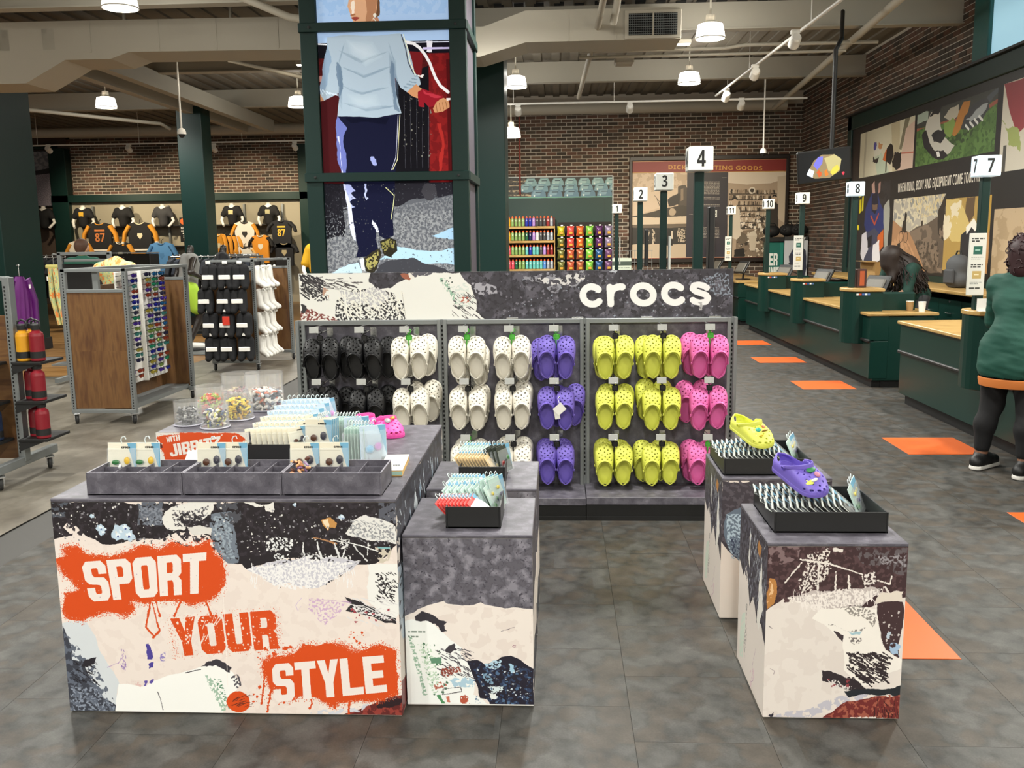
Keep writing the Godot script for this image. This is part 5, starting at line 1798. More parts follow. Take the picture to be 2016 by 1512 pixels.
	for k in [[3.86, -9.95, "white paper cup standing on the end of the long counter", "e8e6e0"], [3.77, -10.05, "brown paper cup left of the white cup on the counter end", "9a7a4e"]]:
		cu = thing("paper_cup", k[2], "cup", Vector3(k[0], 0.801, k[1]), 0.0, "paper cups")
		part(cu, "cup", mb().lathe([Vector2(0, 0.002), Vector2(0.03, 0), Vector2(0.04, 0.105), Vector2(0.037, 0.105), Vector2(0.028, 0.006), Vector2(0, 0.006)], 18).done(), mat(k[3], 0.6))
		part(cu, "rim", mb().tube([Vector3(0.04, 0.105, 0), Vector3(0.028, 0.105, 0.028), Vector3(0, 0.105, 0.04), Vector3(-0.028, 0.105, 0.028), Vector3(-0.04, 0.105, 0), Vector3(-0.028, 0.105, -0.028), Vector3(0, 0.105, -0.04), Vector3(0.028, 0.105, -0.028), Vector3(0.04, 0.105, 0)], 0.003, 5).done(), M.white)
	var gift := thing("gift_card_box", "dark red and orange printed box on the beech cap of tower eight", "box", Vector3(3.3, 1.05, -10.25))
	part(gift, "carton", bx(Vector3(0, 0.1, 0), Vector3(0.1, 0.2, 0.1), 0.003), mat("3a1c16", 0.5))
	part(gift, "orange_stripe", bx(Vector3(0, 0.1, 0.051), Vector3(0.05, 0.16, 0.003)), mat("a04a22", 0.5))

# ---------------------------------------------------------------- team shop on the far left wall
func garment(called: String, label: String, cat_: String, pos: Vector3, w: float, h: float, body, sleeve, stripe, num: String, numcol, group: String, turn := 0.0, short := false) -> Node3D:
	var t := thing(called, label, cat_, pos, turn, group)
	var hw := w * 0.29
	var d := 0.09
	var hem := 0.02
	var o := pv([-hw, -h, hw, -h, hw * 1.02, -h * 0.45, hw * 1.1, -h * 0.22, hw * 1.05, -h * 0.06, w * 0.14, 0, w * 0.07, -h * 0.03, 0, -h * 0.05, -w * 0.07, -h * 0.03, -w * 0.14, 0, -hw * 1.05, -h * 0.06, -hw * 1.1, -h * 0.22, -hw * 1.02, -h * 0.45])
	part(t, "body_panel", mb().prism(o, d, 0.018).done(), mat(body, 0.8))
	for s in [-1.0, 1.0]:
		var e: float = 0.42 if short else 0.72
		var sl := [Vector3(s * hw * 0.92, -h * 0.1, 0), Vector3(s * w * 0.4, -h * (0.1 + 0.35 * e), 0.02), Vector3(s * w * 0.45, -h * e, 0.04)]
		part(t, "sleeve", mb().tube(sl, [w * 0.115, w * 0.1, w * 0.085], 10, 0.55).done(), mat(sleeve, 0.8))
		if stripe != "" and not short:
			part(t, "sleeve_band", mb().tube([Vector3(s * w * 0.437, -h * 0.6, 0.036), Vector3(s * w * 0.446, -h * 0.67, 0.039)], w * 0.1, 10, 0.55).done(), mat(stripe, 0.8))
	if stripe != "":
		part(t, "hem_band", bx(Vector3(0, -h * 0.85, 0), Vector3(hw * 2.03, h * 0.07, d + 0.008), 0.01), mat(stripe, 0.8))
		part(t, "hem", bx(Vector3(0, -h * 0.96, 0), Vector3(hw * 2.02, h * 0.09, d + 0.006), 0.01), mat(sleeve, 0.8))
	part(t, "collar", mb().tube([Vector3(-w * 0.12, -0.005, 0.03), Vector3(-w * 0.07, -h * 0.05, d / 2 + 0.005), Vector3(0, -h * 0.07, d / 2 + 0.01), Vector3(w * 0.07, -h * 0.05, d / 2 + 0.005), Vector3(w * 0.12, -0.005, 0.03)], 0.014, 6).done(), mat(numcol if num == "" else sleeve, 0.8))
	if num != "":
		lettering(num, h * 0.26, mat(numcol, 0.7), t, Transform3D(Basis.IDENTITY, Vector3(0, -h * 0.46, d / 2 + 0.003)), 0.8, "number")
		part(t, "name_bar", bx(Vector3(0, -h * 0.24, d / 2 + 0.002), Vector3(w * 0.26, h * 0.06, 0.006)), mat(numcol, 0.7))
	else:
		# a plain shield-like patch stands in for the club's mascot
		part(t, "chest_patch", mb(Transform3D(Basis.IDENTITY, Vector3(0, -h * 0.42, d / 2))).prism(pv([0, -0.09, 0.07, 0.0, 0.06, 0.07, -0.06, 0.07, -0.07, 0.0]), 0.008).done(), mat(numcol, 0.7))
	part(t, "hanger_hook", mb().tube([Vector3(0, -0.02, 0), Vector3(0, 0.05, 0), Vector3(0.02, 0.08, -0.03), Vector3(0, 0.09, -0.12)], 0.008, 6).done(), M.black)
	return t

func bust(pos: Vector3, shirt, mark, label: String) -> void:
	var t := thing("display_bust", label, "mannequin", pos, 0.0, "white mannequin busts on the jersey wall")
	part(t, "torso", nets(bones([[Vector3(0, 0.04, 0), Vector3(0, 0.26, 0.01), 0.1, 0.12], [Vector3(-0.13, 0.4, 0), Vector3(0.13, 0.4, 0), 0.075, 0.075], [Vector3(-0.08, 0.3, 0), Vector3(0.08, 0.3, 0), 0.11, 0.11], [Vector3(0, 0.4, 0), Vector3(0, 0.5, 0), 0.06, 0.05]], 0.06), Vector3(-0.25, -0.08, -0.16), Vector3(0.25, 0.58, 0.16), 0.025), M.white)
	part(t, "shirt", nets(bones([[Vector3(0, 0.04, 0), Vector3(0, 0.26, 0.01), 0.115, 0.13], [Vector3(-0.13, 0.39, 0), Vector3(0.13, 0.39, 0), 0.085, 0.085], [Vector3(-0.08, 0.3, 0), Vector3(0.08, 0.3, 0), 0.12, 0.12], [Vector3(-0.16, 0.38, 0), Vector3(-0.24, 0.24, 0.02), 0.08, 0.07], [Vector3(0.16, 0.38, 0), Vector3(0.24, 0.24, 0.02), 0.08, 0.07]], 0.05), Vector3(-0.35, -0.1, -0.18), Vector3(0.35, 0.5, 0.18), 0.025), mat(shirt, 0.85))
	for s in [-1.0, 1.0]:
		part(t, "arm", mb().tube([Vector3(s * 0.23, 0.28, 0.02), Vector3(s * 0.29, 0.1, 0.02), Vector3(s * 0.22, -0.02, 0.12), Vector3(s * 0.19, -0.05, 0.15)], [0.045, 0.04, 0.034, 0.03], 8).done(), M.white)
	part(t, "neck_cap", mb(at(0, 0.5, 0)).lathe([Vector2(0.05, -0.04), Vector2(0.055, 0.03), Vector2(0.06, 0.04), Vector2(0, 0.05)], 12).done(), M.white)
	if mark != "":
		part(t, "print_patch", bx(Vector3(0, 0.3, 0.127), Vector3(0.13, 0.12, 0.03), 0.012), mat(mark, 0.7))

func build_left_shop() -> void:
	# green frame of the jersey alcove
	var f := struct("trim_alcove", bx(Vector3(-10.1, 2.86, -24.85), Vector3(7.4, 0.2, 0.3), 0.01), M.green)
	part(f, "upright", bx(Vector3(-13.55, 2.1, -24.85), Vector3(0.46, 4.2, 0.3), 0.01), M.green)
	part(f, "upright", bx(Vector3(-6.75, 2.1, -24.85), Vector3(0.4, 4.2, 0.3), 0.01), M.green)
	part(f, "head_rail", bx(Vector3(-14.4, 4.25, -24.85), Vector3(1.5, 0.1, 0.3)), M.green)
	struct("wall_jersey_panel", bx(Vector3(-10.1, 1.38, -24.92), Vector3(6.6, 2.76, 0.1)), mat("9b937f", 0.7))
	var al := thing("alcove_shelving", "grey steel frames and dark shelves behind the jerseys on the far wall", "wall shelving", Vector3(-10.1, 0, -24.8))
	for x in [-2.6, -1.55, -0.5, 0.55, 1.6, 2.65]:
		part(al, "upright", bx(Vector3(x, 1.6, 0.0), Vector3(0.05, 2.1, 0.08)), M.metal)
	for y in [2.1, 1.55, 1.0]:
		part(al, "shelf", bx(Vector3(0.02, y, 0.12), Vector3(5.3, 0.03, 0.34)), M.black)
	# stadium print beyond the left pilaster
	var p := Pic.new(256, 512, "3b3a46", 111, [0, 0, 100, 200])
	p.poly([0, 0, 100, 0, 100, 60, 0, 90], "70707a")
	p.poly([0, 0, 100, 0, 100, 60, 0, 90], "8f8f96", 0, noise(112, 0.03, 4), 0.0)
	p.poly([10, 5, 40, 5, 40, 14, 10, 14], "b9bcc6")
	p.poly([0, 90, 100, 60, 100, 90, 0, 110], "24232b")
	p.poly([20, 95, 100, 80, 100, 200, 50, 200, 30, 140], "77707c")
	p.poly([20, 95, 100, 80, 100, 200, 50, 200, 30, 140], "a19aa6", 0, noise(113, 0.15, 2), 0.05)
	p.poly([0, 100, 16, 96, 40, 150, 52, 200, 0, 200], "8e3a30", 0.02)
	p.poly([0, 120, 8, 120, 24, 200, 0, 200], "6d2a24")
	p.line([18, 96, 44, 150, 56, 200], 2, "d8d4cc")
	var sp := thing("stadium_poster", "tall wall print of a packed stadium left of the jersey alcove", "wall print", Vector3(-14.35, 0, -24.9))
	part(sp, "print_board", mb().panel(Vector3(-0.75, 2.7, 0), Vector3(1.3, 0, 0), Vector3(0, 1.45, 0), Vector3(0, 0, 1)).done(), tex(p.im, 0.5))
	part(sp, "backing_board", bx(Vector3(-0.1, 3.42, -0.03), Vector3(1.34, 1.5, 0.04)), M.black)
	# busts, upper row
	var Z := -24.55
	bust(Vector3(-12.85, 2.13, Z), "17171a", "d8a830", "white bust in a black shirt with yellow print, leftmost in the jersey alcove")
	bust(Vector3(-11.75, 2.13, Z), "141416", "", "white bust in a plain black shirt, second in the jersey alcove")
	bust(Vector3(-10.65, 2.13, Z), "3b3b3d", "", "white bust in a charcoal shirt, left of the green column")
	bust(Vector3(-8.75, 2.13, Z), "161618", "cfc08a", "white bust in a black shirt with a pale crest, right of the green column")
	bust(Vector3(-7.75, 2.13, Z), "161618", "a9a27c", "white bust in a black shirt with a tall print, rightmost in the alcove")
	bust(Vector3(-13.95, 2.13, Z), "141416", "", "white bust in a black shirt in front of the stadium print")
	bust(Vector3(-14.5, 2.13, Z), "141416", "", "white bust cut off by the big green column at the far left")
	# jerseys
	var g := "jerseys on the far wall"
	var bk := "151517"
	var au := "d8922a"
	var wh := "e2ddd2"
	garment("jersey", "black jersey with gold sleeves and number 87, left part of the alcove", "jersey", Vector3(-12.3, 2.2, -24.3), 1.0, 0.86, bk, au, wh, "87", "c9783a", g, 0.15)
	garment("jersey", "black jersey with gold sleeves and a pale chest patch beside jersey 87", "jersey", Vector3(-11.2, 2.2, -24.3), 1.0, 0.86, bk, au, wh, "", "d9cfae", g, 0.1)
	garment("jersey", "white jersey with gold sleeves low at the alcove's left edge", "jersey", Vector3(-12.85, 1.72, -24.2), 0.86, 0.78, wh, au, "1a1a1a", "", "a8563a", g)
	garment("jersey", "black jersey with a slanting line of white letters in the middle of the alcove", "jersey", Vector3(-11.72, 1.68, -24.2), 0.86, 0.8, bk, au, wh, "", "d9d4c4", g)
	garment("jersey", "light blue long sleeved shirt hanging left of the green column", "jersey", Vector3(-10.55, 1.66, -24.1), 0.95, 0.85, "5b95cf", "4f86bd", "", "", "4f86bd", g)
	garment("jersey", "white and gold jersey hanging at the top right of the green column", "jersey", Vector3(-8.35, 2.18, -24.3), 0.82, 0.8, wh, au, "1a1a1a", "", "2a2622", g, 0.2)
	garment("jersey", "black shirt with number 87 in yellow at the alcove's right end", "jersey", Vector3(-7.35, 2.2, -24.3), 0.85, 0.72, "17181d", "17181d", "", "87", "dcb13a", g, 0.0, true)
	garment("jersey", "gold jersey with pale chest patch right of the green column", "jersey", Vector3(-7.9, 1.82, -24.2), 0.72, 0.74, "dd8f26", bk, "", "", "e4dcc8", g, 0.0, true)
	garment("jersey", "black shirt with a pale crest low at the alcove's right end", "jersey", Vector3(-7.3, 1.6, -24.3), 0.8, 0.6, "17181d", "17181d", "", "", "a79a78", g, 0.0, true)
	garment("jersey", "white jersey with pale patch low between the gold and striped ones", "jersey", Vector3(-8.35, 1.52, -24.2), 0.8, 0.66, wh, "ddb06a", "1a1a1a", "", "33302c", g, 0.1)
	for k in 4:
		garment("jersey", "gold and black striped jersey, %s in the row right of the green column" % ORD[k], "jersey", Vector3(-8.95 + k * 0.1, 1.86, -24.05 - k * 0.1), 0.62, 0.74, au if k == 0 else bk, au, "d8922a", "", "d9cfae", g, -0.5)
	for k in 3:
		garment("jersey", "dark gold trimmed jersey low in the shadow, %s from the left under jersey 87" % ORD[k], "jersey", Vector3(-12.4 + k * 0.75, 1.3, -24.4), 0.7, 0.66, bk, bk, "c9842a", "", "3a3a3a", g)
	# help sign by the column
	var hs := Pic.new(100, 320, "141414", 121, [0, 0, 100, 320])
	hs.disc(50, 50, 42, "d2652a")
	hs.type("NEED", 12, 150, 26, "e6e2da", 1.0)
	hs.type("HELP", 12, 190, 26, "e6e2da", 1.0)
	hs.type("?", 30, 262, 60, "f0ece4", 1.0)
	hs.poly([44, 276, 70, 276, 80, 316, 50, 316], "d07a5a", 0.05)
	solo("help_sign", "narrow black sign with an orange disc and question mark left of the green column", "sign", mb().box(Vector3.ZERO, Vector3(0.2, 0.64, 0.02)).done(), M.black, at(-9.93, 1.98, -24.12))
	part(get_node("help_sign"), "post", bx(Vector3(0, -1.15, -0.01), Vector3(0.03, 1.66, 0.02)), M.black)
	part(get_node("help_sign"), "sign_print", mb().panel(Vector3(-0.1, -0.32, 0.012), Vector3(0.2, 0, 0), Vector3(0, 0.64, 0), Vector3(0, 0, 1)).done(), tex(hs.im, 0.5))
	# dark retail fixtures below the jerseys, so that the far wall closes
	var cl: Node3D = null
	for k in [[-12.6, -21.0, 0.1, "clothes rail of dark garments under the jersey wall, leftmost"], [-10.6, -20.6, 0.1, "clothes rail of dark garments under the jersey wall, middle"], [-7.0, -18.6, 0.0, "clothes rail of black and gold garments right of the sock rack"], [-6.2, -16.4, 0.0, "clothes rail with pale hangers behind the sock rack"], [-9.9, -17.6, 0.0, "clothes rail of dark garments behind the person in green at the left"]]:
		if cl == null:
			cl = thing("clothes_rail", k[3], "clothes rail", Vector3(k[0], 0, k[1]), k[2], "clothes rails in the team shop")
			part(cl, "rail", mb().tube([Vector3(-0.85, 1.38, 0), Vector3(0.85, 1.38, 0)], 0.016, 8).done(), M.chrome)
			for s in [-1, 1]:
				part(cl, "upright", bx(Vector3(s * 0.85, 0.7, 0), Vector3(0.04, 1.4, 0.04)), M.metal)
				part(cl, "foot", bx(Vector3(s * 0.85, 0.03, 0), Vector3(0.05, 0.06, 0.5)), M.metal)
		else:
			cl = dup(cl, at(k[0], 0, k[1], k[2]), k[3])
	for r in 5:
		var k: Array = [[-12.6, -21.0], [-10.6, -20.6], [-7.0, -18.6], [-6.2, -16.4], [-9.9, -17.6]][r]
		for i in 13:
			var dark: Array = ["17171b", "1c2330", "141416", "22252c", "101012"]
			var c = dark[(i * 3 + r) % 5] if r != 2 or i % 4 else "c98a28"
			var nm := "%s garment on the %s, %s from its left end" % ["gold" if c == "c98a28" else "dark", ["left rail under the jersey wall", "middle rail under the jersey wall", "rail right of the sock rack", "rail behind the sock rack", "rail behind the person at the left"][r], ORD[i]]
			var t: Node3D
			if not M.has("hang"):
				t = thing("hanging_garment", nm, "garment", Vector3(k[0] - 0.78 + i * 0.13, 1.38, k[1]), 0, "garments on the team shop rails")
				part(t, "cloth", mb(Transform3D(Basis(Vector3.UP, PI / 2), Vector3.ZERO)).prism(pv([-0.24, -0.78, 0.24, -0.78, 0.22, -0.4, 0.3, -0.42, 0.33, -0.3, 0.2, -0.08, 0.05, -0.03, -0.05, -0.03, -0.2, -0.08, -0.33, -0.3, -0.3, -0.42, -0.22, -0.4]), 0.07, 0.02).done(), mat(c, 0.85))
				part(t, "hanger_hook", mb().tube([Vector3(0, -0.04, 0), Vector3(0, 0.02, 0), Vector3(0, 0.03, 0.02), Vector3(0, 0.01, 0.03)], 0.005, 5).done(), M.white)
				M.hang = t
			else:
				t = dup(M.hang, at(k[0] - 0.78 + i * 0.13, 1.38, k[1], rng.randf_range(-0.15, 0.15)), nm)
				if not M.has("cl" + c):
					M["cl" + c] = mat(c, 0.85)
				t.get_node("cloth").material_override = M["cl" + c]
	# black fixture with team lettering
	var bd := thing("team_fixture", "low black fixture with a white swoosh mark and team lettering before the jerseys", "display fixture", Vector3(-8.35, 0, -16.9))
	part(bd, "body", bx(Vector3(0, 0.72, 0), Vector3(1.6, 1.44, 0.4), 0.01), M.black)
	part(bd, "ledge", bx(Vector3(0.4, 1.46, 0.0), Vector3(0.8, 0.02, 0.44)), M.metal)
	var sw := pv([-0.12, 0.0, -0.08, -0.035, 0.0, -0.03, 0.14, 0.05, 0.0, -0.005, -0.06, -0.01, -0.09, 0.02])
	part(bd, "swoosh_mark", mb(Transform3D(Basis.IDENTITY, Vector3(0.18, 1.33, 0.202))).prism(sw, 0.006).done(), M.white)
	lettering("ANY TEAM", 0.085, M.white, bd, Transform3D(Basis.IDENTITY, Vector3(0.44, 1.12, 0.202)), 1.0)
	lettering("IS OUR TEAM", 0.06, M.white, bd, Transform3D(Basis.IDENTITY, Vector3(0.55, 0.98, 0.202)), 0.9)

func mannequin(pos: Vector3, turn: float, top, low, tee: bool, label: String) -> void:
	var t := thing("mannequin", label, "mannequin", pos, turn, "dark running mannequins")
	var skin := mat("2b2521", 0.3)
	var B := [[Vector3(0, 0.98, 0), Vector3(0, 1.1, 0.02), 0.13, 0.11], [Vector3(0, 1.1, 0.02), Vector3(0, 1.3, 0.05), 0.11, 0.13], [Vector3(-0.15, 1.4, 0.05), Vector3(0.15, 1.4, 0.05), 0.06, 0.06], [Vector3(0, 1.38, 0.05), Vector3(0, 1.55, 0.08), 0.06, 0.05],
		[Vector3(-0.18, 1.4, 0.05), Vector3(-0.32, 1.2, -0.06), 0.05, 0.042], [Vector3(-0.32, 1.2, -0.06), Vector3(-0.24, 1.1, 0.16), 0.04, 0.03], [Vector3(0.18, 1.4, 0.05), Vector3(0.34, 1.24, 0.0), 0.05, 0.042], [Vector3(0.34, 1.24, 0.0), Vector3(0.3, 1.02, -0.12), 0.04, 0.03],
		[Vector3(-0.09, 0.95, 0), Vector3(-0.1, 0.55, 0.14), 0.1, 0.065], [Vector3(-0.1, 0.55, 0.14), Vector3(-0.1, 0.14, -0.06), 0.06, 0.04], [Vector3(0.09, 0.95, 0), Vector3(0.1, 0.56, -0.05), 0.1, 0.065], [Vector3(0.1, 0.56, -0.05), Vector3(0.1, 0.3, -0.36), 0.06, 0.04]]
	part(t, "body", nets(bones(B, 0.04), Vector3(-0.42, 0.05, -0.45), Vector3(0.42, 1.65, 0.35), 0.022), skin)
	part(t, "top", nets(bones(B.slice(0, 3) + ([B[4], B[6]] if tee else []), 0.05, 0.02), Vector3(-0.42, 0.95, -0.25), Vector3(0.42, 1.5, 0.35), 0.022), mat(top, 0.85))
	part(t, "shorts", nets(bones([[Vector3(0, 0.96, 0), Vector3(0, 1.02, 0), 0.15, 0.14], [Vector3(-0.09, 0.92, 0), Vector3(-0.11, 0.68, 0.09), 0.13, 0.125], [Vector3(0.09, 0.92, 0), Vector3(0.11, 0.68, -0.03), 0.13, 0.125]], 0.03), Vector3(-0.3, 0.5, -0.25), Vector3(0.3, 1.2, 0.3), 0.022), mat(low, 0.85))
	for s in [-1.0, 1.0]:
		var fz := -0.02 if s < 0 else -0.4
		var fy := 0.1 if s < 0 else 0.26
		part(t, "shoe", nets(bones([[Vector3(s * 0.1, fy, fz - 0.06), Vector3(s * 0.1, fy - 0.02, fz + 0.16), 0.05, 0.04]], 0.02), Vector3(s * 0.1 - 0.08, fy - 0.09, fz - 0.14), Vector3(s * 0.1 + 0.08, fy + 0.08, fz + 0.24), 0.016), M.white if s < 0 else M.black)
	part(t, "base_plate", mb().lathe([Vector2(0.0, 0.02), Vector2(0.2, 0.02), Vector2(0.21, 0.0)], 20).done(), M.black)
	part(t, "support_rod", mb().tube([Vector3(0, 0.01, 0), Vector3(0, 0.9, -0.02)], 0.012, 6).done(), M.metal)

# ---------------------------------------------------------------- wheeled racks on the pale floor
func caster(t: Node3D, x: float, z: float) -> void:
	var m := mb(Transform3D(Basis(Vector3.UP, 0.6), Vector3(x, 0, z)))
	m.xf = m.xf * Transform3D(Basis(Vector3(0, 0, 1), PI / 2), Vector3(0.014, 0.046, 0))
	m.lathe([Vector2(0.0, 0), Vector2(0.038, 0.0), Vector2(0.046, 0.006), Vector2(0.046, 0.022), Vector2(0.038, 0.028), Vector2(0, 0.028)], 16)
	part(t, "wheel", m.done(), M.rubber)
	var k := mb(Transform3D(Basis(Vector3.UP, 0.6), Vector3(x, 0, z)))
	for s in [-1, 1]:
		k.box(Vector3(s * 0.02, 0.06, 0.0), Vector3(0.004, 0.06, 0.04))
	k.box(Vector3(0, 0.092, 0.008), Vector3(0.06, 0.012, 0.07), 0.003)
	part(t, "caster_fork", k.done(), M.chrome)

func slots(x: float, y0: float, y1: float, z: float) -> ArrayMesh:
	var m := mb()
	var y := y0
	while y < y1:
		m.box(Vector3(x, y, z), Vector3(0.008, 0.014, 0.004))
		y += 0.026
	return m.done()

func end_frame(t: Node3D, x0: float, x1: float, z: float, panel_low: float, panel_top: float) -> void:
	for x in [x0 + 0.02, x1 - 0.02]:
		part(t, "post", bx(Vector3(x, 0.755, z), Vector3(0.042, 1.31, 0.042), 0.003), M.metal)
		part(t, "slot_row", slots(x, 0.14, 1.38, z + 0.021), M.slot)
	part(t, "top_bar", bx(Vector3((x0 + x1) / 2, 1.395, z), Vector3(x1 - x0, 0.03, 0.042), 0.003), M.metal)
	part(t, "panel_bar", bx(Vector3((x0 + x1) / 2, panel_top + 0.015, z), Vector3(x1 - x0 - 0.08, 0.03, 0.036), 0.003), M.metal)
	part(t, "base_bar", bx(Vector3((x0 + x1) / 2, 0.115, z), Vector3(x1 - x0, 0.034, 0.05), 0.003), M.metal)
	part(t, "wood_panel", mb(Transform3D(Basis(Vector3(0, 0, 1), PI / 2), Vector3((x0 + x1) / 2, (panel_low + panel_top) / 2, z))).box(Vector3.ZERO, Vector3(panel_top - panel_low, x1 - x0 - 0.08, 0.02)).done(), M.walnut)

func sunglasses_at(pos: Vector3, c, label: String) -> void:
	if not M.has("lens" + c):
		M["lens" + c] = mat(c, 0.08, 0.75)
	if not M.has("shades"):
		var t := thing("sunglasses", label, "sunglasses", pos, PI / 2, "sunglasses on the white display panel")
		for s in [-1.0, 1.0]:
			part(t, "lens", mb(Transform3D(Basis(Vector3.UP, s * 0.25), Vector3(s * 0.032, 0, 0.0))).ball(Vector3.ZERO, Vector3(0.03, 0.02, 0.01), 10).done(), M["lens" + c])
		var m := mb()
		m.tube([Vector3(-0.066, 0.008, -0.012), Vector3(-0.04, 0.021, 0.004), Vector3(0, 0.016, 0.01), Vector3(0.04, 0.021, 0.004), Vector3(0.066, 0.008, -0.012)], 0.004, 6)
		m.tube([Vector3(-0.066, 0.008, -0.012), Vector3(-0.066, 0.0, -0.06)], 0.003, 5)
		m.tube([Vector3(0.066, 0.008, -0.012), Vector3(0.066, 0.0, -0.06)], 0.003, 5)
		part(t, "frame", m.done(), M.black)
		M.shades = t
	else:
		var b := dup(M.shades, at(pos.x, pos.y, pos.z, PI / 2 + rng.randf_range(-0.15, 0.15)), label)
		b.get_node("lens").material_override = M["lens" + c]
		b.get_node("lens_001").material_override = M["lens" + c]

func sports_bottle(pos: Vector3, key: String, label: String) -> void:
	if not M.has("steel"):
		M.steel = {"y": mat("c98f1e", 0.35), "r": mat("7a1622", 0.35), "n": mat("1c2b45", 0.35)}
		var t := thing("steel_bottle", label, "water bottle", pos, 0.0, "insulated bottles on the left rack")
		part(t, "bottle_body", mb().lathe([Vector2(0, 0.0), Vector2(0.044, 0.0), Vector2(0.047, 0.004), Vector2(0.047, 0.17), Vector2(0.043, 0.19), Vector2(0.026, 0.205), Vector2(0.026, 0.22)], 20, false).done(), M.steel[key])
		part(t, "label_band", mb().lathe([Vector2(0.0476, 0.02), Vector2(0.0478, 0.02), Vector2(0.0478, 0.065), Vector2(0.0476, 0.065)], 20).done(), M.black)
		part(t, "cap", mb().lathe([Vector2(0.031, 0.215), Vector2(0.032, 0.245), Vector2(0.028, 0.252), Vector2(0, 0.252)], 16).done(), M.black)
		part(t, "carry_loop", mb().tube([Vector3(-0.03, 0.235, 0), Vector3(-0.028, 0.268, 0), Vector3(0, 0.282, 0), Vector3(0.028, 0.268, 0), Vector3(0.03, 0.235, 0)], 0.007, 6).done(), M.black)
		M.steelbottle = t
	else:
		var b := dup(M.steelbottle, at(pos.x, pos.y, pos.z), label)
		b.get_node("bottle_body").material_override = M.steel[key]

func build_racks() -> void:
	# bottle rack cut by the left picture edge
	var t := thing("bottle_rack", "grey steel rack on casters with side shelves of bottles at the left picture edge", "display rack", Vector3(-3.745, 0, -6.07))
	part(t, "post", bx(Vector3(0.0, 0.77, 0), Vector3(0.05, 1.28, 0.07), 0.004), M.metal)
	part(t, "slot_row", slots(-0.008, 0.2, 1.36, 0.036), M.slot)
	part(t, "foot_beam", bx(Vector3(-0.005, 0.135, 0.0), Vector3(0.05, 0.06, 0.78), 0.004), M.metal)
	part(t, "post", bx(Vector3(-0.95, 0.77, 0), Vector3(0.05, 1.28, 0.07), 0.004), M.metal)
	part(t, "foot_beam", bx(Vector3(-0.95, 0.135, 0.0), Vector3(0.05, 0.06, 0.78), 0.004), M.metal)
	for k in [[0.0, 0.3], [0.0, -0.3], [-0.95, 0.3], [-0.95, -0.3]]:
		caster(t, k[0], k[1])
	part(t, "top_bar", bx(Vector3(-0.475, 1.4, 0), Vector3(0.95, 0.03, 0.06), 0.003), M.metal)
	part(t, "wood_panel", bx(Vector3(-0.475, 0.65, 0), Vector3(0.9, 1.0, 0.02)), M.walnut)
	for y in [0.84, 0.57, 0.305]:
		part(t, "side_shelf", bx(Vector3(0.125, y - 0.012, -0.06), Vector3(0.2, 0.02, 0.3), 0.003), M.black)
		part(t, "shelf_bracket", mb(Transform3D(Basis.IDENTITY, Vector3(0, 0, 0.08))).prism(pv([0.02, y - 0.022, 0.2, y - 0.022, 0.02, y - 0.09]), 0.006).done(), M.black)
		part(t, "front_shelf", bx(Vector3(-0.48, y - 0.012, 0.16), Vector3(0.86, 0.02, 0.28), 0.003), M.black)
	var G := "insulated bottles on the left rack"
	sports_bottle(Vector3(-3.66, 0.84, -6.16), "y", "yellow insulated bottle, rear one on the rack's top side shelf")
	sports_bottle(Vector3(-3.665, 0.84, -6.05), "y", "yellow insulated bottle, front left on the rack's top side shelf")
	sports_bottle(Vector3(-3.57, 0.84, -6.05), "r", "dark red insulated bottle beside the yellow ones")
	sports_bottle(Vector3(-3.66, 0.57, -6.1), "r", "dark red insulated bottle, left one on the middle side shelf")
	sports_bottle(Vector3(-3.575, 0.57, -6.03), "r", "dark red insulated bottle, right one on the middle side shelf")
	sports_bottle(Vector3(-3.655, 0.305, -6.1), "r", "dark red insulated bottle, left one on the lowest side shelf")
	sports_bottle(Vector3(-3.57, 0.305, -6.03), "r", "dark red insulated bottle, right one on the lowest side shelf")
	sports_bottle(Vector3(-3.86, 0.305, -5.95), "n", "navy bottle with white label cut by the left picture edge")
	var pj := thing("purple_jacket", "shiny purple jacket hanging behind the bottle rack's post", "jacket", Vector3(-3.93, 1.42, -6.5), 0.9)
	pj.scale = Vector3(0.42, 0.72, 0.6)
	var g := []
	for a in 13:
		var row := []
		for b in 17:
			var u := a / 12.0
			var w := b / 16.0 - 0.5
			var wide := lerpf(0.14, 0.34, minf(u * 3.5, 1.0)) + 0.06 * u
			row.append(Vector3(w * wide, -0.03 - u * 0.58, 0.05 + 0.05 * cos(w * PI) + 0.016 * sin(w * 30 + u * 3) * u))
		g.append(row)
	var jm := mb().sheet(g)
	var gb := []
	for row in g:
		var rb := []
		for q in row:
			rb.append(Vector3(q.x, q.y, -q.z + 0.04))
		gb.append(rb)
	jm.sheet(gb)
	part(pj, "jacket_body", jm.done(), mat("5f1668", 0.42))
	for s in [-1.0, 1.0]:
		part(pj, "sleeve", mb().tube([Vector3(s * 0.13, -0.06, 0.03), Vector3(s * 0.21, -0.28, 0.05), Vector3(s * 0.2, -0.52, 0.07)], [0.055, 0.055, 0.045], 10).done(), mat("551460", 0.42))
	part(pj, "hanger_hook", mb().tube([Vector3(0, -0.03, 0.04), Vector3(0, 0.06, 0.04), Vector3(0.02, 0.09, 0.02), Vector3(0, 0.08, -0.02)], 0.006, 6).done(), M.chrome)
	part(pj, "price_tag", bx(Vector3(0.12, -0.13, 0.11), Vector3(0.03, 0.04, 0.003)), M.white)
	# wheeled walnut rack with sunglasses
	var r := thing("walnut_rack", "wheeled grey rack with walnut end panels and sunglasses between them", "display rack", Vector3(-4.155, 0, -8.7))
	end_frame(r, -0.3, 0.3, 0.67, 0.14, 1.195)
	end_frame(r, -0.3, 0.3, -0.67, 0.14, 1.25)
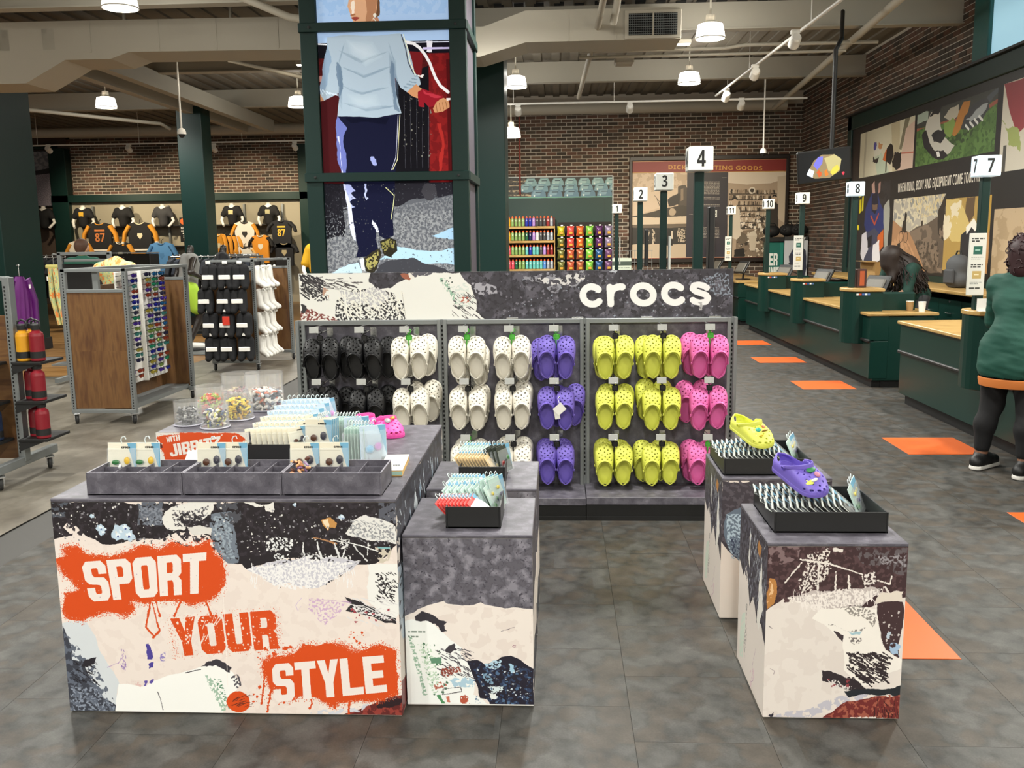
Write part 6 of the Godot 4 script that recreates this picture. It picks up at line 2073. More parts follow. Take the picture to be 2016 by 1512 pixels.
	part(r, "centre_panel", mb(Transform3D(Basis(Vector3.UP, PI / 2) * Basis(Vector3(0, 0, 1), PI / 2), Vector3(0.0, 0.7, 0))).box(Vector3.ZERO, Vector3(1.12, 1.28, 0.02)).done(), M.walnut)
	part(r, "side_bar", bx(Vector3(0.28, 1.395, 0), Vector3(0.04, 0.03, 1.32), 0.003), M.metal)
	part(r, "side_bar", bx(Vector3(-0.28, 1.395, 0), Vector3(0.04, 0.03, 1.32), 0.003), M.metal)
	part(r, "centre_post", bx(Vector3(0.0, 1.3, 0.64), Vector3(0.05, 0.2, 0.04)), M.metal)
	part(r, "base_rail", bx(Vector3(0.12, 0.14, 0), Vector3(0.26, 0.04, 1.3)), M.metal)
	for k in [[-0.27, 0.67], [0.27, 0.67], [-0.27, -0.67], [0.27, -0.67]]:
		caster(r, k[0], k[1])
	var sp := thing("sunglasses_display", "white slotted panel full of mirrored sunglasses on the walnut rack", "sunglasses display", Vector3(-4.05, 0, -8.68))
	part(sp, "panel_board", bx(Vector3(0, 0.84, 0.0), Vector3(0.02, 1.06, 0.96), 0.003), M.white)
	part(sp, "divider", bx(Vector3(0.03, 0.84, 0.06), Vector3(0.05, 1.06, 0.012)), M.white)
	var tones := ["2b2fae", "8fae5a", "2fa37a", "5a39b0", "b04a34", "c0b04a", "1f6fae", "35355a", "4f9f9a"]
	for row in 20:
		for col in 5:
			var z: float = [-8.26, -8.45, -8.74, -8.9, -9.06][col]
			if rng.randf() < 0.07:
				continue
			var k := rng.randi() % 9
			sunglasses_at(Vector3(-3.99 + rng.randf() * 0.01, 1.33 - row * 0.05, z), tones[k], "mirrored sunglasses with %s lenses, %s row and %s column of the white display" % [["blue", "lime", "green", "violet", "red", "gold", "azure", "smoke", "teal"][k], ORD[row], ORD[col]])
	# second frame rack behind it
	var r2 := thing("tall_frame_rack", "taller grey frame rack with dark garments behind the walnut rack", "display rack", Vector3(-5.6, 0, -10.6))
	for x in [-0.28, 0.32]:
		part(r2, "post", bx(Vector3(x, 0.78, 0), Vector3(0.045, 1.5, 0.045), 0.003), M.metal)
		part(r2, "foot_beam", bx(Vector3(x, 0.05, 0), Vector3(0.05, 0.05, 0.6)), M.metal)
	part(r2, "top_bar", bx(Vector3(0.02, 1.52, 0), Vector3(0.64, 0.035, 0.045), 0.003), M.metal)
	part(r2, "header_bar", bx(Vector3(0.1, 1.44, 0.03), Vector3(0.6, 0.03, 0.05), 0.003), M.metal)
	part(r2, "dark_panel", bx(Vector3(0.02, 0.8, -0.02), Vector3(0.58, 1.2, 0.03)), M.black)
	# sock rack
	var k2 := thing("sock_rack", "wheeled walnut rack hung with black and white sock packs", "display rack", Vector3(-4.12, 0, -12.0))
	end_frame(k2, -0.33, 0.28, 0.55, 0.14, 1.27)
	end_frame(k2, -0.33, 0.42, -0.55, 0.14, 1.27)
	part(k2, "centre_panel", mb(Transform3D(Basis(Vector3.UP, PI / 2) * Basis(Vector3(0, 0, 1), PI / 2), Vector3(0.14, 0.72, 0))).box(Vector3.ZERO, Vector3(1.1, 1.06, 0.02)).done(), M.walnut)
	part(k2, "side_bar", bx(Vector3(0.3, 1.4, 0), Vector3(0.04, 0.03, 1.1), 0.003), M.metal)
	for k in [[-0.3, 0.55], [0.26, 0.55], [-0.3, -0.55], [0.4, -0.55]]:
		caster(k2, k[0], k[1])
	var sock: Node3D = null
	for row in 4:
		for col in 3:
			var lab := "black sock pack with white band, %s row and %s column of the sock rack" % [["top", "second", "third", "bottom"][row], ["left", "middle", "right"][col]]
			var xf := at(-4.36 + col * 0.205 + rng.randf_range(-0.02, 0.02) - (0.04 if row == 1 else 0.0), 1.3 - row * 0.3, -11.28, rng.randf_range(-0.2, 0.2))
			if sock == null:
				sock = thing("sock_pack", lab, "socks", xf.origin, 0.0, "black sock packs")
				var cm := mat("0e0e11", 0.9)
				for s in [-1.0, 1.0]:
					part(sock, "sock", nets(bones([[Vector3(s * 0.04, 0.0, 0), Vector3(s * 0.045, -0.16, 0.01), 0.062, 0.058], [Vector3(s * 0.045, -0.16, 0.01), Vector3(s * 0.06, -0.22, 0.05), 0.055, 0.04]], 0.03), Vector3(s * 0.04 - 0.12, -0.29, -0.09), Vector3(s * 0.04 + 0.12, 0.09, 0.14), 0.012), cm)
				part(sock, "paper_band", bx(Vector3(-0.01, -0.1, 0.035), Vector3(0.14, 0.056, 0.08), 0.006), M.white)
				part(sock, "price_tag", bx(Vector3(0.0, 0.085, 0.05), Vector3(0.06, 0.035, 0.004)), M.white)
				part(sock, "hook", mb().tube([Vector3(0, 0.06, -0.16), Vector3(0, 0.06, 0.05)], 0.004, 5).done(), M.black)
			else:
				dup(sock, xf, lab)
	var red := solo("red_tag", "small red paper tag on the middle black sock pack of the third row", "tag", bx(Vector3.ZERO, Vector3(0.09, 0.11, 0.006), 0.002), mat("c2311f", 0.5), at(-4.15, 0.66, -11.19))
	var wsock: Node3D = null
	for row in 4:
		for col in 3:
			var lab := "white ankle socks, %s row and %s column on the sock rack's side" % [["top", "second", "third", "bottom"][row], ["near", "middle", "far"][col]]
			var xf := at(-3.9, 1.26 - row * 0.3, -11.75 - col * 0.24, PI / 2 + rng.randf_range(-0.3, 0.3))
			if wsock == null:
				wsock = thing("white_socks", lab, "socks", xf.origin, PI / 2, "white sock pairs")
				for s in [-1.0, 1.0]:
					part(wsock, "sock", nets(bones([[Vector3(s * 0.03, 0.03, 0), Vector3(s * 0.035, -0.14, 0.01), 0.04, 0.038], [Vector3(s * 0.035, -0.14, 0.01), Vector3(s * 0.05, -0.2, 0.1), 0.038, 0.03]], 0.03), Vector3(s * 0.04 - 0.1, -0.27, -0.07), Vector3(s * 0.04 + 0.1, 0.09, 0.17), 0.012), M.white)
				part(wsock, "hook", mb().tube([Vector3(0, 0.05, -0.2), Vector3(0, 0.05, 0.05)], 0.004, 5).done(), M.chrome)
				part(wsock, "hook_tip", mb().ball(Vector3(0, 0.05, 0.07), Vector3(0.018, 0.018, 0.018), 8).done(), M.white)
			else:
				dup(wsock, xf, lab)
	# mannequins and hanging trousers
	mannequin(Vector3(-5.6, 0, -13.6), 2.3, "8b8b88", "a4c93a", false, "dark running mannequin in a grey tank top and neon shorts behind the walnut rack")
	mannequin(Vector3(-5.32, 0, -14.2), 2.0, "15151a", "7f6a78", true, "dark mannequin in a black top and mottled shorts beside the sock rack")
	var tp := Pic.new(256, 256, "c9c07a", 131, [0, 0, 100, 100])
	p_dye(tp)
	var td := thing("tie_dye_trousers", "yellow and orange tie dyed trousers hanging by the big green column", "trousers", Vector3(-6.75, 1.34, -12.0), 0.0)
	for s in [-1.0, 1.0]:
		part(td, "trouser_leg", mb().tube([Vector3(s * 0.03, -0.02, 0), Vector3(s * 0.045, -0.4, 0.0), Vector3(s * 0.03 + 0.06, -0.78, 0.0)], [0.075, 0.07, 0.06], 12, 0.5).done(), tex(tp.im, 0.85))
	solo("garment_stand", "thin grey stand pole holding the tie dyed trousers", "stand", mb().tube([Vector3(0, 0, 0), Vector3(0, 1.5, 0), Vector3(0, 1.5, 0.14)], 0.012, 6).box(Vector3(0, 0.01, 0), Vector3(0.3, 0.02, 0.3)).done(), M.metal, at(-6.75, 0, -12.14))
	part(td, "waistband", bx(Vector3(0, 0, 0), Vector3(0.2, 0.05, 0.08), 0.012), mat("b9b06a", 0.85))
	part(td, "hanger_hook", mb().tube([Vector3(0, 0.02, 0), Vector3(0, 0.1, 0), Vector3(0.02, 0.12, 0)], 0.006, 6).done(), M.chrome)
	part(td, "price_tag", bx(Vector3(-0.05, -0.16, 0.06), Vector3(0.05, 0.06, 0.003)), M.white)
	var hd := thing("tie_dye_hoodie", "pale yellow and orange tie dyed hoodie behind the walnut rack's top bar", "hoodie", Vector3(-5.02, 0, -10.2))
	part(hd, "hood", nets(bones([[Vector3(-0.16, 1.33, 0), Vector3(0.16, 1.33, 0), 0.1, 0.1], [Vector3(0.0, 1.4, 0), Vector3(0.02, 1.44, 0), 0.09, 0.05], [Vector3(0, 1.05, 0), Vector3(0, 1.3, 0), 0.14, 0.15]], 0.07), Vector3(-0.34, 0.85, -0.2), Vector3(0.34, 1.55, 0.2), 0.02), tex(tp.im, 0.85, 3.0))
	part(hd, "stand_rod", mb().tube([Vector3(0, 0, 0), Vector3(0, 1.1, 0)], 0.014, 6).done(), M.metal)
	part(hd, "stand_foot", bx(Vector3(0, 0.012, 0), Vector3(0.4, 0.024, 0.3)), M.metal)
	var ym := thing("yellow_shirt_form", "white mannequin arm and yellow shirt half hidden behind the poster tower", "mannequin", Vector3(-4.78, 0, -18.0))
	part(ym, "shirt", nets(bones([[Vector3(0, 1.1, 0), Vector3(0, 1.45, 0), 0.15, 0.16], [Vector3(-0.1, 1.5, 0), Vector3(0.1, 1.5, 0), 0.09, 0.09], [Vector3(-0.14, 1.46, 0), Vector3(-0.22, 1.2, 0.05), 0.09, 0.08]], 0.05), Vector3(-0.36, 0.85, -0.22), Vector3(0.3, 1.65, 0.22), 0.022), mat("d8a514", 0.8))
	part(ym, "arm", mb().tube([Vector3(-0.22, 1.24, 0.05), Vector3(-0.24, 1.08, 0.1), Vector3(-0.16, 0.94, 0.2)], [0.05, 0.04, 0.03], 8).done(), M.white)
	part(ym, "stand_rod", mb().tube([Vector3(0, 0, 0), Vector3(0, 1.1, 0)], 0.02, 6).done(), M.metal)
	part(ym, "stand_foot", mb().lathe([Vector2(0, 0.02), Vector2(0.2, 0.02), Vector2(0.21, 0)], 16).done(), M.metal)
	var lb := thing("low_bench", "dark grey display bench under the mannequins left of the sock rack", "display bench", Vector3(-5.4, 0, -13.9))
	part(lb, "top_slab", bx(Vector3(0.0, 0.005, 0.0), Vector3(1.3, 0.01, 1.6)), M.metal)

func p_dye(p: Pic) -> void:
	p.poly([0, 0, 100, 0, 100, 100, 0, 100], "b6bd84", 0, noise(132, 0.02, 3), 0.0)
	p.poly([0, 0, 100, 0, 100, 100, 0, 100], "d97f3a", 0, noise(133, 0.018, 3), 0.12)
	p.poly([0, 0, 100, 0, 100, 100, 0, 100], "8fae8a", 0, noise(134, 0.03, 3), 0.26)

# ---------------------------------------------------------------- people
# cloth: folds that run mostly across the body
func creased(f: Callable) -> Callable:
	var n := noise(77, 1.0, 2)
	return func(p: Vector3) -> float:
		var d: float = f.call(p)
		return d if absf(d) > 0.05 else d - 0.0065 * n.get_noise_3d(p.x * 5.0, p.y * 19.0 + p.x * 5.0, p.z * 5.0)

func build_people() -> void:
	# shopper at the near counter, seen from behind
	var t := thing("person", "woman with curly dark red hair, green top and black leggings leaning at the counter", "person", Vector3(3.03, 0, -6.25), 0.0)
	# she faces away and to the right: forward is (0.75, 0, -0.66)
	var F := Vector3(0.8, 0, -0.6)
	var R := Vector3(0.6, 0, 0.8)
	var P := func(f: float, r: float, y: float) -> Vector3: return F * f + R * r + Vector3.UP * y
	var hipL: Vector3 = P.call(0.0, -0.09, 0.82)
	var hipR: Vector3 = P.call(0.0, 0.09, 0.82)
	var kneL: Vector3 = P.call(0.03, -0.12, 0.46)
	var kneR: Vector3 = P.call(0.02, 0.13, 0.46)
	var ankL: Vector3 = P.call(-0.02, -0.15, 0.1)
	var ankR: Vector3 = P.call(-0.05, 0.16, 0.1)
	var shL: Vector3 = P.call(0.1, -0.17, 1.27)
	var shR: Vector3 = P.call(0.1, 0.17, 1.27)
	var elL: Vector3 = P.call(0.22, -0.24, 1.02)
	var elR: Vector3 = P.call(0.22, 0.24, 1.02)
	var wrL: Vector3 = P.call(0.42, -0.12, 1.0)
	var wrR: Vector3 = P.call(0.42, 0.12, 1.0)
	var neck: Vector3 = P.call(0.1, 0, 1.3)
	var skull: Vector3 = P.call(0.15, 0.0, 1.47)
	var torso := [[P.call(0.0, -0.06, 0.86), P.call(0.0, 0.06, 0.86), 0.125, 0.125], [P.call(0.0, 0, 0.95), P.call(0.04, 0, 1.05), 0.115, 0.105], [P.call(0.06, -0.04, 1.14), P.call(0.06, 0.04, 1.14), 0.112, 0.112], [P.call(0.09, -0.09, 1.24), P.call(0.09, 0.09, 1.24), 0.078, 0.078]]
	var arms := [[shL, elL, 0.062, 0.046], [shR, elR, 0.062, 0.046]]
	var fore := [[elL, wrL, 0.042, 0.028], [elR, wrR, 0.042, 0.028]]
	var legs := [[hipL, kneL, 0.112, 0.066], [hipR, kneR, 0.112, 0.066], [kneL, P.call(-0.02, -0.135, 0.32), 0.062, 0.062], [kneR, P.call(-0.03, 0.145, 0.32), 0.062, 0.062], [P.call(-0.02, -0.135, 0.32), ankL, 0.06, 0.037], [P.call(-0.03, 0.145, 0.32), ankR, 0.06, 0.037]]
	var feet := [[ankL, P.call(0.1, -0.16, 0.05), 0.036, 0.03], [ankR, P.call(0.08, 0.17, 0.05), 0.036, 0.03]]
	var head := [[neck, skull, 0.052, 0.055], [skull, P.call(0.17, 0, 1.52), 0.085, 0.08]]
	var skin := mat("7a5540", 0.6)
	var hands := []
	for s in [-1.0, 1.0]:
		var w: Vector3 = wrL if s < 0 else wrR
		hands.append([w, w + F * 0.07, 0.028, 0.034])
		for k in 4:
			var b: Vector3 = w + F * 0.08 + R * (k - 1.5) * 0.02
			hands.append([b, b + F * (0.04 - 0.004 * absf(k - 1.2)) - Vector3.UP * 0.01, 0.0095, 0.009])
			hands.append([b + F * 0.04 - Vector3.UP * 0.01, b + F * 0.062 - Vector3.UP * 0.03, 0.009, 0.008])
		hands.append([w + F * 0.03 - R * s * 0.03, w + F * 0.07 - R * s * 0.055 - Vector3.UP * 0.01, 0.011, 0.009])
	var box := [Vector3(-0.55, -0.02, -0.6), Vector3(0.62, 1.68, 0.45)]
	part(t, "body", nets(bones(torso + arms + fore + legs + feet + head + hands, 0.03), box[0], box[1], 0.014), skin)
	part(t, "top", nets(creased(bones(torso + [[P.call(0.1, -0.04, 1.3), P.call(0.1, 0.04, 1.3), 0.06, 0.06]] + arms + [[elL, elL.lerp(wrL, 0.6), 0.046, 0.04], [elR, elR.lerp(wrR, 0.6), 0.046, 0.04], [P.call(-0.01, -0.06, 0.74), P.call(-0.01, 0.06, 0.74), 0.132, 0.132]], 0.05, 0.016)), Vector3(-0.55, 0.66, -0.6), Vector3(0.62, 1.42, 0.45), 0.0105), mat("0a4437", 0.75))
	part(t, "undershirt_hem", mb(Transform3D(Basis(Vector3.UP, atan2(-F.z, F.x)), P.call(-0.02, 0, 0))).lathe([Vector2(0.138, 0.6), Vector2(0.141, 0.612), Vector2(0.146, 0.65), Vector2(0.142, 0.66)], 28, true, 1.0, 1.34).done(), mat("c06f30", 0.75))
	part(t, "leggings", nets(bones(torso.slice(0, 1) + legs.slice(0, 4) + [[legs[4][0], legs[4][0].lerp(ankL, 0.72), 0.06, 0.045], [legs[5][0], legs[5][0].lerp(ankR, 0.72), 0.06, 0.045]], 0.035, 0.007), Vector3(-0.45, 0.05, -0.45), Vector3(0.45, 1.05, 0.45), 0.012), mat("0b0b0d", 0.85))
	for k in [[ankL, -0.16], [ankR, 0.17]]:
		var a: Vector3 = k[0]
		var toe: Vector3 = a + F * 0.16 - Vector3.UP * 0.055
		var heel: Vector3 = a - F * 0.05 - Vector3.UP * 0.045
		part(t, "shoe", nets(bones([[heel, toe, 0.047, 0.042], [a, a + F * 0.07 - Vector3.UP * 0.03, 0.046, 0.045]], 0.03), a + Vector3(-0.26, -0.11, -0.26), a + Vector3(0.26, 0.06, 0.26), 0.01), M.black)
		part(t, "shoe_sole", nets(func(p: Vector3) -> float:
			var q := p - heel
			var d := toe - heel
			q.y = 0
			d.y = 0
			var h := clampf(q.dot(d) / d.length_squared(), 0, 1)
			return maxf((q - d * h).length() - lerpf(0.045, 0.047, h), absf(p.y - 0.016) - 0.014), Vector3(a.x - 0.28, -0.01, a.z - 0.28), Vector3(a.x + 0.28, 0.05, a.z + 0.28), 0.008), M.white)
	# curls: a cloud of small coils round the head
	var hm := mat("2c1114", 0.55)
	var cur := mb()
	var hr := RandomNumberGenerator.new()
	hr.seed = 5
	var mid: Vector3 = P.call(0.13, 0, 1.49)
	for i in 420:
		var d := Vector3(hr.randfn(), hr.randfn(), hr.randfn()).normalized()
		if d.dot(F) > 0.62 and d.y < 0.5:
			continue
		var c := mid + Vector3(d.x * 0.125, d.y * 0.125, d.z * 0.125) * hr.randf_range(0.8, 1.08) - Vector3.UP * (0.05 if d.y < 0 else 0.0)
		var ax := Vector3(hr.randfn(), hr.randfn(), hr.randfn()).normalized()
		var sx := ax.cross(d).normalized()
		var pts := []
		for k in 7:
			var an := k * 1.3 + hr.randf()
			pts.append(c + ax * (k - 3) * 0.009 + (sx * cos(an) + ax.cross(sx) * sin(an)) * 0.013)
		cur.tube(pts, 0.0045, 4)
	part(t, "curls", cur.done(), hm)
	part(t, "hair", nets(bones([[mid, mid + Vector3.UP * 0.02, 0.115, 0.11], [mid - F * 0.02, mid - F * 0.03 - Vector3.UP * 0.1, 0.11, 0.1]], 0.04), mid - Vector3(0.2, 0.26, 0.2), mid + Vector3(0.2, 0.18, 0.2), 0.014), hm)
	# associate bent over behind the long counter, long dark hair falling forward
	var u := thing("person", "shop associate with long dark hair bending forward behind the long counter", "person", Vector3(4.12, 0, -10.9), 0.0)
	var F2 := Vector3(-0.92, 0, 0.39)
	var R2 := Vector3(-0.39, 0, -0.92)
	var Q := func(f: float, r: float, y: float) -> Vector3: return F2 * f + R2 * r + Vector3.UP * y
	var B := [[Q.call(0, -0.06, 0.92), Q.call(0, 0.06, 0.92), 0.13, 0.13], [Q.call(0.02, 0, 1.0), Q.call(0.14, 0, 1.16), 0.13, 0.13], [Q.call(0.16, -0.08, 1.22), Q.call(0.16, 0.08, 1.22), 0.11, 0.11], [Q.call(0.22, -0.15, 1.22), Q.call(0.22, 0.15, 1.22), 0.06, 0.06]]
	var A2 := [[Q.call(0.22, -0.18, 1.22), Q.call(0.3, -0.22, 0.98), 0.055, 0.045], [Q.call(0.22, 0.18, 1.22), Q.call(0.3, 0.22, 0.98), 0.055, 0.045]]
	var FA := [[A2[0][1], Q.call(0.44, -0.12, 0.9), 0.042, 0.03], [A2[1][1], Q.call(0.44, 0.12, 0.9), 0.042, 0.03]]
	var LG := []
	for s in [-1.0, 1.0]:
		LG.append([Q.call(0, s * 0.09, 0.88), Q.call(0.02, s * 0.1, 0.48), 0.1, 0.065])
		LG.append([Q.call(0.02, s * 0.1, 0.48), Q.call(-0.02, s * 0.1, 0.09), 0.062, 0.04])
		LG.append([Q.call(-0.02, s * 0.1, 0.06), Q.call(0.12, s * 0.11, 0.04), 0.04, 0.035])
		for k in 4:
			FA.append([Q.call(0.45, s * 0.12 + (k - 1.5) * 0.02, 0.89), Q.call(0.53, s * 0.12 + (k - 1.5) * 0.022, 0.86), 0.01, 0.008])
		FA.append([Q.call(0.43, s * 0.08, 0.89), Q.call(0.48, s * 0.06, 0.87), 0.011, 0.009])
	var hd: Vector3 = Q.call(0.34, 0.0, 1.38)
	var H := [[Q.call(0.22, 0, 1.28), hd, 0.05, 0.055], [hd, hd + F2 * 0.04 - Vector3.UP * 0.05, 0.09, 0.075]]
	var lo := Vector3(-0.68, -0.02, -0.45)
	var hi := Vector3(0.3, 1.56, 0.5)
	part(u, "body", nets(bones(B + A2 + FA + LG + H, 0.03), lo, hi, 0.016), mat("9c7358", 0.6))
	part(u, "shirt", nets(creased(bones(B + A2, 0.05, 0.016)), lo, hi, 0.016), mat("0b332a", 0.8))
	part(u, "trousers", nets(bones(B.slice(0, 1) + [LG[0], LG[1], LG[3], LG[4]], 0.03, 0.012), lo, hi, 0.016), mat("3a3b3e", 0.8))
	var hb := mat("21140e", 0.6)
	part(u, "hair", nets(bones([[hd + Vector3.UP * 0.01, hd - F2 * 0.02, 0.108, 0.1], [hd - F2 * 0.05 - Vector3.UP * 0.02, Q.call(0.16, -0.05, 1.26), 0.1, 0.12], [Q.call(0.2, -0.08, 1.24), Q.call(0.12, -0.14, 1.1), 0.13, 0.1], [hd - Vector3.UP * 0.05, Q.call(0.38, -0.06, 1.12), 0.08, 0.05], [hd + F2 * 0.05, hd + F2 * 0.06 - Vector3.UP * 0.1, 0.085, 0.075]], 0.06), lo + Vector3(-0.1, 0.8, -0.1), hi + Vector3(0.2, 0.1, 0.2), 0.016), hb)
	var st := mb()
	hr.seed = 11
	for i in 520:
		var a0: Vector3 = hd + Vector3(hr.randfn(), hr.randfn(), hr.randfn()).normalized() * 0.105
		var dn: Vector3 = Q.call(hr.randf_range(-0.02, 0.34), hr.randf_range(-0.26, 0.1), hr.randf_range(0.98, 1.2))
		var mid2: Vector3 = a0.lerp(dn, 0.5) + (Vector3.UP * 0.03 - F2 * 0.05) + Vector3(hr.randfn(), hr.randfn(), hr.randfn()) * 0.02
		st.tube([a0, mid2, dn, dn - Vector3.UP * 0.03 + Vector3(hr.randfn(), 0, hr.randfn()) * 0.02], 0.0055, 4)
	part(u, "hair_strands", st.done(), hb)
	# man far left behind the racks
	var w := thing("person", "man with short brown hair and green shirt seen from behind at far left", "person", Vector3(-6.87, 0, -13.0), 0.0)
	var body := [[Vector3(0, 0.95, 0), Vector3(0, 1.2, 0), 0.14, 0.15], [Vector3(-0.17, 1.36, 0), Vector3(0.17, 1.36, 0), 0.075, 0.075], [Vector3(0, 1.36, 0), Vector3(0, 1.5, 0.0), 0.06, 0.055], [Vector3(0, 1.56, 0), Vector3(0, 1.6, -0.01), 0.088, 0.092], [Vector3(-0.2, 1.34, 0), Vector3(-0.25, 1.06, 0), 0.06, 0.048], [Vector3(0.2, 1.34, 0), Vector3(0.25, 1.06, 0), 0.06, 0.048], [Vector3(-0.25, 1.06, 0), Vector3(-0.2, 0.86, -0.12), 0.044, 0.036], [Vector3(0.25, 1.06, 0), Vector3(0.2, 0.86, -0.12), 0.044, 0.036],
		[Vector3(-0.1, 0.92, 0), Vector3(-0.11, 0.48, 0), 0.11, 0.07], [Vector3(0.1, 0.92, 0), Vector3(0.11, 0.48, 0), 0.11, 0.07], [Vector3(-0.11, 0.48, 0), Vector3(-0.11, 0.08, 0), 0.065, 0.045], [Vector3(0.11, 0.48, 0), Vector3(0.11, 0.08, 0), 0.065, 0.045], [Vector3(-0.11, 0.05, 0), Vector3(-0.12, 0.04, -0.14), 0.045, 0.04], [Vector3(0.11, 0.05, 0), Vector3(0.12, 0.04, -0.14), 0.045, 0.04], [Vector3(0.09, 1.55, 0), Vector3(0.098, 1.58, 0), 0.018, 0.018], [Vector3(-0.09, 1.55, 0), Vector3(-0.098, 1.58, 0), 0.018, 0.018]]
	part(w, "body", nets(bones(body, 0.03), Vector3(-0.4, -0.02, -0.3), Vector3(0.4, 1.75, 0.3), 0.018), mat("b08466", 0.6))
	part(w, "shirt", nets(bones(body.slice(0, 2) + [body[4], body[5], [Vector3(0, 1.38, 0), Vector3(0, 1.42, 0), 0.07, 0.06]], 0.05, 0.014), Vector3(-0.4, 0.75, -0.3), Vector3(0.4, 1.55, 0.3), 0.018), mat("12503f", 0.8))
	part(w, "trousers", nets(bones(body.slice(8, 12) + [[Vector3(0, 0.9, 0), Vector3(0, 0.98, 0), 0.14, 0.13]], 0.03, 0.012), Vector3(-0.4, 0.03, -0.3), Vector3(0.4, 1.15, 0.3), 0.018), mat("1d1d20", 0.85))
	part(w, "hair", nets(bones([[Vector3(0, 1.6, 0.02), Vector3(0, 1.62, 0.0), 0.092, 0.094], [Vector3(0, 1.54, 0.045), Vector3(0, 1.6, 0.03), 0.06, 0.08]], 0.03), Vector3(-0.15, 1.45, -0.1), Vector3(0.15, 1.75, 0.16), 0.014), mat("4a3020", 0.7))

# ---------------------------------------------------------------- the clog wall
const GX := [-1.565, -0.703, 0.152, 1.022]     # upright centres
const GZ := -5.465                              # face of the back panels

func header_print() -> Image:
	var p := Pic.new(1744, 200, "37343b", 201, [55, 44, 1985, 20, 1960, 242, 65, 262])
	var n1 := noise(202, 0.012, 4)
	var n2 := noise(203, 0.035, 4)
	var n3 := noise(204, 0.07, 3)
	p.poly([55, 40, 1990, 15, 1990, 250, 55, 270], "444149", 0, n1, 0.05)
	p.poly([55, 40, 1990, 15, 1990, 250, 55, 270], "56535c", 0, n1, 0.28)
	p.poly([55, 40, 1990, 15, 1990, 250, 55, 270], "2a272d", 0, n2, 0.22)
	# bare patches on the dark side
	p.poly([1030, 30, 1330, 28, 1330, 70, 1290, 100, 1240, 90, 1200, 130, 1150, 90, 1100, 80, 1060, 66], "8d8c93", 0.15, n2, 0.02)
	p.poly([1120, 60, 1180, 70, 1240, 56, 1290, 40, 1330, 30, 1340, 60, 1300, 84, 1250, 96, 1200, 92], "cfccca", 0.15, n2, -0.02)
	p.poly([830, 86, 880, 84, 940, 100, 945, 130, 900, 140, 850, 128], "a09ea6", 0.15, n2, -0.1)
	p.poly([1440, 30, 1460, 26, 1480, 30, 1470, 40], "b5b8c0", 0.2)
	p.poly([1850, 60, 1960, 40, 1970, 150, 1900, 140, 1860, 110], "7f8894", 0.1, n3, 0.12)
	p.blots(960, 40, 1960, 230, 240, 1, 8, "6d6a73", 0.5)
	p.blots(960, 40, 1960, 230, 90, 1, 5, "8f97a3", 0.5)
	# torn white poster on the left
	p.poly([55, 44, 380, 40, 372, 80, 392, 92, 414, 118, 470, 108, 500, 84, 560, 62, 700, 40, 782, 38, 800, 70, 828, 92, 838, 130, 852, 166, 846, 210, 894, 250, 60, 266], "e2e1db", 0.08)
	p.poly([60, 44, 130, 60, 170, 120, 200, 160, 150, 170, 90, 130, 60, 110], "2d2a2e", 0.12, n3, 0.05)
	p.scratches(60, 50, 150, 130, 70, 40, 26, 5, "252227")
	p.scratches(100, 60, 300, 110, 40, 60, 12, 4, "4d484a")
	p.poly([230, 160, 290, 120, 340, 108, 420, 120, 480, 130, 530, 200, 540, 254, 236, 260, 222, 200], "2d2a2e", 0.15, n3, -0.02)
	p.poly([240, 120, 420, 110, 470, 150, 400, 200, 260, 190], "b9b7ba", 0.15, n3, 0.0)
	p.scratches(230, 110, 520, 230, 120, 26, 30, 5, "e6e3d8")
	p.line([262, 120, 278, 256], 4, "efece2")
	p.line([336, 110, 330, 256], 4, "efece2")
	p.line([510, 160, 440, 250], 3, "efece2")
	p.poly([65, 210, 110, 200, 180, 230, 240, 256, 66, 264], "7a3a34", 0.12, n3, -0.05)
	p.poly([65, 180, 90, 190, 80, 220, 66, 216], "2d2a2e", 0.2)
	p.poly([160, 100, 186, 110, 192, 150, 172, 150], "b9927c", 0.2, n2, -0.1)
	p.poly([514, 46, 560, 40, 580, 56, 556, 74, 530, 66], "9a5a44", 0.15)
	p.poly([550, 42, 600, 40, 590, 60, 566, 70], "e3ddd4", 0.15)
	p.poly([560, 40, 700, 38, 640, 50, 580, 60], "55535c", 0.1, n2, -0.1)
	for k in 9:
		var x := 690 + k * 9
		p.poly([x, 64 + k * 14, x + 26, 62 + k * 14, x + 28, 78 + k * 14, x + 2, 80 + k * 14], "8fb09a", 0.15, n3, -0.02)
		p.blots(x, 60 + k * 16, x + 60, 80 + k * 16, 5, 1, 5, "3d4a44")
	p.poly([740, 100, 800, 80, 830, 130, 848, 170, 820, 190, 760, 180], "cfd6cf", 0.1, n3, 0.05)
	p.poly([772, 150, 826, 146, 822, 168, 780, 170], "b0604e", 0.15, n3, 0.0)
	p.scratches(740, 120, 850, 240, 40, 30, 26, 4, "4a4446")
	p.line([520, 120, 536, 250], 2, "b5b1a8")
	# the rounded word
	var c := "e9e8e6"
	var arc := func(cx: float, cy: float, rx: float, ry: float, a0: float, a1: float) -> Array:
		var o := []
		for k in 25:
			var a := deg_to_rad(lerpf(a0, a1, k / 24.0))
			o.append(cx + cos(a) * rx)
			o.append(cy - sin(a) * ry)
		return o
	p.line(arc.call(1360, 139, 40, 39, 42, 318), 30, c)
	p.line([1440, 102, 1440, 176], 30, c)
	p.line(arc.call(1486, 140, 44, 40, 182, 78), 30, c)
	p.line(arc.call(1584, 134, 44, 39, 0, 360), 30, c)
	p.line(arc.call(1718, 131, 42, 39, 42, 318), 30, c)
	p.line([1862, 104, 1846, 94, 1826, 90, 1806, 94, 1800, 108, 1812, 120, 1834, 128, 1856, 136, 1864, 150, 1852, 166, 1828, 170, 1806, 166, 1796, 158], 27, c)
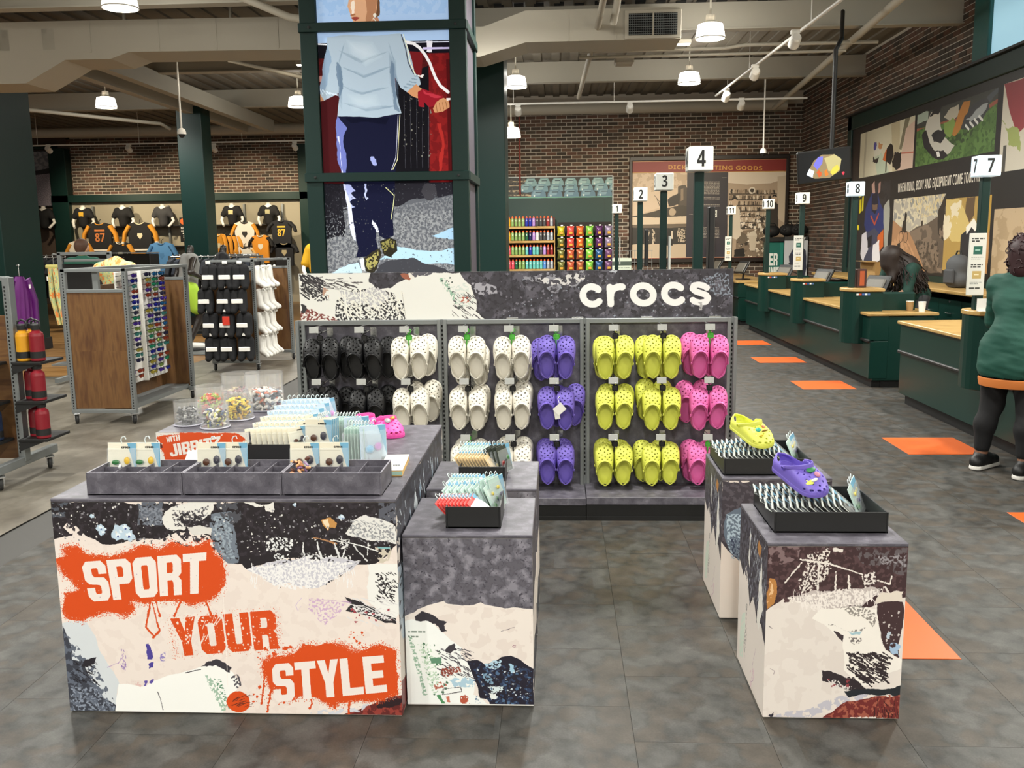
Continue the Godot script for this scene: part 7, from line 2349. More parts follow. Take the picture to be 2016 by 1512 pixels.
	p.poly([1818, 170, 1836, 168, 1832, 208, 1822, 204], "a9a8a8", 0.15, n3, -0.1)
	p.poly([1010, 20, 1013, 20, 1013, 260, 1010, 260], "26232a")
	return p.im

func build_gondola() -> void:
	var names := ["left", "middle", "right"]
	for b in 3:
		var x0: float = GX[b]
		var x1: float = GX[b + 1]
		var xc := (x0 + x1) / 2
		var t := thing("gondola_bay", "grey slotted %s bay of the clog wall with dark mottled back panel" % names[b], "display shelving", Vector3(xc, 0, GZ))
		var w := x1 - x0
		part(t, "back_panel", bx(Vector3(0, 0.63, -0.02), Vector3(w - 0.05, 1.0, 0.04)), M.camo)
		part(t, "top_rail", bx(Vector3(0, 1.135, 0.002), Vector3(w - 0.05, 0.028, 0.05), 0.003), M.metal)
		for s in ([-1, 1] if b == 0 else [1]):
			for e in [-1.0, 1.0]:
				part(t, "post", bx(Vector3(s * w / 2 + e * 0.0185, 0.6, 0.005), Vector3(0.021, 1.1, 0.05), 0.002), M.metal)
			part(t, "slot_channel", bx(Vector3(s * w / 2, 0.6, 0.0), Vector3(0.018, 1.1, 0.03)), M.metal)
			part(t, "slot_row", slots(s * w / 2, 0.2, 1.13, 0.0155), M.slot)
		var dy := 0.0 if b == 2 else -0.006
		part(t, "base_deck", bx(Vector3(0, 0.118 + dy, 0.165), Vector3(w - 0.003, 0.044, 0.33), 0.002), M.camo)
		part(t, "kick_base", bx(Vector3(0, 0.05, 0.14), Vector3(w - 0.004, 0.1, 0.36)), M.kick)
		part(t, "kick_lip", bx(Vector3(0, 0.012, 0.325), Vector3(w - 0.004, 0.024, 0.012)), M.kick)
	var h := thing("header_board", "long printed header board above the clog wall with rounded white lettering", "sign", Vector3(-0.27, 1.285, GZ))
	part(h, "board", bx(Vector3(0, 0, -0.012), Vector3(2.59, 0.295, 0.02), 0.002), M.kick)
	part(h, "printed_face", mb().panel(Vector3(-1.295, -0.1475, -0.0012), Vector3(2.59, 0, 0), Vector3(0, 0.295, 0), Vector3(0, 0, 1)).done(), tex(header_print(), 0.5))
	for x in [-0.01, 0.38, 0.79, 1.19, -0.9]:
		part(h, "metal_clip", bx(Vector3(x, -0.138, 0.008), Vector3(0.07, 0.022, 0.02), 0.002), M.chrome)

# a moulded clog hung toe up: y runs from heel (0) to toe (0.25), z away from the sole
func clog_field(side: float) -> Callable:
	var holes := []
	for k in [[0.004, 0.228], [-0.018, 0.217], [0.024, 0.216], [0.004, 0.206], [-0.032, 0.2], [-0.012, 0.193], [0.02, 0.194], [0.036, 0.197], [-0.028, 0.178], [0.006, 0.181], [0.03, 0.176], [-0.038, 0.16], [-0.012, 0.168], [0.018, 0.165], [0.041, 0.158]]:
		holes.append(Vector2(k[0] * side, k[1]))
	var vents := []
	for a in [-62, -34, -8, 18, 46, 70]:
		var g := deg_to_rad(a)
		vents.append(Vector3(side * 0.004 + sin(g) * 0.049, 0.186 + cos(g) * 0.062, 0.026))
	return func(p: Vector3) -> float:
		var t := p.y / 0.25
		var q := clampf(t, 0.001, 0.999)
		var hw := lerpf(0.041, 0.0545, smoothstep(0.08, 0.68, q))
		if q < 0.16:
			hw *= sqrt(maxf(0.0, 1.0 - pow((0.16 - q) / 0.16, 2.3)))
		elif q > 0.72:
			hw *= sqrt(maxf(0.0, 1.0 - pow((q - 0.72) / 0.28, 2.5)))
		if p.z < 0.014:
			hw += 0.0018
		hw = maxf(hw, 0.004)
		var zt := 0.058 + 0.018 * exp(-pow((q - 0.5) / 0.2, 2)) - 0.03 * smoothstep(0.72, 1.0, q)
		var cx := side * 0.006 * smoothstep(0.45, 1.0, q)
		var u := absf(p.x - cx) / hw
		var wz := maxf(0.0, p.z - 0.35 * zt) / (0.65 * zt)
		var d := (pow(pow(u, 2.6) + pow(wz, 2.6), 1.0 / 2.6) - 1.0) * minf(hw, 0.034)
		if t < 0.0:
			d = maxf(d, -p.y)
		elif t > 1.0:
			d = maxf(d, p.y - 0.25)
		var shell := maxf(d, -p.z)
		shell = maxf(shell, -maxf(d + 0.0052, 0.019 - p.z))
		# foot opening
		if p.z > 0.02 and p.y < 0.18:
			var ex := (p.x - cx) / (0.0385 if q > 0.35 else maxf(hw - 0.0045, 0.01))
			var ey := (p.y - 0.084) / (0.07 if p.y > 0.084 else 0.0795)
			shell = maxf(shell, (1.0 - sqrt(ex * ex + ey * ey)) * 0.036)
		if p.z > 0.028 and p.y > 0.145:
			for h in holes:
				var dx: float = p.x - h.x
				var dyy: float = p.y - h.y
				var dd := dx * dx + dyy * dyy
				if dd < 0.0001:
					shell = maxf(shell, 0.0034 - sqrt(dd))
		elif p.y > 0.17 and p.z > 0.016:
			for v in vents:
				shell = maxf(shell, 0.0065 - (p - v).length())
		return shell

func strap_mesh(side: float, back: bool) -> ArrayMesh:
	var m := mb()
	var pts := []
	for k in 15:
		var a := PI * k / 14
		if back:
			pts.append(Vector3(cos(a) * 0.043, 0.1 - sin(a) * 0.1, 0.05 + sin(a) * 0.012))
		else:
			pts.append(Vector3(cos(a) * 0.0475, 0.09 + sin(a) * 0.078, 0.05 + sin(a) * 0.028))
	# a flat band, 16 mm wide, standing across the arc
	var w := Vector3(0, -0.34, 0.94)
	var g := []
	for i in pts.size():
		var o: Vector3 = (pts[i] - Vector3(0, 0.09, 0.05)).normalized()
		var row := []
		var half := lerpf(0.005, 0.0095, sin(PI * i / (pts.size() - 1)))
		for k in 10:
			var a := TAU * k / 10
			row.append(pts[i] + o * 0.0026 * signf(sin(a)) * sqrt(absf(sin(a))) + w * (half * signf(cos(a)) * sqrt(absf(cos(a))) + 0.003))
		g.append(row)
	m.sheet(g, true)
	return m.done()

func clog(col: String, side: float, label: String, fine_ := false) -> Node3D:
	var key := "clogmesh%s%s" % [side, fine_]
	if not M.has(key):
		M[key] = nets(clog_field(side), Vector3(-0.062, -0.006, -0.005), Vector3(0.062, 0.257, 0.088), 0.002 if fine_ else 0.0025, false)
		M["strap%s" % side] = strap_mesh(side, false)
		M.rivet = mb(Transform3D(Basis(Vector3(0, 0, 1), PI / 2), Vector3.ZERO)).lathe([Vector2(0.0075, -0.004), Vector2(0.0075, 0.003), Vector2(0.005, 0.005), Vector2(0, 0.005)], 12).done()
		M.insole = mb().prism(pv([-0.026, 0.02, 0.026, 0.02, 0.032, 0.06, 0.032, 0.13, 0.038, 0.19, 0.02, 0.226, -0.02, 0.226, -0.038, 0.19, -0.032, 0.13, -0.032, 0.06]), 0.002).done()
	if not M.has("eva" + col):
		M["eva" + col] = mat(col, 0.48)
	var t := thing("clog", label, "clog", Vector3.ZERO, 0.0)
	part(t, "upper", M[key], M["eva" + col])
	part(t, "strap", M["strap%s" % side], M["eva" + col])
	for s in [-1.0, 1.0]:
		part(t, "rivet", M.rivet, M["eva" + col], Transform3D(Basis.from_scale(Vector3(s, 1, 1)) if s > 0 else Basis(Vector3(0, 0, 1), PI), Vector3(s * 0.048, 0.09, 0.048)))
	part(t, "footbed", M.insole, M["eva" + col], Transform3D(Basis.IDENTITY, Vector3(side * 0.003, 0, 0.0195)))
	return t

func build_clogs() -> void:
	var white := "e4dfd2"
	var black := "0d0d10"
	var violet := "6f5dba"
	var lime := "dbdf5c"
	var pink := "de68aa"
	var word := {white: "white", black: "black", violet: "violet", lime: "lime yellow", pink: "pink"}
	var grid := [[black, black, white, white, white, violet, lime, lime, pink], [black, black, white, white, white, violet, lime, lime, pink], [black, black, white, white, white, violet, lime, lime, pink]]
	var xs := [-1.41, -1.145, -0.882, -0.541, -0.277, -0.019, 0.322, 0.598, 0.868]
	var ys := [0.812, 0.507, 0.173]
	# how the hind pair peeps out behind the front one: x, y shift and tilt
	var hind := [[[0.075, 0.0, -0.04], [0.06, 0.0, -0.04], [0.04, 0.005, -0.03], [0.012, -0.05, 0.0], [0.012, -0.042, 0.0], [-0.035, -0.02, 0.02], [-0.012, -0.012, 0.0], [-0.035, -0.008, 0.02], [-0.035, 0.0, 0.03]],
		[[0.06, 0.0, -0.05], [0.05, 0.0, -0.04], [0.05, 0.03, -0.06], [0.012, 0.01, 0.0], [0.005, 0.03, 0.0], [0.055, 0.0, -0.05], [0.01, 0.0, 0.0], [-0.03, 0.03, 0.04], [-0.06, 0.02, 0.05]],
		[[0.03, 0.0, 0.0], [0.03, 0.0, 0.0], [0.02, 0.0, 0.0], [0.012, 0.01, 0.0], [0.01, 0.015, 0.0], [-0.012, 0.0, 0.01], [-0.008, 0.0, 0.0], [-0.045, 0.0, 0.03], [-0.03, 0.0, 0.02]]]
	var bays := ["left", "left", "left", "middle", "middle", "middle", "right", "right", "right"]
	var cols := ["first", "second", "third"]
	var rows := ["top", "middle", "bottom"]
	var stock := {}
	var hook: Node3D = null
	var tags := [[0, 2], [0, 3], [0, 4], [0, 5], [0, 8], [2, 3], [2, 8]]
	var greens := mat("4fae3c", 0.5)
	for r in 3:
		for c in 9:
			if r == 2 and c < 3:
				continue         # that row stands behind the big table
			var where := "%s bay's %s hook, %s column" % [bays[c], rows[r], cols[c % 3]]
			var x: float = xs[c]
			var y: float = ys[r]
			var col: String = grid[r][c]
			# the hook itself
			var hxf := at(x, y + 0.262, GZ)
			if hook == null:
				hook = thing("peg_hook", "peg hook with grey price plate, " + where, "hook", hxf.origin, 0.0, "peg hooks of the clog wall")
				part(hook, "back_plate", bx(Vector3(0.022, 0.0, 0.004), Vector3(0.036, 0.07, 0.006), 0.002), M.chrome)
				part(hook, "wire", mb().tube([Vector3(0.0, 0.015, 0.005), Vector3(0, 0.015, 0.23), Vector3(0, 0.03, 0.245)], 0.0035, 6).done(), M.chrome)
				part(hook, "plate_wire", mb().tube([Vector3(-0.012, 0.05, 0.005), Vector3(-0.012, 0.055, 0.24)], 0.0025, 6).done(), M.chrome)
				part(hook, "price_plate", mb(Transform3D(Basis(Vector3.RIGHT, -0.15), Vector3(-0.012, 0.04, 0.243))).box(Vector3.ZERO, Vector3(0.055, 0.036, 0.003), 0.001).done(), mat("a9aaa6", 0.35))
			else:
				dup(hook, hxf, "peg hook with grey price plate, " + where)
			var hg := thing("clog_hanger", "%s plastic hanger clip, %s" % ["green" if [r, c] in tags else "black", where], "hanger", Vector3(x, y + 0.235, GZ + 0.17), 0.0, "hanger clips on the clog wall")
			var hm: Material = greens if [r, c] in tags else M.black
			part(hg, "clip", mb().tube([Vector3(0, 0.036, 0), Vector3(0.014, 0.044, 0), Vector3(0.012, 0.058, 0), Vector3(-0.006, 0.058, 0), Vector3(-0.01, 0.044, 0), Vector3(0, 0.03, 0), Vector3(0, -0.06, -0.02)], 0.0045, 6).done(), hm)
			part(hg, "size_tab", bx(Vector3(0.003, 0.012, 0.0), Vector3(0.036, 0.034, 0.006), 0.006), hm)
			for dep in 2:
				for s in [-1.0, 1.0]:
					var lab := "%s clog, %s of the %s pair, %s" % [word[col], "left one" if s < 0 else "right one", "front" if dep == 0 else "hind", where]
					var k := "%s%s" % [col, s]
					var o: Node3D
					if stock.has(k):
						o = dup(stock[k], Transform3D.IDENTITY, lab)
					else:
						o = clog(col, -s, lab)
						stock[k] = o
					o.set_meta("group", "%s clogs hanging on the clog wall" % word[col])
					var hn: Array = hind[r][c]
					var dx: float = (hn[0] if dep else 0.0) + s * 0.0525
					var dy: float = hn[1] if dep else 0.0
					var tilt: float = s * -0.03 + (hn[2] if dep else 0.0) + rng.randf_range(-0.025, 0.025)
					var z := GZ + (0.12 if dep == 0 else 0.025)
					if dep == 0 and c == 1 and r == 0:
						tilt += 0.04
					o.transform = Transform3D(Basis(Vector3(0, 0, 1), tilt) * Basis(Vector3.RIGHT, 0.05), Vector3(x + dx, y + dy + rng.randf_range(-0.006, 0.006), z))
	var tg := thing("paper_tag", "white paper tag turned cornerwise on the middle pair of violet clogs", "tag", Vector3(0.0, 0.64, GZ + 0.225))
	part(tg, "tag_front", mb(Transform3D(Basis(Vector3(0, 0, 1), 0.7), Vector3.ZERO)).box(Vector3.ZERO, Vector3(0.062, 0.052, 0.0015)).done(), M.white)
	part(tg, "tag_rear", mb(Transform3D(Basis(Vector3(0, 0, 1), 0.2), Vector3(-0.015, -0.035, -0.004))).box(Vector3.ZERO, Vector3(0.03, 0.05, 0.0015)).done(), M.white)
	part(tg, "loop", mb().tube([Vector3(0, 0.03, 0), Vector3(-0.01, 0.06, -0.01), Vector3(0.0, 0.07, -0.03)], 0.0015, 5).done(), M.white)

# ---------------------------------------------------------------- printed plinths
func print_style_front() -> Image:
	var p := Pic.new(1500, 980, "e4d8d0", 301, [55, 117, 1873, 112, 1927, 1268, 160, 1240])
	var n1 := noise(302, 0.012, 4)
	var n2 := noise(303, 0.025, 4)
	var n3 := noise(304, 0.06, 3)
	var ink := "231e22"
	p.poly([100, 330, 1880, 330, 1900, 1280, 150, 1250], "e0d3cb", 0, n1, 0.1)
	# dark upper sheet
	p.poly([40, 100, 1890, 100, 1885, 330, 1765, 440, 1640, 436, 1480, 440, 1400, 404, 1220, 430, 1100, 468, 1075, 440, 1000, 436, 960, 404, 925, 330, 900, 290, 846, 272, 740, 272, 640, 312, 540, 306, 470, 318, 400, 338, 330, 336, 290, 310, 240, 290, 190, 240, 152, 214, 122, 248, 158, 284, 108, 302, 60, 318], ink, 0.06)
	p.poly([40, 100, 1890, 100, 1885, 330, 1100, 400, 300, 300, 60, 300], "322c32", 0.0, n2, 0.16)
	p.poly([520, 110, 655, 110, 655, 236, 520, 236], "5d626d", 0.06, n2, -0.25)
	p.poly([530, 130, 650, 150, 650, 230, 560, 236], "7d838e", 0.1, n3, 0.0)
	p.poly([912, 176, 1020, 160, 1030, 240, 1046, 320, 1056, 432, 1000, 436, 960, 396, 920, 330], "6f7884", 0.08, n2, -0.3)
	p.poly([920, 190, 1020, 180, 1040, 420, 960, 390], "94a0ab", 0.1, n3, 0.02)
	p.poly([920, 110, 1060, 110, 1070, 200, 1030, 240, 960, 180], "4a4b52", 0.08, n2, -0.1)
	p.poly([1785, 110, 1885, 110, 1885, 222, 1790, 208], "555761", 0.06, n2, -0.2)
	p.poly([60, 120, 150, 120, 140, 190, 66, 200], "4d525c", 0.1, n2, 0.0)
	# bare paper islands
	p.poly([652, 196, 700, 140, 742, 128, 800, 112, 930, 110, 924, 150, 880, 196, 850, 214, 800, 206, 770, 262, 700, 262, 664, 240], "dfdcd6", 0.16)
	p.poly([700, 150, 900, 130, 880, 200, 720, 240], "4a464b", 0.12, n3, 0.06)
	p.poly([716, 190, 800, 170, 860, 196, 800, 224, 740, 250], "2a262b", 0.15, n2, 0.0)
	p.poly([780, 240, 850, 236, 915, 250, 912, 290, 820, 286], "d6d2cc", 0.12)
	p.poly([1078, 112, 1242, 110, 1240, 166, 1200, 160, 1190, 130, 1150, 140, 1120, 128], "dfdcd6", 0.14)
	p.poly([1616, 276, 1652, 206, 1700, 184, 1720, 176, 1740, 188, 1794, 196, 1874, 236, 1880, 330, 1790, 316, 1730, 312, 1650, 292], "dedcd8", 0.1)
	p.poly([1640, 200, 1870, 230, 1876, 320, 1640, 290], "8f8f92", 0.1, n3, 0.1)
	p.scratches(1640, 200, 1860, 310, 40, 30, 20, 4, "aeb0b4")
	# blue white flowers of paint, an ochre flake
	for k in [[440, 275, 46], [470, 290, 34], [410, 290, 26], [450, 250, 26], [320, 252, 22], [330, 276, 16], [278, 187, 12], [345, 258, 9], [1350, 124, 10], [1595, 190, 14]]:
		p.disc(k[0], k[1], k[2], "b9cddd", 0.3)
		p.disc(k[0] + 4, k[1] - 3, k[2] * 0.5, "dfe8ee", 0.4)
		p.disc(k[0] + 6, k[1] + 6, k[2] * 0.22, "3d4f8c", 0.4)
	p.poly([1488, 206, 1540, 192, 1572, 222, 1560, 248, 1530, 244, 1526, 262, 1506, 240], "bd8a4e", 0.12)
	p.poly([1494, 208, 1524, 200, 1532, 236, 1522, 258], "e6d3b4", 0.12)
	p.blots(60, 120, 1880, 330, 260, 1, 7, "8d8b90", 0.5)
	p.blots(60, 120, 1000, 300, 120, 1, 6, "d8d6d2", 0.5)
	p.blots(1100, 180, 1860, 420, 150, 1, 6, "d8d6d2", 0.5)
	# white pen lines and scraped type
	p.poly([1206, 312, 1230, 298, 1342, 306, 1336, 374, 1204, 372], "dfe0e0", 0.1, n3, 0.02)
	p.poly([1240, 390, 1320, 384, 1310, 420, 1250, 430], "dfe0e0", 0.2, n3, 0.0)
	p.line([1450, 298, 1530, 316, 1570, 330], 7, "b08058", 0.2)
	p.line([1540, 310, 1640, 326, 1730, 350, 1786, 368], 6, "e6e6e4", 0.2)
	p.line([1736, 326, 1732, 388], 6, "e6e6e4", 0.2)
	for k in [[1396, 326, 1402, 420], [1470, 322, 1496, 430], [1560, 330, 1600, 430], [1620, 340, 1600, 420], [1660, 340, 1730, 420]]:
		p.line(k, 8, "dcdcdc", 0.3)
	p.poly([1580, 300, 1640, 308, 1640, 350, 1590, 360], "dfdedb", 0.2, n3, 0.0)
	p.poly([1380, 380, 1500, 400, 1660, 396, 1640, 440, 1380, 430], "dedede", 0.15, n3, 0.03)
	p.poly([1770, 346, 1850, 350, 1840, 420, 1790, 430], "c9bfae", 0.15, n2, -0.1)
	p.poly([1780, 344, 1850, 346, 1846, 356, 1790, 354], "7fb0b4", 0.1)
	p.poly([1098, 466, 1180, 446, 1230, 428, 1400, 400, 1480, 420, 1600, 402, 1700, 420, 1650, 470, 1560, 520, 1440, 570, 1360, 556, 1330, 540, 1250, 556, 1200, 520], "c4c2cb", 0.1)
	p.poly([1098, 466, 1400, 404, 1700, 420, 1560, 520, 1440, 570, 1250, 556], ink, 0.1, n3, 0.2)
	p.poly([1098, 466, 1400, 404, 1700, 420, 1560, 520, 1440, 570, 1250, 556], "e8e6e6", 0.1, n3, 0.0)
	p.scratches(1120, 430, 1660, 530, 130, 4, 60, 4, "e8e6e6")
	# right white sheet with black scrapes
	p.poly([1736, 440, 1890, 436, 1900, 700, 1884, 740, 1740, 640, 1730, 560], "e6e5e1", 0.06)
	p.poly([1780, 484, 1840, 520, 1870, 600, 1860, 640, 1790, 560], ink, 0.15, n3, 0.12)
	p.scratches(1770, 480, 1880, 640, 60, 18, 12, 7, ink)
	p.poly([1616, 612, 1670, 630, 1760, 668, 1884, 730, 1888, 762, 1830, 756, 1760, 720, 1690, 700, 1622, 690, 1650, 656], "2b272b", 0.08)
	p.poly([1640, 650, 1720, 672, 1820, 712, 1870, 742, 1800, 736, 1700, 704], "e4e2e0", 0.1, n3, -0.02)
	p.scratches(1630, 620, 1870, 740, 50, 60, 26, 6, "d9d6d6")
	p.blots(1640, 680, 1860, 750, 14, 3, 9, "9a3c46", 0.5)
	p.poly([1430, 622, 1560, 640, 1616, 650, 1600, 690, 1540, 740, 1520, 768, 1480, 740, 1450, 700, 1424, 680], "c9a9c6", 0.1, n3, 0.12)
	p.line([1390, 620, 1360, 660, 1372, 690, 1388, 666], 3, "c9b4cf", 0.3)
	p.line([1430, 628, 1540, 632, 1650, 644], 3, "b997b9", 0.4)
	# lower left: grey paper, dark sheet, white sheet
	p.poly([118, 756, 200, 744, 250, 756, 300, 846, 340, 940, 424, 1088, 408, 1250, 150, 1250], "ced3d7", 0.08)
	p.poly([118, 770, 150, 850, 170, 960, 232, 970, 300, 1104, 336, 1164, 414, 1214, 418, 1260, 140, 1260], "3a3d47", 0.08)
	p.poly([124, 800, 300, 1000, 414, 1216, 418, 1260, 140, 1260], "5d6472", 0.0, n2, 0.08)
	p.poly([160, 1100, 300, 1110, 410, 1220, 410, 1256, 160, 1256], "8a93a2", 0.0, n3, 0.16)
	p.poly([238, 960, 300, 944, 290, 980, 250, 1000, 220, 990], "26232a", 0.12)
	p.scratches(170, 960, 300, 1080, 40, 30, 20, 6, "1f1d24")
	p.poly([404, 1256, 420, 1092, 470, 1090, 560, 1106, 640, 1064, 760, 1028, 880, 992, 960, 984, 1030, 1026, 1072, 1092, 1050, 1128, 1008, 1164, 980, 1256], "eeeeea", 0.04)
	p.poly([856, 1000, 900, 966, 940, 954, 990, 974, 1024, 1000, 1014, 1030, 980, 1010, 940, 988, 890, 996], "37333a", 0.14)
	p.poly([1020, 1060, 1056, 1040, 1076, 1100, 1046, 1116], "47434b", 0.2, n3, -0.05)
	for k in 7:
		p.poly([880 + k * 15, 1040 + k * 26, 906 + k * 15, 1042 + k * 26, 924 + k * 12, 1082 + k * 26, 900 + k * 12, 1088 + k * 26], "9db7a3", 0.16, n3, -0.08)
		p.poly([930 + k * 10, 1060 + k * 24, 966 + k * 8, 1064 + k * 24, 972 + k * 8, 1082 + k * 24, 936 + k * 10, 1080 + k * 24], "5f8a6e", 0.2, n3, 0.02)
	p.line([630, 1136, 644, 1170, 660, 1236], 4, "6d6a6c", 0.3)
	p.line([780, 1030, 860, 1012], 4, "3b373b", 0.4)
	# violet marks
	p.poly([566, 872, 580, 870, 606, 940, 600, 956, 574, 956], "4a3f92", 0.1)
	p.poly([580, 982, 608, 972, 606, 1000, 584, 1008], "4a3f92", 0.15)
	p.poly([640, 930, 672, 920, 668, 964, 646, 968], "8d80b8", 0.15, n3, 0.0)
	p.poly([558, 1076, 576, 1074, 570, 1100, 556, 1104], "5d4f9c", 0.2)
	p.poly([586, 1080, 610, 1066, 606, 1084, 590, 1090], "5d4f9c", 0.2)
	p.scratches(430, 900, 460, 1000, 26, 6, 24, 4, "8d6fae")
	p.line([360, 1000, 420, 976, 446, 940], 4, "a884b8", 0.4)
	p.poly([480, 1076, 530, 1080, 556, 1100, 520, 1106], "d9b9b4", 0.2, n3, 0.0)
	# bottom right dark red corner
	p.poly([1620, 1262, 1700, 1236, 1770, 1206, 1830, 1180, 1935, 1150, 1940, 1290, 1620, 1290], "5d2422", 0.08)
	p.poly([1620, 1262, 1770, 1206, 1935, 1150, 1940, 1290, 1640, 1290], "8d3a32", 0.08, n2, 0.05)
	p.poly([1780, 1210, 1880, 1176, 1930, 1176, 1920, 1200, 1800, 1230], "2a1a1e", 0.1)
	p.poly([1440, 1256, 1620, 1222, 1770, 1200, 1700, 1250, 1560, 1266], "c9cbd4", 0.1, n2, -0.1)
	# orange spray and stencil words
	var o := "cf4a16"
	var s1 := [118, 360, 150, 346, 196, 344, 240, 384, 300, 394, 380, 402, 440, 380, 484, 372, 520, 346, 580, 344, 640, 362, 700, 322, 780, 346, 860, 330, 902, 308, 934, 388, 964, 402, 988, 480, 976, 560, 942, 612, 892, 640, 820, 662, 760, 640, 700, 640, 620, 640, 560, 654, 490, 640, 508, 690, 462, 722, 430, 712, 380, 700, 330, 704, 296, 720, 230, 746, 150, 738, 112, 692, 124, 600, 206, 578, 166, 530, 120, 498, 104, 460, 80, 458, 78, 412, 132, 400]
	p.poly(s1, o, 0.1)
	p.mist(s1, o, 2300, 9.0, 2.4)
	p.mist(s1, "e4d8d0", 900, 7.0, 1.6)
	var s2 := [1190, 960, 1250, 940, 1330, 934, 1400, 872, 1560, 866, 1640, 882, 1660, 910, 1700, 902, 1800, 872, 1892, 912, 1905, 1150, 1800, 1192, 1700, 1186, 1600, 1200, 1560, 1224, 1480, 1172, 1400, 1160, 1330, 1184, 1270, 1152, 1220, 1100, 1190, 1030]
	p.poly(s2, o, 0.1)
	p.mist(s2, o, 1900, 9.0, 2.4)
	p.mist(s2, "e4d8d0", 700, 7.0, 1.6)
	p.blots(1160, 880, 1340, 960, 26, 3, 16, o, 0.3)
	p.blots(1640, 800, 1720, 900, 16, 2, 7, o, 0.3)
	p.blots(1140, 1100, 1330, 1220, 40, 2, 9, o, 0.3)
	p.disc(1062, 1192, 62, o, 0.06, 0.95)
	p.scratches(1020, 1160, 1110, 1230, 24, 50, -20, 4, "5d2a1c")
	for k in [[590, 640, 566, 780, 610, 830], [600, 650, 640, 800, 606, 836], [620, 640, 640, 720], [752, 640, 716, 720], [884, 640, 918, 726], [1200, 980, 1194, 1100, 1184, 1200], [1240, 1100, 1226, 1180, 1216, 1246], [1300, 1160, 1304, 1196], [1440, 1160, 1452, 1200, 1440, 1228], [1570, 1200, 1572, 1226], [1648, 1190, 1646, 1262]]:
		p.line(k, 9, o, 0.15)
		p.disc(k[-2], k[-1], 7, o, 0.2)
	p.block("SPORT", [212, 432, 892, 377, 886, 594, 262, 644], "e6dcd6", 0.035)
	p.block("YOUR", [690, 735, 1255, 684, 1276, 896, 728, 940], o, 0.035)
	p.block("STYLE", [1232, 984, 1826, 932, 1850, 1136, 1246, 1196], "e6dcd6", 0.035)
	var yr := [690, 735, 1255, 684, 1276, 896, 728, 940]
	p.mist(yr, o, 500, 10.0, 1.8)
	p.scratches(700, 720, 1000, 900, 26, 30, -60, 5, "e4d8d0")
	p.blots(690, 700, 1270, 940, 260, 1, 6, "e4d8d0", 0.4)
	p.blots(220, 390, 880, 640, 36, 1, 4, "b8a4b4", 0.5)
	# seam between the two halves
	p.line([974, 560, 998, 960, 1004, 1100], 2, "efe6df")
	return p.im

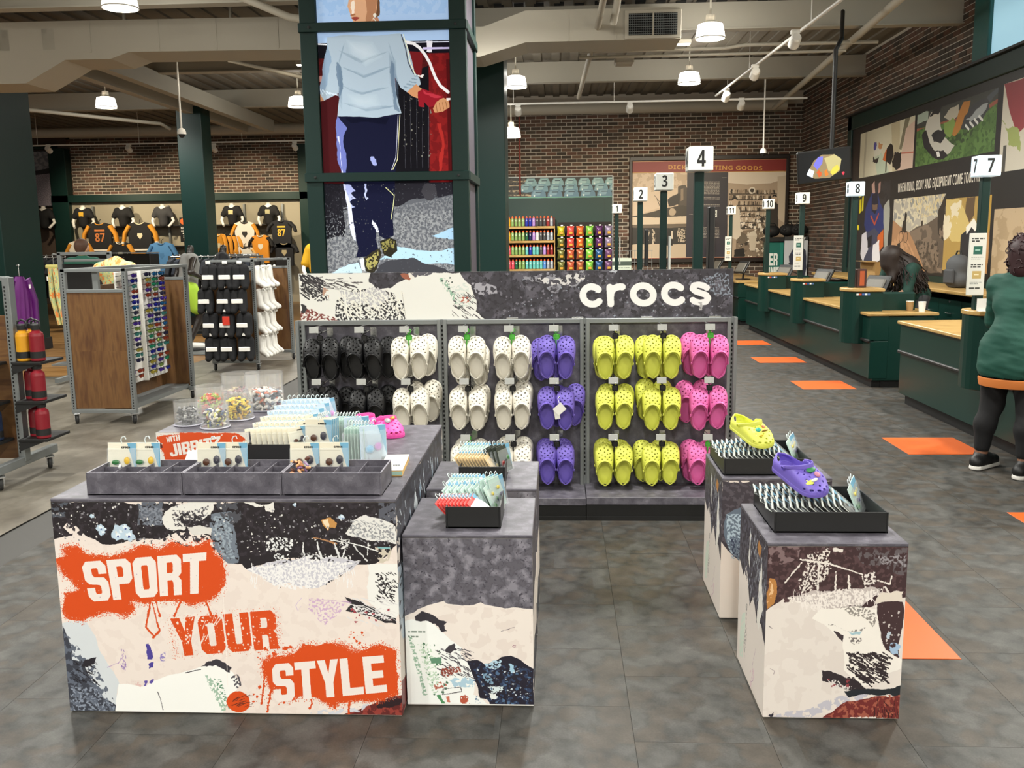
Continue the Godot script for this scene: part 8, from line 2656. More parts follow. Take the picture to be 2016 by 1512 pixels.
func print_grey_front() -> Image:
	var p := Pic.new(620, 860, "5c5961", 311, [35, 557, 697, 557, 708, 1440, 55, 1432])
	var n0 := noise(3, 0.012, 4)
	var n2 := noise(313, 0.03, 4)
	var n3 := noise(314, 0.06, 3)
	for k in [[-0.25, "56535b"], [-0.1, "625f68"], [0.05, "6c6972"], [0.2, "77747d"], [0.36, "84818a"]]:
		p.poly([30, 550, 720, 550, 720, 960, 30, 960], k[1], 0, n0, k[0])
	p.poly([30, 550, 720, 550, 720, 960, 30, 960], "44414a", 0, noise(315, 0.035, 3), 0.42)
	p.poly([30, 966, 96, 940, 110, 926, 160, 906, 246, 882, 262, 896, 340, 906, 400, 902, 436, 888, 456, 900, 520, 912, 560, 920, 600, 914, 720, 922, 720, 1460, 30, 1460], "e4dad2", 0.03)
	p.poly([40, 970, 200, 900, 700, 930, 700, 1240, 400, 1180, 300, 1000], "ddd1c9", 0.0, noise(316, 0.01, 3), 0.05)
	# white printed sheet with green and red remnants
	p.poly([40, 992, 80, 978, 160, 984, 200, 1010, 250, 1056, 280, 1088, 300, 1100, 338, 1130, 330, 1160, 352, 1192, 380, 1220, 392, 1262, 404, 1320, 396, 1380, 440, 1400, 484, 1446, 40, 1446], "eceeeb", 0.05)
	p.poly([96, 962, 130, 936, 176, 950, 206, 968, 262, 994, 246, 1010, 262, 1040, 240, 1046, 200, 1000, 150, 984, 100, 986], "332f36", 0.16)
	for k in 9:
		p.poly([60 + k * 9, 1064 + k * 36, 78 + k * 9, 1062 + k * 36, 88 + k * 9, 1092 + k * 36, 66 + k * 9, 1096 + k * 36], "93b09b", 0.15, n3, -0.1)
		p.poly([108 + k * 8, 1110 + k * 30, 160 + k * 8, 1100 + k * 30, 180 + k * 7, 1120 + k * 30, 128 + k * 8, 1134 + k * 30], "b9cfb8", 0.2, n3, -0.02)
		p.blots(120 + k * 8, 1100 + k * 30, 220 + k * 8, 1140 + k * 30, 4, 2, 8, "4d7258", 0.5)
	p.poly([170, 1186, 230, 1180, 232, 1210, 180, 1214], "5f8a6e", 0.15)
	p.poly([226, 1240, 330, 1230, 334, 1258, 232, 1276], "8d4438", 0.15, n3, -0.12)
	p.poly([270, 1300, 340, 1292, 396, 1300, 390, 1340, 300, 1350], "a9c6d6", 0.15, n2, -0.15)
	p.poly([186, 1330, 220, 1310, 260, 1330, 210, 1360], "b0604e", 0.25, n3, 0.0)
	p.poly([330, 1388, 352, 1380, 378, 1430, 340, 1432], "b0533c", 0.2, n2, -0.15)
	p.poly([252, 1390, 270, 1388, 278, 1420, 258, 1420], "c2705a", 0.2)
	p.line([240, 1350, 330, 1340, 336, 1364, 236, 1380, 240, 1350], 4, "5d5a5c", 0.2)
	p.poly([206, 1384, 226, 1380, 260, 1440, 236, 1440], "4f8a5c", 0.1)
	p.scratches(200, 1130, 380, 1280, 70, 40, 20, 5, "47434b")
	p.poly([254, 1150, 300, 1106, 312, 1140, 280, 1160], "3d393f", 0.2)
	p.fine(60, 1040, 150, 2, 26, 8, "7d8a80")
	# dark painted sheet
	p.poly([362, 1198, 420, 1194, 452, 1216, 500, 1206, 540, 1178, 590, 1170, 640, 1194, 712, 1244, 716, 1450, 486, 1446, 476, 1410, 430, 1398, 420, 1340, 398, 1290, 384, 1250], "221f2c", 0.05)
	p.poly([380, 1210, 700, 1230, 700, 1440, 480, 1430], "2f3c58", 0.0, n2, 0.18)
	p.poly([452, 1214, 500, 1196, 544, 1190, 540, 1220, 512, 1246, 480, 1240], "aecbdc", 0.2, n3, -0.15)
	p.poly([576, 1214, 604, 1220, 612, 1260, 590, 1262], "9fc3d8", 0.15)
	p.poly([470, 1340, 500, 1330, 552, 1340, 540, 1366, 490, 1372], "d2dfe2", 0.25, n3, -0.2)
	p.poly([476, 1372, 516, 1370, 520, 1398, 488, 1408], "e2e6e4", 0.2)
	p.poly([440, 1262, 480, 1280, 500, 1320, 460, 1310], "7f9fb5", 0.2, n3, -0.1)
	p.blots(400, 1220, 700, 1430, 90, 1, 6, "c9d3da", 0.5)
	p.blots(400, 1220, 700, 1430, 60, 2, 9, "4f6a8a", 0.5)
	p.line([540, 1040, 580, 1030, 560, 1034, 606, 1020], 3, "6d6468", 0.4)
	p.scratches(596, 1106, 612, 1124, 9, 12, 6, 3, "8d5d70")
	p.line([58, 1430, 706, 1438], 9, "e6e4e0")
	return p.im

func print_right_front(sd: int) -> Image:
	var p := Pic.new(640, 780, "dbd2cb", sd, [357, 660, 1013, 662, 968, 1487, 350, 1475])
	var n1 := noise(sd + 1, 0.02, 4)
	var n2 := noise(sd + 2, 0.03, 4)
	var n3 := noise(sd + 3, 0.06, 3)
	p.poly([350, 900, 760, 900, 760, 1480, 350, 1480], "d6ccc5", 0, noise(sd + 4, 0.008, 3), 0.05)
	p.poly([340, 650, 1030, 650, 1020, 900, 940, 910, 880, 930, 700, 960, 620, 950, 560, 900, 500, 910, 436, 904, 400, 930, 352, 964], "3d2a2c", 0.06)
	p.poly([340, 650, 1030, 650, 1020, 880, 700, 900, 360, 930], "523c3e", 0.0, n2, 0.1)
	p.poly([360, 660, 520, 664, 500, 720, 440, 740, 360, 740], "7a6566", 0.1, n1, 0.0)
	p.poly([760, 670, 1010, 668, 1006, 800, 940, 780, 880, 750, 800, 740], "5d5558", 0.1, n2, 0.02)
	p.poly([860, 700, 1000, 690, 1000, 760, 900, 750], "8f8a8e", 0.15, n3, 0.08)
	# wind torn sketch in white
	p.line([510, 720, 640, 740, 800, 792], 7, "e4dcd4", 0.2)
	for k in [[516, 736, 440, 830], [572, 752, 520, 876], [600, 730, 590, 900], [676, 780, 674, 900], [736, 796, 742, 890], [800, 800, 820, 870], [936, 800, 930, 836, 870, 820], [900, 850, 880, 900], [906, 850, 940, 904]]:
		p.line(k, 7, "e0d8d0", 0.25)
	p.poly([612, 664, 650, 680, 640, 790, 600, 830, 560, 870, 540, 850, 580, 780], "ded6ce", 0.15, n3, 0.0)
	p.poly([540, 700, 640, 670, 660, 760, 560, 860, 500, 870], "ded6ce", 0.15, n3, 0.1)
	p.poly([660, 670, 710, 674, 706, 688, 664, 686], "dcd4cc", 0.2)
	p.poly([810, 790, 860, 780, 870, 830, 830, 850, 804, 836], "e0d8d2", 0.2, n3, -0.02)
	p.poly([450, 900, 560, 868, 660, 872, 740, 860, 860, 850, 900, 880, 800, 940, 720, 950, 640, 980, 560, 930], "bdb2ae", 0.1)
	p.poly([450, 900, 660, 870, 900, 860, 720, 950, 600, 970], "3d2c2e", 0.1, n3, 0.16)
	p.poly([450, 900, 660, 870, 900, 860, 720, 950, 600, 970], "e4dcd6", 0.1, n3, 0.0)
	p.scratches(470, 860, 880, 930, 100, 6, 50, 4, "e8e0da")
	p.poly([366, 810, 390, 812, 404, 850, 390, 930, 360, 955, 352, 880], "b07a42", 0.1)
	p.poly([366, 820, 384, 830, 378, 900, 360, 930], "d9b184", 0.12, n1, -0.1)
	# torn white paper on the right
	p.poly([568, 1000, 600, 962, 700, 950, 820, 944, 880, 960, 884, 1080, 900, 1140, 984, 1200, 980, 1240, 930, 1260, 900, 1300, 800, 1330, 720, 1250, 712, 1110, 640, 1040], "e8e2da", 0.06)
	p.poly([880, 880, 990, 870, 985, 910, 860, 930], "d9cfc2", 0.12)
	p.poly([870, 930, 985, 920, 970, 1190, 910, 1150, 886, 1060, 870, 980], "3f2c2e", 0.08)
	p.blots(890, 940, 970, 1160, 40, 1, 6, "cfc8c4", 0.5)
	p.poly([700, 950, 820, 944, 870, 1000, 850, 1040, 780, 990], "8d8680", 0.15, n3, 0.02)
	p.poly([640, 1030, 820, 1040, 800, 1060, 720, 1056], "8a8480", 0.15, n3, 0.0)
	p.poly([740, 1066, 800, 1062, 790, 1078, 752, 1080], "9fbcc6", 0.12)
	p.poly([670, 1058, 716, 1080, 712, 1112, 690, 1090], "3b3034", 0.1)
	p.poly([930, 1120, 980, 1130, 976, 1190, 940, 1170], "9fb8d2", 0.25, n2, -0.2)
	p.poly([915, 1070, 936, 1064, 930, 1100, 916, 1096], "b9c6d2", 0.2)
	p.poly([740, 1090, 800, 1100, 780, 1120, 750, 1118], "6d6664", 0.2, n3, 0.0)
	p.scratches(730, 1160, 900, 1300, 130, 44, 26, 8, "2f2528")
	p.blots(740, 1160, 900, 1310, 50, 2, 8, "2f2528", 0.6)
	p.poly([616, 1248, 680, 1260, 760, 1296, 820, 1340, 870, 1350, 850, 1364, 760, 1350, 700, 1330, 620, 1300], "2f262a", 0.1)
	p.poly([640, 1290, 720, 1320, 790, 1340, 700, 1340], "d6cfcb", 0.15, n3, -0.05)
	p.blots(640, 1290, 760, 1340, 10, 3, 8, "8d3a42", 0.5)
	# bottom: grey band and oxblood corner
	p.poly([380, 1480, 520, 1446, 600, 1416, 680, 1384, 760, 1366, 830, 1370, 780, 1420, 640, 1446, 560, 1490], "b9b6c0", 0.1, n1, -0.15)
	p.poly([370, 1470, 400, 1452, 390, 1480], "2d2a38", 0.2)
	p.poly([720, 1350, 840, 1340, 985, 1320, 985, 1380, 860, 1370, 740, 1380], "22262b", 0.08)
	p.poly([740, 1400, 860, 1376, 990, 1366, 975, 1500, 600, 1500, 640, 1466], "6d2a28", 0.08)
	p.poly([740, 1400, 860, 1376, 990, 1366, 975, 1500, 600, 1500], "9a5544", 0.08, n2, 0.08)
	p.scratches(860, 1380, 980, 1480, 26, 4, 60, 5, "3a1a1c")
	p.line([370, 1036, 384, 1046], 3, "6d6468", 0.3)
	p.line([380, 1240, 400, 1250, 396, 1266], 3, "8d7d80", 0.3)
	return p.im

# side wraps: 0..100 from the front edge to the back edge, 0..100 from top to bottom
func print_side(sd: int, kind: int) -> Image:
	var p := Pic.new(512, 640, "ddd3ca", sd, [0, 0, 100, 100])
	var n2 := noise(sd + 1, 0.03, 4)
	var n3 := noise(sd + 2, 0.06, 3)
	if kind == 0:      # the big table: dark with long blue-white drips, pale below
		p.poly([0, 0, 100, 0, 100, 64, 60, 58, 30, 66, 0, 60], "2a282e", 0.06)
		p.poly([0, 0, 100, 0, 100, 60, 0, 60], "3b3d46", 0, n2, 0.05)
		for k in 16:
			var x := p.r.randf_range(4, 96)
			var y := p.r.randf_range(4, 34)
			p.poly([x, y, x + 2.2, y + 4, x + 1.5, y + p.r.randf_range(12, 34), x - 1.2, y + 10], ["a9bccb", "d5dde0", "7d93a8"][k % 3], 0.14)
		p.poly([0, 30, 12, 34, 16, 60, 8, 96, 0, 100], "b9c9d8", 0.1, n2, -0.2)
		p.poly([0, 84, 20, 88, 60, 90, 100, 92, 100, 100, 0, 100], "7a3230", 0.06)
		p.scratches(0, 4, 100, 60, 90, 3, 9, 0.9, "c5d2db")
	elif kind == 1:    # right hand pair, left faces: dark top running into pale
		p.poly([0, 0, 100, 0, 100, 34, 82, 40, 70, 30, 56, 52, 44, 42, 30, 54, 14, 50, 0, 58], "37323a", 0.07)
		p.poly([0, 0, 100, 0, 100, 32, 50, 44, 0, 50], "55525c", 0, n2, 0.06)
		p.poly([10, 40, 18, 14, 26, 30, 30, 52, 22, 56], "e3dfd6", 0.1)
		p.poly([56, 8, 62, 6, 66, 24, 58, 30], "d2cfca", 0.14)
		p.poly([70, 60, 84, 66, 90, 80, 88, 96, 76, 92, 72, 76], "ccd8c8", 0.08, n2, -0.3)
		p.poly([62, 52, 70, 56, 74, 82, 68, 90], "8d8a86", 0.15, n3, 0.0)
		p.scratches(0, 2, 60, 44, 50, 5, 10, 1.0, "b5bac2")
		p.line([30, 70, 40, 84, 36, 92, 44, 96], 0.5, "a884a0", 0.4)
		p.scratches(32, 84, 46, 98, 12, 3, 5, 0.5, "c77aa6")
		p.poly([20, 6, 30, 4, 34, 10, 24, 14], "b07a42", 0.1)
	elif kind == 2:    # rear right plinth front: dark, blue-white brush block, pale below
		p.poly([0, 0, 100, 0, 100, 60, 52, 56, 30, 64, 6, 50, 0, 44], "37313a", 0.05)
		p.poly([0, 0, 100, 0, 100, 56, 0, 44], "4d4850", 0, n2, 0.08)
		p.poly([4, 24, 20, 18, 40, 20, 52, 30, 54, 50, 46, 62, 20, 60, 8, 50, 2, 36], "5d6b7c", 0.06)
		p.poly([4, 24, 40, 18, 54, 40, 46, 62, 10, 56], "a5b8c6", 0.06, n3, -0.02)
		p.poly([10, 40, 50, 42, 46, 62, 12, 56], "2f3a52", 0.1, n3, 0.08)
		p.poly([50, 6, 70, 4, 76, 16, 66, 24, 54, 20], "c9c4c0", 0.14, n2, -0.1)
		p.scratches(40, 64, 60, 74, 10, 4, 3, 0.5, "9a92a0")
		p.scratches(44, 92, 56, 99, 16, 4, 4, 0.5, "8d6fae")
	else:              # plain mottled grey over pale
		p.poly([0, 0, 100, 0, 100, 44, 50, 40, 0, 46], "45424a", 0.04)
		p.poly([0, 0, 100, 0, 100, 40, 0, 42], "5d5a62", 0, n2, 0.1)
		p.poly([0, 76, 40, 70, 100, 80, 100, 100, 0, 100], "2a2730", 0.06)
		p.blots(0, 76, 100, 100, 50, 0.5, 2, "b9c9d8", 0.4)
	return p.im

func plinth(label: String, x0: float, x1: float, zf: float, zb: float, h: float, front: Image, left: Image, right_: Image) -> void:
	var t := thing("display_plinth", label, "display plinth", Vector3((x0 + x1) / 2, 0, (zf + zb) / 2), 0.0, "printed display plinths")
	var w := x1 - x0
	var d := zf - zb
	part(t, "body", bx(Vector3(0, h / 2 - 0.002, 0), Vector3(w - 0.004, h - 0.012, d - 0.004)), M.offwhite)
	part(t, "top_board", bx(Vector3(0, h - 0.006, 0), Vector3(w + 0.002, 0.012, d + 0.002), 0.0025), M.camo)
	part(t, "front_print", mb().panel(Vector3(-w / 2, 0.006, d / 2), Vector3(w, 0, 0), Vector3(0, h - 0.018, 0), Vector3(0, 0, 1)).done(), tex(front, 0.42))
	part(t, "side_print", mb().panel(Vector3(w / 2, 0.006, d / 2), Vector3(0, 0, -d), Vector3(0, h - 0.018, 0), Vector3(1, 0, 0)).done(), tex(right_, 0.42), Transform3D.IDENTITY)
	part(t, "side_print", mb().face([Vector3(-w / 2, 0.006, d / 2), Vector3(-w / 2, 0.006, -d / 2), Vector3(-w / 2, h - 0.012, -d / 2), Vector3(-w / 2, h - 0.012, d / 2)], Vector3(-1, 0, 0), [Vector2(0, 1), Vector2(1, 1), Vector2(1, 0), Vector2(0, 0)]).done(), tex(left, 0.42))

func open_tray(t: Node3D, w: float, h: float, d: float, m: Material, th := 0.006) -> void:
	part(t, "tray_floor", bx(Vector3(0, th / 2, 0), Vector3(w, th, d)), m)
	for s in [-1.0, 1.0]:
		part(t, "tray_wall", bx(Vector3(s * (w - th) / 2, h / 2, 0), Vector3(th, h, d), 0.001), m)
		part(t, "tray_wall", bx(Vector3(0, h / 2, s * (d - th) / 2), Vector3(w - th * 2, h, th), 0.001), m)

func build_tables() -> void:
	var s0 := print_side(321, 0)
	var s1 := print_side(331, 1)
	var s3 := print_side(351, 3)
	plinth("large printed table plinth lettered in white and orange at front left", -1.72, -0.545, -2.907, -4.13, 0.775, print_style_front(), s0, s0)
	var gf := print_grey_front()
	plinth("mottled grey plinth over torn cream print, right of the large table", -0.54, -0.095, -2.984, -3.437, 0.627, gf, s3, s3)
	plinth("mottled grey plinth behind the front grey one, holding a card tray", -0.54, -0.095, -3.565, -4.03, 0.627, gf, s3, s3)
	plinth("front right plinth with plum and cream torn print and violet clog", 0.684, 1.137, -2.93, -3.385, 0.622, print_right_front(361), s1, s1)
	plinth("rear right plinth with dark and blue brushed print and yellow clog", 0.68, 1.131, -3.755, -4.2, 0.622, print_side(341, 2), s1, s1)
	# organiser boxes along the front of the large table
	var xs := [[-1.611, -1.279, 4], [-1.277, -0.937, 5], [-0.935, -0.597, 4]]
	for k in 3:
		var w: float = xs[k][1] - xs[k][0]
		var t := thing("organizer_box", "low grey divided organiser box, %s of three along the table's front" % ["left one", "middle one", "right one"][k], "organizer", Vector3((xs[k][0] + xs[k][1]) / 2, 0.775, -3.04), 0.0, "organiser boxes on the large table")
		open_tray(t, w, 0.078, 0.19, M.camo, 0.005)
		for i in range(1, xs[k][2]):
			part(t, "divider", bx(Vector3(-w / 2 + w * i / xs[k][2], 0.038, 0), Vector3(0.003, 0.07, 0.18)), M.camo)
		for z in [-0.03, 0.04]:
			part(t, "divider", bx(Vector3(0, 0.036, z), Vector3(w - 0.01, 0.066, 0.003)), M.camo)
		var edge := mb()
		for s in [-1.0, 1.0]:
			edge.box(Vector3(s * (w / 2 - 0.0025), 0.0785, 0), Vector3(0.005, 0.001, 0.19))
			edge.box(Vector3(0, 0.0785, s * 0.0925), Vector3(w, 0.001, 0.005))
		part(t, "edge_trim", edge.done(), mat("85828c", 0.5))
	# raised step with the orange sign on its face
	var r := thing("sign_riser", "raised dark step with an orange spray sign on its face behind the organisers", "display riser", Vector3(-1.4, 0.775, -3.785))
	part(r, "step_body", bx(Vector3(0, 0.056, 0), Vector3(0.376, 0.112, 0.67), 0.002), M.camo)
	var p := Pic.new(560, 190, "ddd8d0", 371, [150, 715, 1150, 715, 1150, 1050, 160, 1050])
	var o := "cf4a16"
	var shp := [160, 780, 230, 750, 380, 742, 420, 716, 900, 716, 1030, 730, 1110, 800, 1060, 850, 1160, 900, 1160, 1060, 250, 1060, 230, 960, 190, 900, 220, 850]
	p.poly(shp, o, 0.1)
	p.mist(shp, o, 500, 5.0, 2.0)
	p.poly([160, 816, 210, 850, 216, 900, 180, 910, 160, 900], "57251c", 0.12)
	p.poly([160, 900, 220, 1000, 230, 1060, 160, 1060], "e2ded6", 0.08)
	p.block("WITH", [258, 772, 408, 738, 410, 810, 268, 836], "e4ded6", 0.03)
	p.block("JIBBITZ", [270, 866, 850, 756, 830, 900, 300, 1010], "e4ded6", 0.03)
	p.poly([850, 744, 870, 740, 870, 750, 852, 754], "e4ded6")
	part(r, "sign_face", mb().panel(Vector3(-0.188, 0.0, 0.337), Vector3(0.372, 0, 0), Vector3(0, 0.112, 0), Vector3(0, 0, 1)).done(), tex(p.im, 0.45))
	# open black bin
	var b := thing("card_bin", "open black bin full of charm cards behind the middle organiser", "bin", Vector3(-1.118, 0.775, -3.755))
	open_tray(b, 0.192, 0.072, 0.7, M.tray)
	# trays on the four small plinths
	for k in [[-0.302, 0.627, -3.225, 0.192, 0.077, 0.34, "black tray of teal and red charm cards on the front grey plinth"], [-0.318, 0.627, -3.79, 0.19, 0.077, 0.34, "black tray of beige charm cards on the rear grey plinth"], [0.916, 0.622, -3.2, 0.38, 0.073, 0.335, "wide black tray of slanting charm cards under the violet clog"], [0.872, 0.622, -3.975, 0.362, 0.073, 0.36, "wide black tray of slanting charm cards under the yellow clog"]]:
		var t := thing("charm_tray", k[6], "tray", Vector3(k[0], k[1], k[2]), 0.0, "black charm trays")
		open_tray(t, k[3], k[4], k[5], M.tray)
	# booklet
	var bk := thing("booklet", "thick white booklet with orange page edge at the right end of the organisers", "booklet", Vector3(-0.62, 0.775, -3.315), 0.06)
	part(bk, "pages", bx(Vector3(0, 0.012, 0), Vector3(0.085, 0.022, 0.24), 0.001), mat("d8b06a", 0.7))
	part(bk, "cover", bx(Vector3(0, 0.024, 0), Vector3(0.088, 0.002, 0.244)), M.white)
	part(bk, "spine_label", bx(Vector3(0.02, 0.0126, 0.121), Vector3(0.045, 0.014, 0.002)), mat("9fc2b4", 0.6))
	lettering("crocs", 0.008, M.black, bk, Transform3D(Basis(Vector3.RIGHT, -PI / 2), Vector3(0.015, 0.0255, 0.05)), 1.0)

# ---------------------------------------------------------------- charm cards, jars and clogs on show
func card_proto(key: String, tone, mark: Array) -> Node3D:
	# a printed card in a clear sleeve with a hang loop and small moulded charms
	var t := thing("charm_card", "", "charm card")
	var w := 0.085
	var h := 0.115
	part(t, "card", mb().box(Vector3(0, h / 2, 0), Vector3(w, h, 0.0025), 0.0008).done(), mat(tone, 0.4))
	part(t, "sleeve", mb().face([Vector3(-w / 2, 0.0, 0.012), Vector3(w / 2, 0.0, 0.012), Vector3(w / 2, h * 0.86, 0.006), Vector3(-w / 2, h * 0.86, 0.006)], Vector3(0, 0, 1)).done(), M.film)
	part(t, "blue_corner", mb(Transform3D(Basis.IDENTITY, Vector3(0, 0, 0.0016))).prism(pv([w / 2 - 0.026, h - 0.001, w / 2, h - 0.001, w / 2, 0.02]), 0.0008).done(), mat("6fa6c4", 0.4))
	part(t, "hang_loop", mb().tube([Vector3(0, h - 0.004, 0), Vector3(-0.003, h + 0.008, 0), Vector3(0.001, h + 0.016, 0), Vector3(0.009, h + 0.018, 0), Vector3(0.012, h + 0.01, 0)], 0.0018, 5).done(), mat("3d4242" if key in ["mono", "black", "orange"] else "cdd6d6", 0.25))
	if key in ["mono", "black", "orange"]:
		part(t, "pale_edge", mb().box(Vector3(-w / 2 + 0.003, h / 2, 0.001), Vector3(0.005, h, 0.0035)).box(Vector3(0, h - 0.004, 0.001), Vector3(w, 0.008, 0.0032)).done(), mat("d5dad4", 0.4))  # pale strips paint the clear sleeve's reflection onto the dark card
	if key in ["cream", "plain"]:
		lettering("crocs", 0.007, M.black, t, Transform3D(Basis.IDENTITY, Vector3(0.012, h - 0.013, 0.002)), 1.1, "wordmark")
		part(t, "top_crease", bx(Vector3(-0.012, h - 0.024, 0.0014), Vector3(w * 0.7, 0.001, 0.001)), mat("b9b29c", 0.5))
	for k in mark:
		part(t, "charm", mb().ball(Vector3(k[0] * w, k[1] * h, 0.006), Vector3(k[2], k[3], 0.005), 10).done(), mat(k[4], 0.4))
	return t

func build_charms() -> void:
	var protos := {}
	var kinds := {
		"cream": ["e2dbc6", [[-0.16, 0.5, 0.012, 0.012, "4f3020"], [0.2, 0.56, 0.011, 0.014, "3a3944"], [0.2, 0.56, 0.004, 0.006, "b9b8c0"]]],
		"teal": ["b9d0c8", [[-0.2, 0.3, 0.01, 0.012, "5d8a5a"], [0.2, 0.4, 0.009, 0.009, "3a3560"], [0.0, 0.66, 0.009, 0.008, "c0b04a"]]],
		"red": ["d8403c", [[-0.2, 0.4, 0.012, 0.012, "e8c24a"], [0.18, 0.36, 0.011, 0.012, "d68ab0"]]],
		"beige": ["d2b98c", [[-0.2, 0.35, 0.012, 0.012, "9a6a3a"], [0.2, 0.4, 0.01, 0.012, "c0b060"]]],
		"dark": ["3a4038", [[-0.2, 0.35, 0.012, 0.012, "b03a34"], [0.2, 0.5, 0.01, 0.012, "4a7a4a"]]],
		"pastel": ["c3d6e6", [[-0.15, 0.34, 0.016, 0.014, "8fc0e0"], [0.18, 0.4, 0.014, 0.014, "c79ad0"]]],
		"mono": ["2a2d2c", [[-0.22, 0.28, 0.012, 0.012, "1d1d1f"], [0.18, 0.44, 0.013, 0.011, "26262a"], [0, 0.72, 0.01, 0.008, "3a3c3a"]]],
		"black": ["1f2224", [[-0.22, 0.3, 0.013, 0.013, "d8d8d4"], [0.2, 0.42, 0.012, 0.012, "cfd3cc"]]],
		"orange": ["3a352e", [[-0.2, 0.3, 0.013, 0.012, "d2702a"], [0.2, 0.34, 0.011, 0.011, "b85a22"]]],
		"plain": ["e8e2cf", [[-0.2, 0.5, 0.013, 0.008, "2f6b3a"], [0.2, 0.54, 0.01, 0.012, "d8b03a"]]]}
	var put := func(key: String, xf: Transform3D, lab: String, grp: String) -> void:
		var o: Node3D
		if protos.has(key):
			o = dup(protos[key], xf, lab, grp)
		else:
			o = card_proto(key, kinds[key][0], kinds[key][1])
			protos[key] = o
			o.transform = xf
			o.set_meta("label", lab)
			o.set_meta("group", grp)
	var lean := func(x: float, y: float, z: float, yaw_: float, tilt: float, size := 1.0) -> Transform3D:
		return Transform3D(Basis(Vector3.UP, yaw_) * Basis(Vector3.RIGHT, -tilt) * Basis.from_scale(Vector3.ONE * size), Vector3(x, y, z))
	# front grey plinth tray: cards turned sideways, leaning left
	for i in 12:
		put.call("teal", Transform3D(Basis(Vector3(0, 0, 1), 0.62 - 0.02 * i) * Basis(Vector3.UP, 1.3), Vector3(-0.352 + i * 0.012, 0.637, -3.23 + 0.02 * (i % 2))), "teal charm card leaning left, %s from left, front grey plinth's tray" % ORD[i], "teal charm cards in the front grey plinth's tray")
	for i in 3:
		put.call("teal", Transform3D(Basis(Vector3(0, 0, 1), 0.22 - 0.04 * i) * Basis(Vector3.UP, 1.0), Vector3(-0.245 + i * 0.012, 0.65, -3.24)), "upright teal charm card, %s at right end of front grey plinth's tray" % ORD[i], "teal charm cards in the front grey plinth's tray")
	for i in 10:
		put.call("red", Transform3D(Basis(Vector3(0, 0, 1), 0.75) * Basis(Vector3.UP, 1.3), Vector3(-0.352 + i * 0.0125, 0.632, -3.12)), "bright red charm card, %s from left, front grey plinth's tray" % ORD[i], "red charm cards in the front grey plinth's tray")
	for i in 10:
		put.call("teal", Transform3D(Basis(Vector3(0, 0, 1), 0.6) * Basis(Vector3.UP, 1.3), Vector3(-0.35 + i * 0.0125, 0.637, -3.34)), "teal charm card, rear row, %s from left, front grey plinth's tray" % ORD[i], "teal charm cards in the front grey plinth's tray")
	# rear grey plinth tray
	for i in 11:
		put.call("beige", Transform3D(Basis(Vector3(0, 0, 1), 0.55) * Basis(Vector3.UP, 1.28), Vector3(-0.37 + i * 0.0125, 0.637, -3.72)), "beige charm card leaning left, %s from left, rear grey plinth's tray" % ORD[i], "beige charm cards")
	for i in 9:
		put.call("teal", Transform3D(Basis(Vector3(0, 0, 1), 0.5) * Basis(Vector3.UP, 1.28), Vector3(-0.365 + i * 0.013, 0.642, -3.84)), "pale charm card behind beige ones, %s from left, rear grey plinth" % ORD[i], "pale charm cards on the rear grey plinth")
	for i in 4:
		put.call("dark", Transform3D(Basis(Vector3(0, 0, 1), 0.3 - 0.05 * i) * Basis(Vector3.UP, 0.95), Vector3(-0.262 + i * 0.012, 0.65, -3.76)), "dark charm card with red charm, %s at right end, rear grey plinth" % ORD[i], "dark charm cards")
	# right plinth trays: thin sleeves almost edge-on, leaning left, three rows deep
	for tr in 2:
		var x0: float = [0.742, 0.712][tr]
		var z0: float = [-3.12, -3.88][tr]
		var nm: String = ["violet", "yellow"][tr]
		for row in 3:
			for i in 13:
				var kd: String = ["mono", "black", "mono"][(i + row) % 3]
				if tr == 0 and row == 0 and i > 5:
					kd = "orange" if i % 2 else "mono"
				put.call(kd, Transform3D(Basis(Vector3(0, 0, 1), 0.92 - 0.01 * i) * Basis(Vector3.UP, 1.34 + rng.randf_range(-0.05, 0.05)), Vector3(x0 + 0.06 + i * 0.0205, 0.634, z0 - row * 0.085 + rng.randf_range(-0.01, 0.01))), "%s charm card lying slanted, %s in %s row of tray under %s clog" % [{"mono": "glint edged", "black": "black", "orange": "orange marked"}[kd], ORD[i], ["front", "middle", "rear"][row], nm], "slanted charm cards under the %s clog" % nm)
		for i in 3:
			put.call("teal", Transform3D(Basis(Vector3(0, 0, 1), 0.42 - 0.05 * i) * Basis(Vector3.UP, 1.1), Vector3(x0 + 0.335 + i * 0.008, 0.634, z0 - 0.1 - 0.03 * i)), "teal charm card standing at right end, %s, tray under %s clog" % [ORD[i], nm], "teal charm cards at the right trays' ends")
	# bin on the table: cream cards front and middle, pastel at the back
	for row in 6:
		for i in 9:
			var kd := "cream" if row < 3 else "pastel"
			put.call(kd, lean.call(-1.2 + i * 0.0205 + 0.01, 0.785 + row * 0.006, -3.47 - row * 0.095 - 0.002 * i, 0.85, 0.18), "%s charm card, %s across in the %s row of the black bin" % [kd, ORD[i], ORD[row]], "%s charm cards in the black bin" % kd)
	# pairs of cards standing behind the organisers
	var cards := [[-1.56, "plain", "pale charm card with green charm behind the left organiser, left of two"], [-1.475, "plain", "pale charm card with yellow charm behind the left organiser, right of two"], [-1.235, "cream", "pale charm card behind the middle organiser, left of two"], [-1.158, "cream", "pale charm card behind the middle organiser, right of two"], [-0.9, "cream", "pale charm card with brown charms behind the right organiser, left of two"], [-0.795, "cream", "pale charm card with brown charms behind the right organiser, right of two"]]
	for k in cards.size():
		put.call(cards[k][1], lean.call(cards[k][0], 0.782, -3.1 - 0.004 * (k % 2), 0.0, 0.1, 1.22), cards[k][2], "charm cards standing in the organisers")
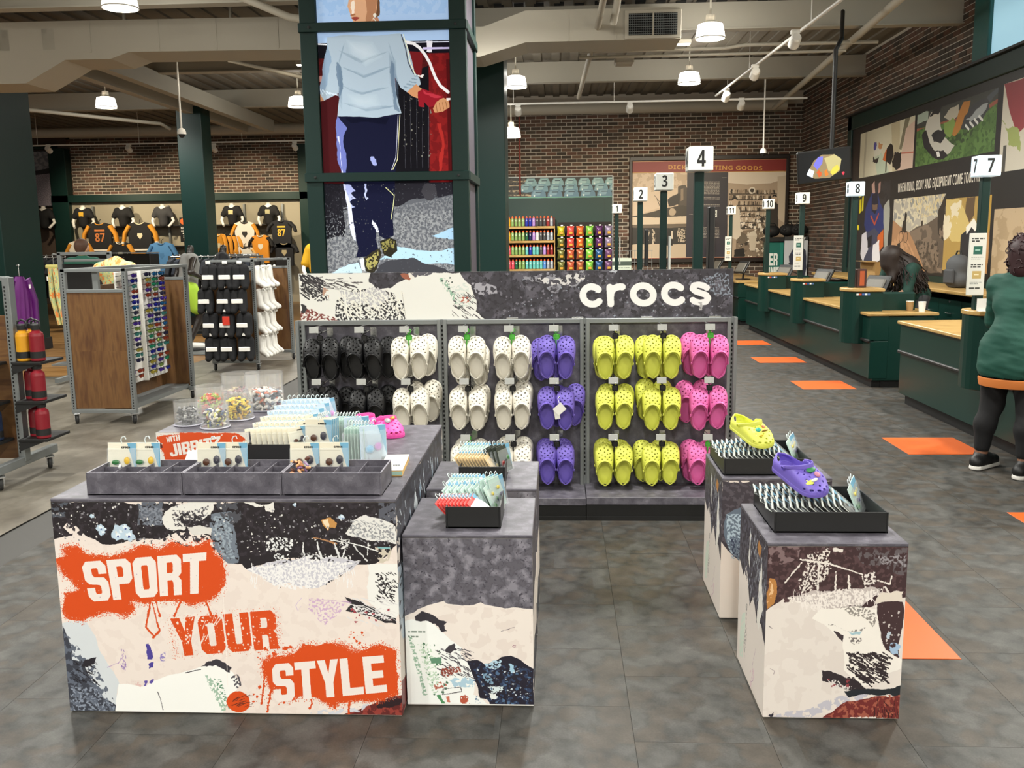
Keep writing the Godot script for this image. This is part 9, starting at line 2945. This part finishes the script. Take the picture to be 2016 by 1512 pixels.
	for i in 5:
		put.call("cream", lean.call(-0.955 + i * 0.004, 0.777, -3.5 - i * 0.012, -0.1, 0.08, 1.3), "cream charm card, %s in the stack right of the black bin" % ORD[i], "cream charm cards stacked right of the bin")
	# clear holders with sleeves turned edge-on
	for k in [[-0.855, -3.6, 8, "clear holder of charm cards seen edge-on, behind the front one"], [-0.755, -3.43, 7, "clear holder of charm cards seen edge-on, front right of the table"]]:
		var t := thing("card_holder", k[3], "holder", Vector3(k[0], 0.775, k[1]), 0.0, "clear card holders")
		for s in [-1.0, 1.0]:
			part(t, "clear_side", bx(Vector3(s * 0.075, 0.06, 0), Vector3(0.003, 0.12, 0.1)), M.glass)
			part(t, "clear_end", bx(Vector3(0, 0.06, s * 0.05), Vector3(0.15, 0.12, 0.003)), M.glass)
		part(t, "clear_floor", bx(Vector3(0, 0.002, 0), Vector3(0.15, 0.004, 0.1)), M.glass)
		for i in k[2]:
			put.call("teal", lean.call(k[0] - 0.055 + i * 0.0125, 0.782, k[1], 1.35, 0.02, 1.15), "pale teal charm card, %s from left in the %s clear holder" % [ORD[i], "hind" if k[1] < -3.5 else "front"], "charm cards in the clear holders")
		put.call("pastel", lean.call(k[0] + 0.04, 0.785, k[1] + 0.03, 0.45, 0.04, 1.2), "blue charm card facing out of the %s clear holder" % ("hind" if k[1] < -3.5 else "front"), "facing charm cards")
	# loose paper bags beside the sign
	for i in 4:
		var t := thing("paper_sheet", "creased cream paper bag, %s of the pile leaning before the orange sign" % ORD[i], "paper bag", Vector3(-1.34 + i * 0.012, 0.78, -3.2 - i * 0.02), 0.2, "paper bags before the orange sign")
		part(t, "sheet", mb(Transform3D(Basis(Vector3(0, 0, 1), -0.25 + i * 0.06) * Basis(Vector3.RIGHT, -0.9), Vector3.ZERO)).box(Vector3(0, 0.05, 0), Vector3(0.1, 0.11, 0.004), 0.001).done(), M.white)
		part(t, "print_bar", mb(Transform3D(Basis(Vector3(0, 0, 1), -0.25 + i * 0.06) * Basis(Vector3.RIGHT, -0.9), Vector3.ZERO)).box(Vector3(0.01, 0.02, 0.003), Vector3(0.05, 0.008, 0.001)).done(), M.black)
	# jars of loose charms on the step
	var jars := [[-1.517, -3.6, 0.055, 0.1, ["2a2a2c", "d5d5d2", "8a8a8a", "111113"], "small clear jar of black and white charms, nearest on the left of the step"], [-1.385, -3.545, 0.056, 0.1, ["c9c86a", "7a4a3a", "3a5a8a", "e0dcd0", "2a2a2a"], "small clear jar of mixed charms in front of the yellow ones"], [-1.35, -3.72, 0.062, 0.125, ["e2c21f", "e8d44a", "2a2a2a", "c99a1f"], "clear jar of yellow and black charms in the middle of the step"], [-1.49, -3.77, 0.06, 0.135, ["c2352c", "a9bd3a", "d8552c", "8fae3a"], "clear jar of red and lime charms behind the black and white one"], [-1.42, -3.96, 0.085, 0.16, ["8a5a6a", "4a4a55", "b9a98a", "7a7a80"], "large clear jar of dim charms at the back of the step"], [-1.31, -3.95, 0.085, 0.165, ["e4e0d8", "d2785a", "2a2a30", "8a8f9a", "e8e4dc"], "large clear jar of white and coral charms at the right rear of the step"]]
	var cm := {}
	var shapes := [mb().ball(Vector3.ZERO, Vector3(0.01, 0.006, 0.008), 8).done(), mb().box(Vector3.ZERO, Vector3(0.022, 0.006, 0.01), 0.002).done(), mb().tube([Vector3(-0.01, 0, 0), Vector3(0, 0.006, 0.004), Vector3(0.01, 0, 0)], 0.004, 6).done()]
	M.charm = mat(Color.WHITE, 0.35)
	M.charm.vertex_color_use_as_albedo = true
	for j in jars:
		var y0 := 0.8875 if j[0] < -1.2125 else 0.8875
		var t := thing("charm_jar", j[5], "jar", Vector3(j[0], y0, j[1]), 0.0, "clear charm jars")
		var R: float = j[2]
		var H: float = j[3]
		part(t, "jar_wall", mb().lathe([Vector2(0, 0.0), Vector2(R - 0.004, 0.0), Vector2(R, 0.003), Vector2(R, H), Vector2(R - 0.004, H), Vector2(R - 0.004, 0.006), Vector2(0, 0.006)], 32).done(), M.jar_glass if M.has("jar_glass") else jar_glass())
		var ring := []
		for k in 33:
			ring.append(Vector3(cos(k * TAU / 32) * (R + 0.001), 0.004, sin(k * TAU / 32) * (R + 0.001)))
		part(t, "jar_foot", mb().tube(ring, 0.0035, 6).done(), mat("b9b8c4", 0.15))
		var fill_h: float = H * (0.5 if R > 0.07 else 0.66)
		var n := int(R * R * fill_h * 560000)
		for s in 3:
			var pl := []
			var cols := []
			for i in n / 3:
				var a := rng.randf() * TAU
				var rr := sqrt(rng.randf()) * (R - 0.016)
				var yy := 0.013 + rng.randf() * fill_h * (1.0 - 0.25 * rr / R)
				var ax := Vector3(rng.randfn(), rng.randfn(), rng.randfn()).normalized()
				pl.append(Transform3D(Basis(ax, rng.randf() * TAU) * (1.0 if R < 0.07 else 1.35), Vector3(cos(a) * rr, yy, sin(a) * rr)))
				cols.append(Color(j[4][rng.randi() % j[4].size()]).srgb_to_linear())
			stuff(t, "charm_heap" if s == 0 else "charm_heap_%03d" % s, shapes[s], M.charm, pl, cols)
	# loose charms in the organisers
	for k in [[-0.885, -3.0, 16, ["c98a5a", "8a6a9a", "d6a070", "5d3a30"], "small heap of orange and violet charms in the right organiser's left cell"], [-0.655, -3.0, 9, ["d8dade", "b9bcc4", "6a6a70", "e6e6e6"], "few grey charms in the right organiser's last cell"], [-1.555, -3.06, 6, ["e2e2e0", "d6d6d6"], "few white charms in the left organiser's first cell"], [-0.79, -3.03, 3, ["d8dade", "c9764a"], "orange and clear charms in the right organiser's middle cells"]]:
		var t := thing("charm_heap", k[4], "charms", Vector3(k[0], 0.781, k[1]))
		for i in k[2]:
			var xf := Transform3D(Basis(Vector3(rng.randfn(), rng.randfn(), rng.randfn()).normalized(), rng.randf() * 6.0) * 1.1, Vector3(rng.randf_range(-0.03, 0.03), 0.01 + (i / 5) * 0.014 + rng.randf() * 0.01 + (0.05 if k[2] > 10 else 0.025), rng.randf_range(-0.02, 0.02)))
			part(t, "charm", shapes[i % 3], charm_mat(k[3][i % k[3].size()]), xf)
	# clogs on show: two on wire stands, a pink pair on the table
	for k in [["6f5dba", Vector3(0.855, 0.775, -3.2), Vector3(0.842, 0.628, -3.15), "violet clog with charms on a wire stand over the front right tray", [[0.0, 0.175, 0.02, 0.011, "2f7a4a"], [-0.012, 0.195, 0.012, 0.012, "b0708a"], [0.03, 0.205, 0.018, 0.013, "c9cf5a"], [0.012, 0.21, 0.014, 0.006, "d8d8d0"]]], ["dbdf5c", Vector3(0.84, 0.775, -3.95), Vector3(0.815, 0.628, -3.93), "lime yellow clog with charms on a wire stand over the rear right tray", [[0.016, 0.185, 0.013, 0.011, "2f9a8a"], [-0.016, 0.178, 0.008, 0.008, "d0805a"], [-0.01, 0.198, 0.018, 0.004, "8a6a2a"], [0.02, 0.212, 0.012, 0.004, "c2a42a"], [0.035, 0.2, 0.012, 0.006, "c9c6b0"]]]]:
		var t := clog(k[0], 1.0, k[3], true)
		var toe := Vector3(0.45, -0.22, 0.86).normalized()
		var nrm := Vector3(0.02, 0.93, 0.36)
		nrm = (nrm - toe * nrm.dot(toe)).normalized()
		var bs := Basis(toe.cross(nrm), toe, nrm)
		t.transform = Transform3D(bs, k[1] - bs * Vector3(0, 0.13, 0.02))
		for c in k[4]:
			part(t, "charm", mb().ball(Vector3.ZERO, Vector3(c[2], c[3], 0.005), 12).done(), charm_mat(c[4]), Transform3D(Basis(Vector3.RIGHT, -0.45) * Basis(Vector3.UP, c[0] * 8.0), Vector3(c[0], c[1], 0.078 - (c[1] - 0.16) * 0.52 - c[0] * c[0] * 12.0)))
		var st := thing("clog_stand", "thin black wire stand holding the %s clog" % ("violet" if k[1].z > -3.5 else "lime yellow"), "stand", k[2])
		part(st, "upright", mb().tube([Vector3(0, 0, 0), Vector3(0, 0.1, 0)], 0.006, 8).done(), M.black)
		var lp := []
		for i in 17:
			lp.append(Vector3(0.03 + cos(i * TAU / 16) * 0.034, 0.1 - cos(i * TAU / 16) * 0.008, sin(i * TAU / 16) * 0.02))
		part(st, "cradle_ring", mb().tube(lp, 0.0025, 6).done(), M.black)
		part(st, "foot", mb().lathe([Vector2(0, 0.004), Vector2(0.025, 0.004), Vector2(0.027, 0)], 16).done(), M.black)
	for s in [-1.0, 1.0]:
		var t := clog("e0479f", -s, "bright pink clog on the large table, %s" % ("mostly hidden behind the clear holders" if s < 0 else "with a grey charm, right of the clear holders"), true)
		var toe := Vector3(0.4, 0.0, 0.9).normalized()
		var bs := Basis(toe.cross(Vector3.UP), toe, Vector3.UP)
		t.transform = Transform3D(bs, Vector3(-0.87 + s * 0.055, 0.7755, -4.09 + s * 0.03))
		if s > 0:
			part(t, "charm", mb().ball(Vector3.ZERO, Vector3(0.014, 0.014, 0.005), 12).done(), charm_mat("9a9a9e"), Transform3D(Basis(Vector3.RIGHT, -0.6), Vector3(0.012, 0.185, 0.07)))
			part(t, "charm", mb().ball(Vector3.ZERO, Vector3(0.013, 0.013, 0.005), 12).done(), charm_mat("d88a2a"), Transform3D(Basis(Vector3.RIGHT, -0.4), Vector3(-0.014, 0.165, 0.078)))

func jar_glass() -> Material:
	M.jar_glass = StandardMaterial3D.new()
	M.jar_glass.albedo_color = Color(0.96, 0.97, 0.98, 0.07)
	M.jar_glass.transparency = BaseMaterial3D.TRANSPARENCY_ALPHA
	M.jar_glass.roughness = 0.05
	return M.jar_glass

func charm_mat(c: String) -> Material:
	if not M.has("charm" + c):
		M["charm" + c] = mat(c, 0.4)
	return M["charm" + c]
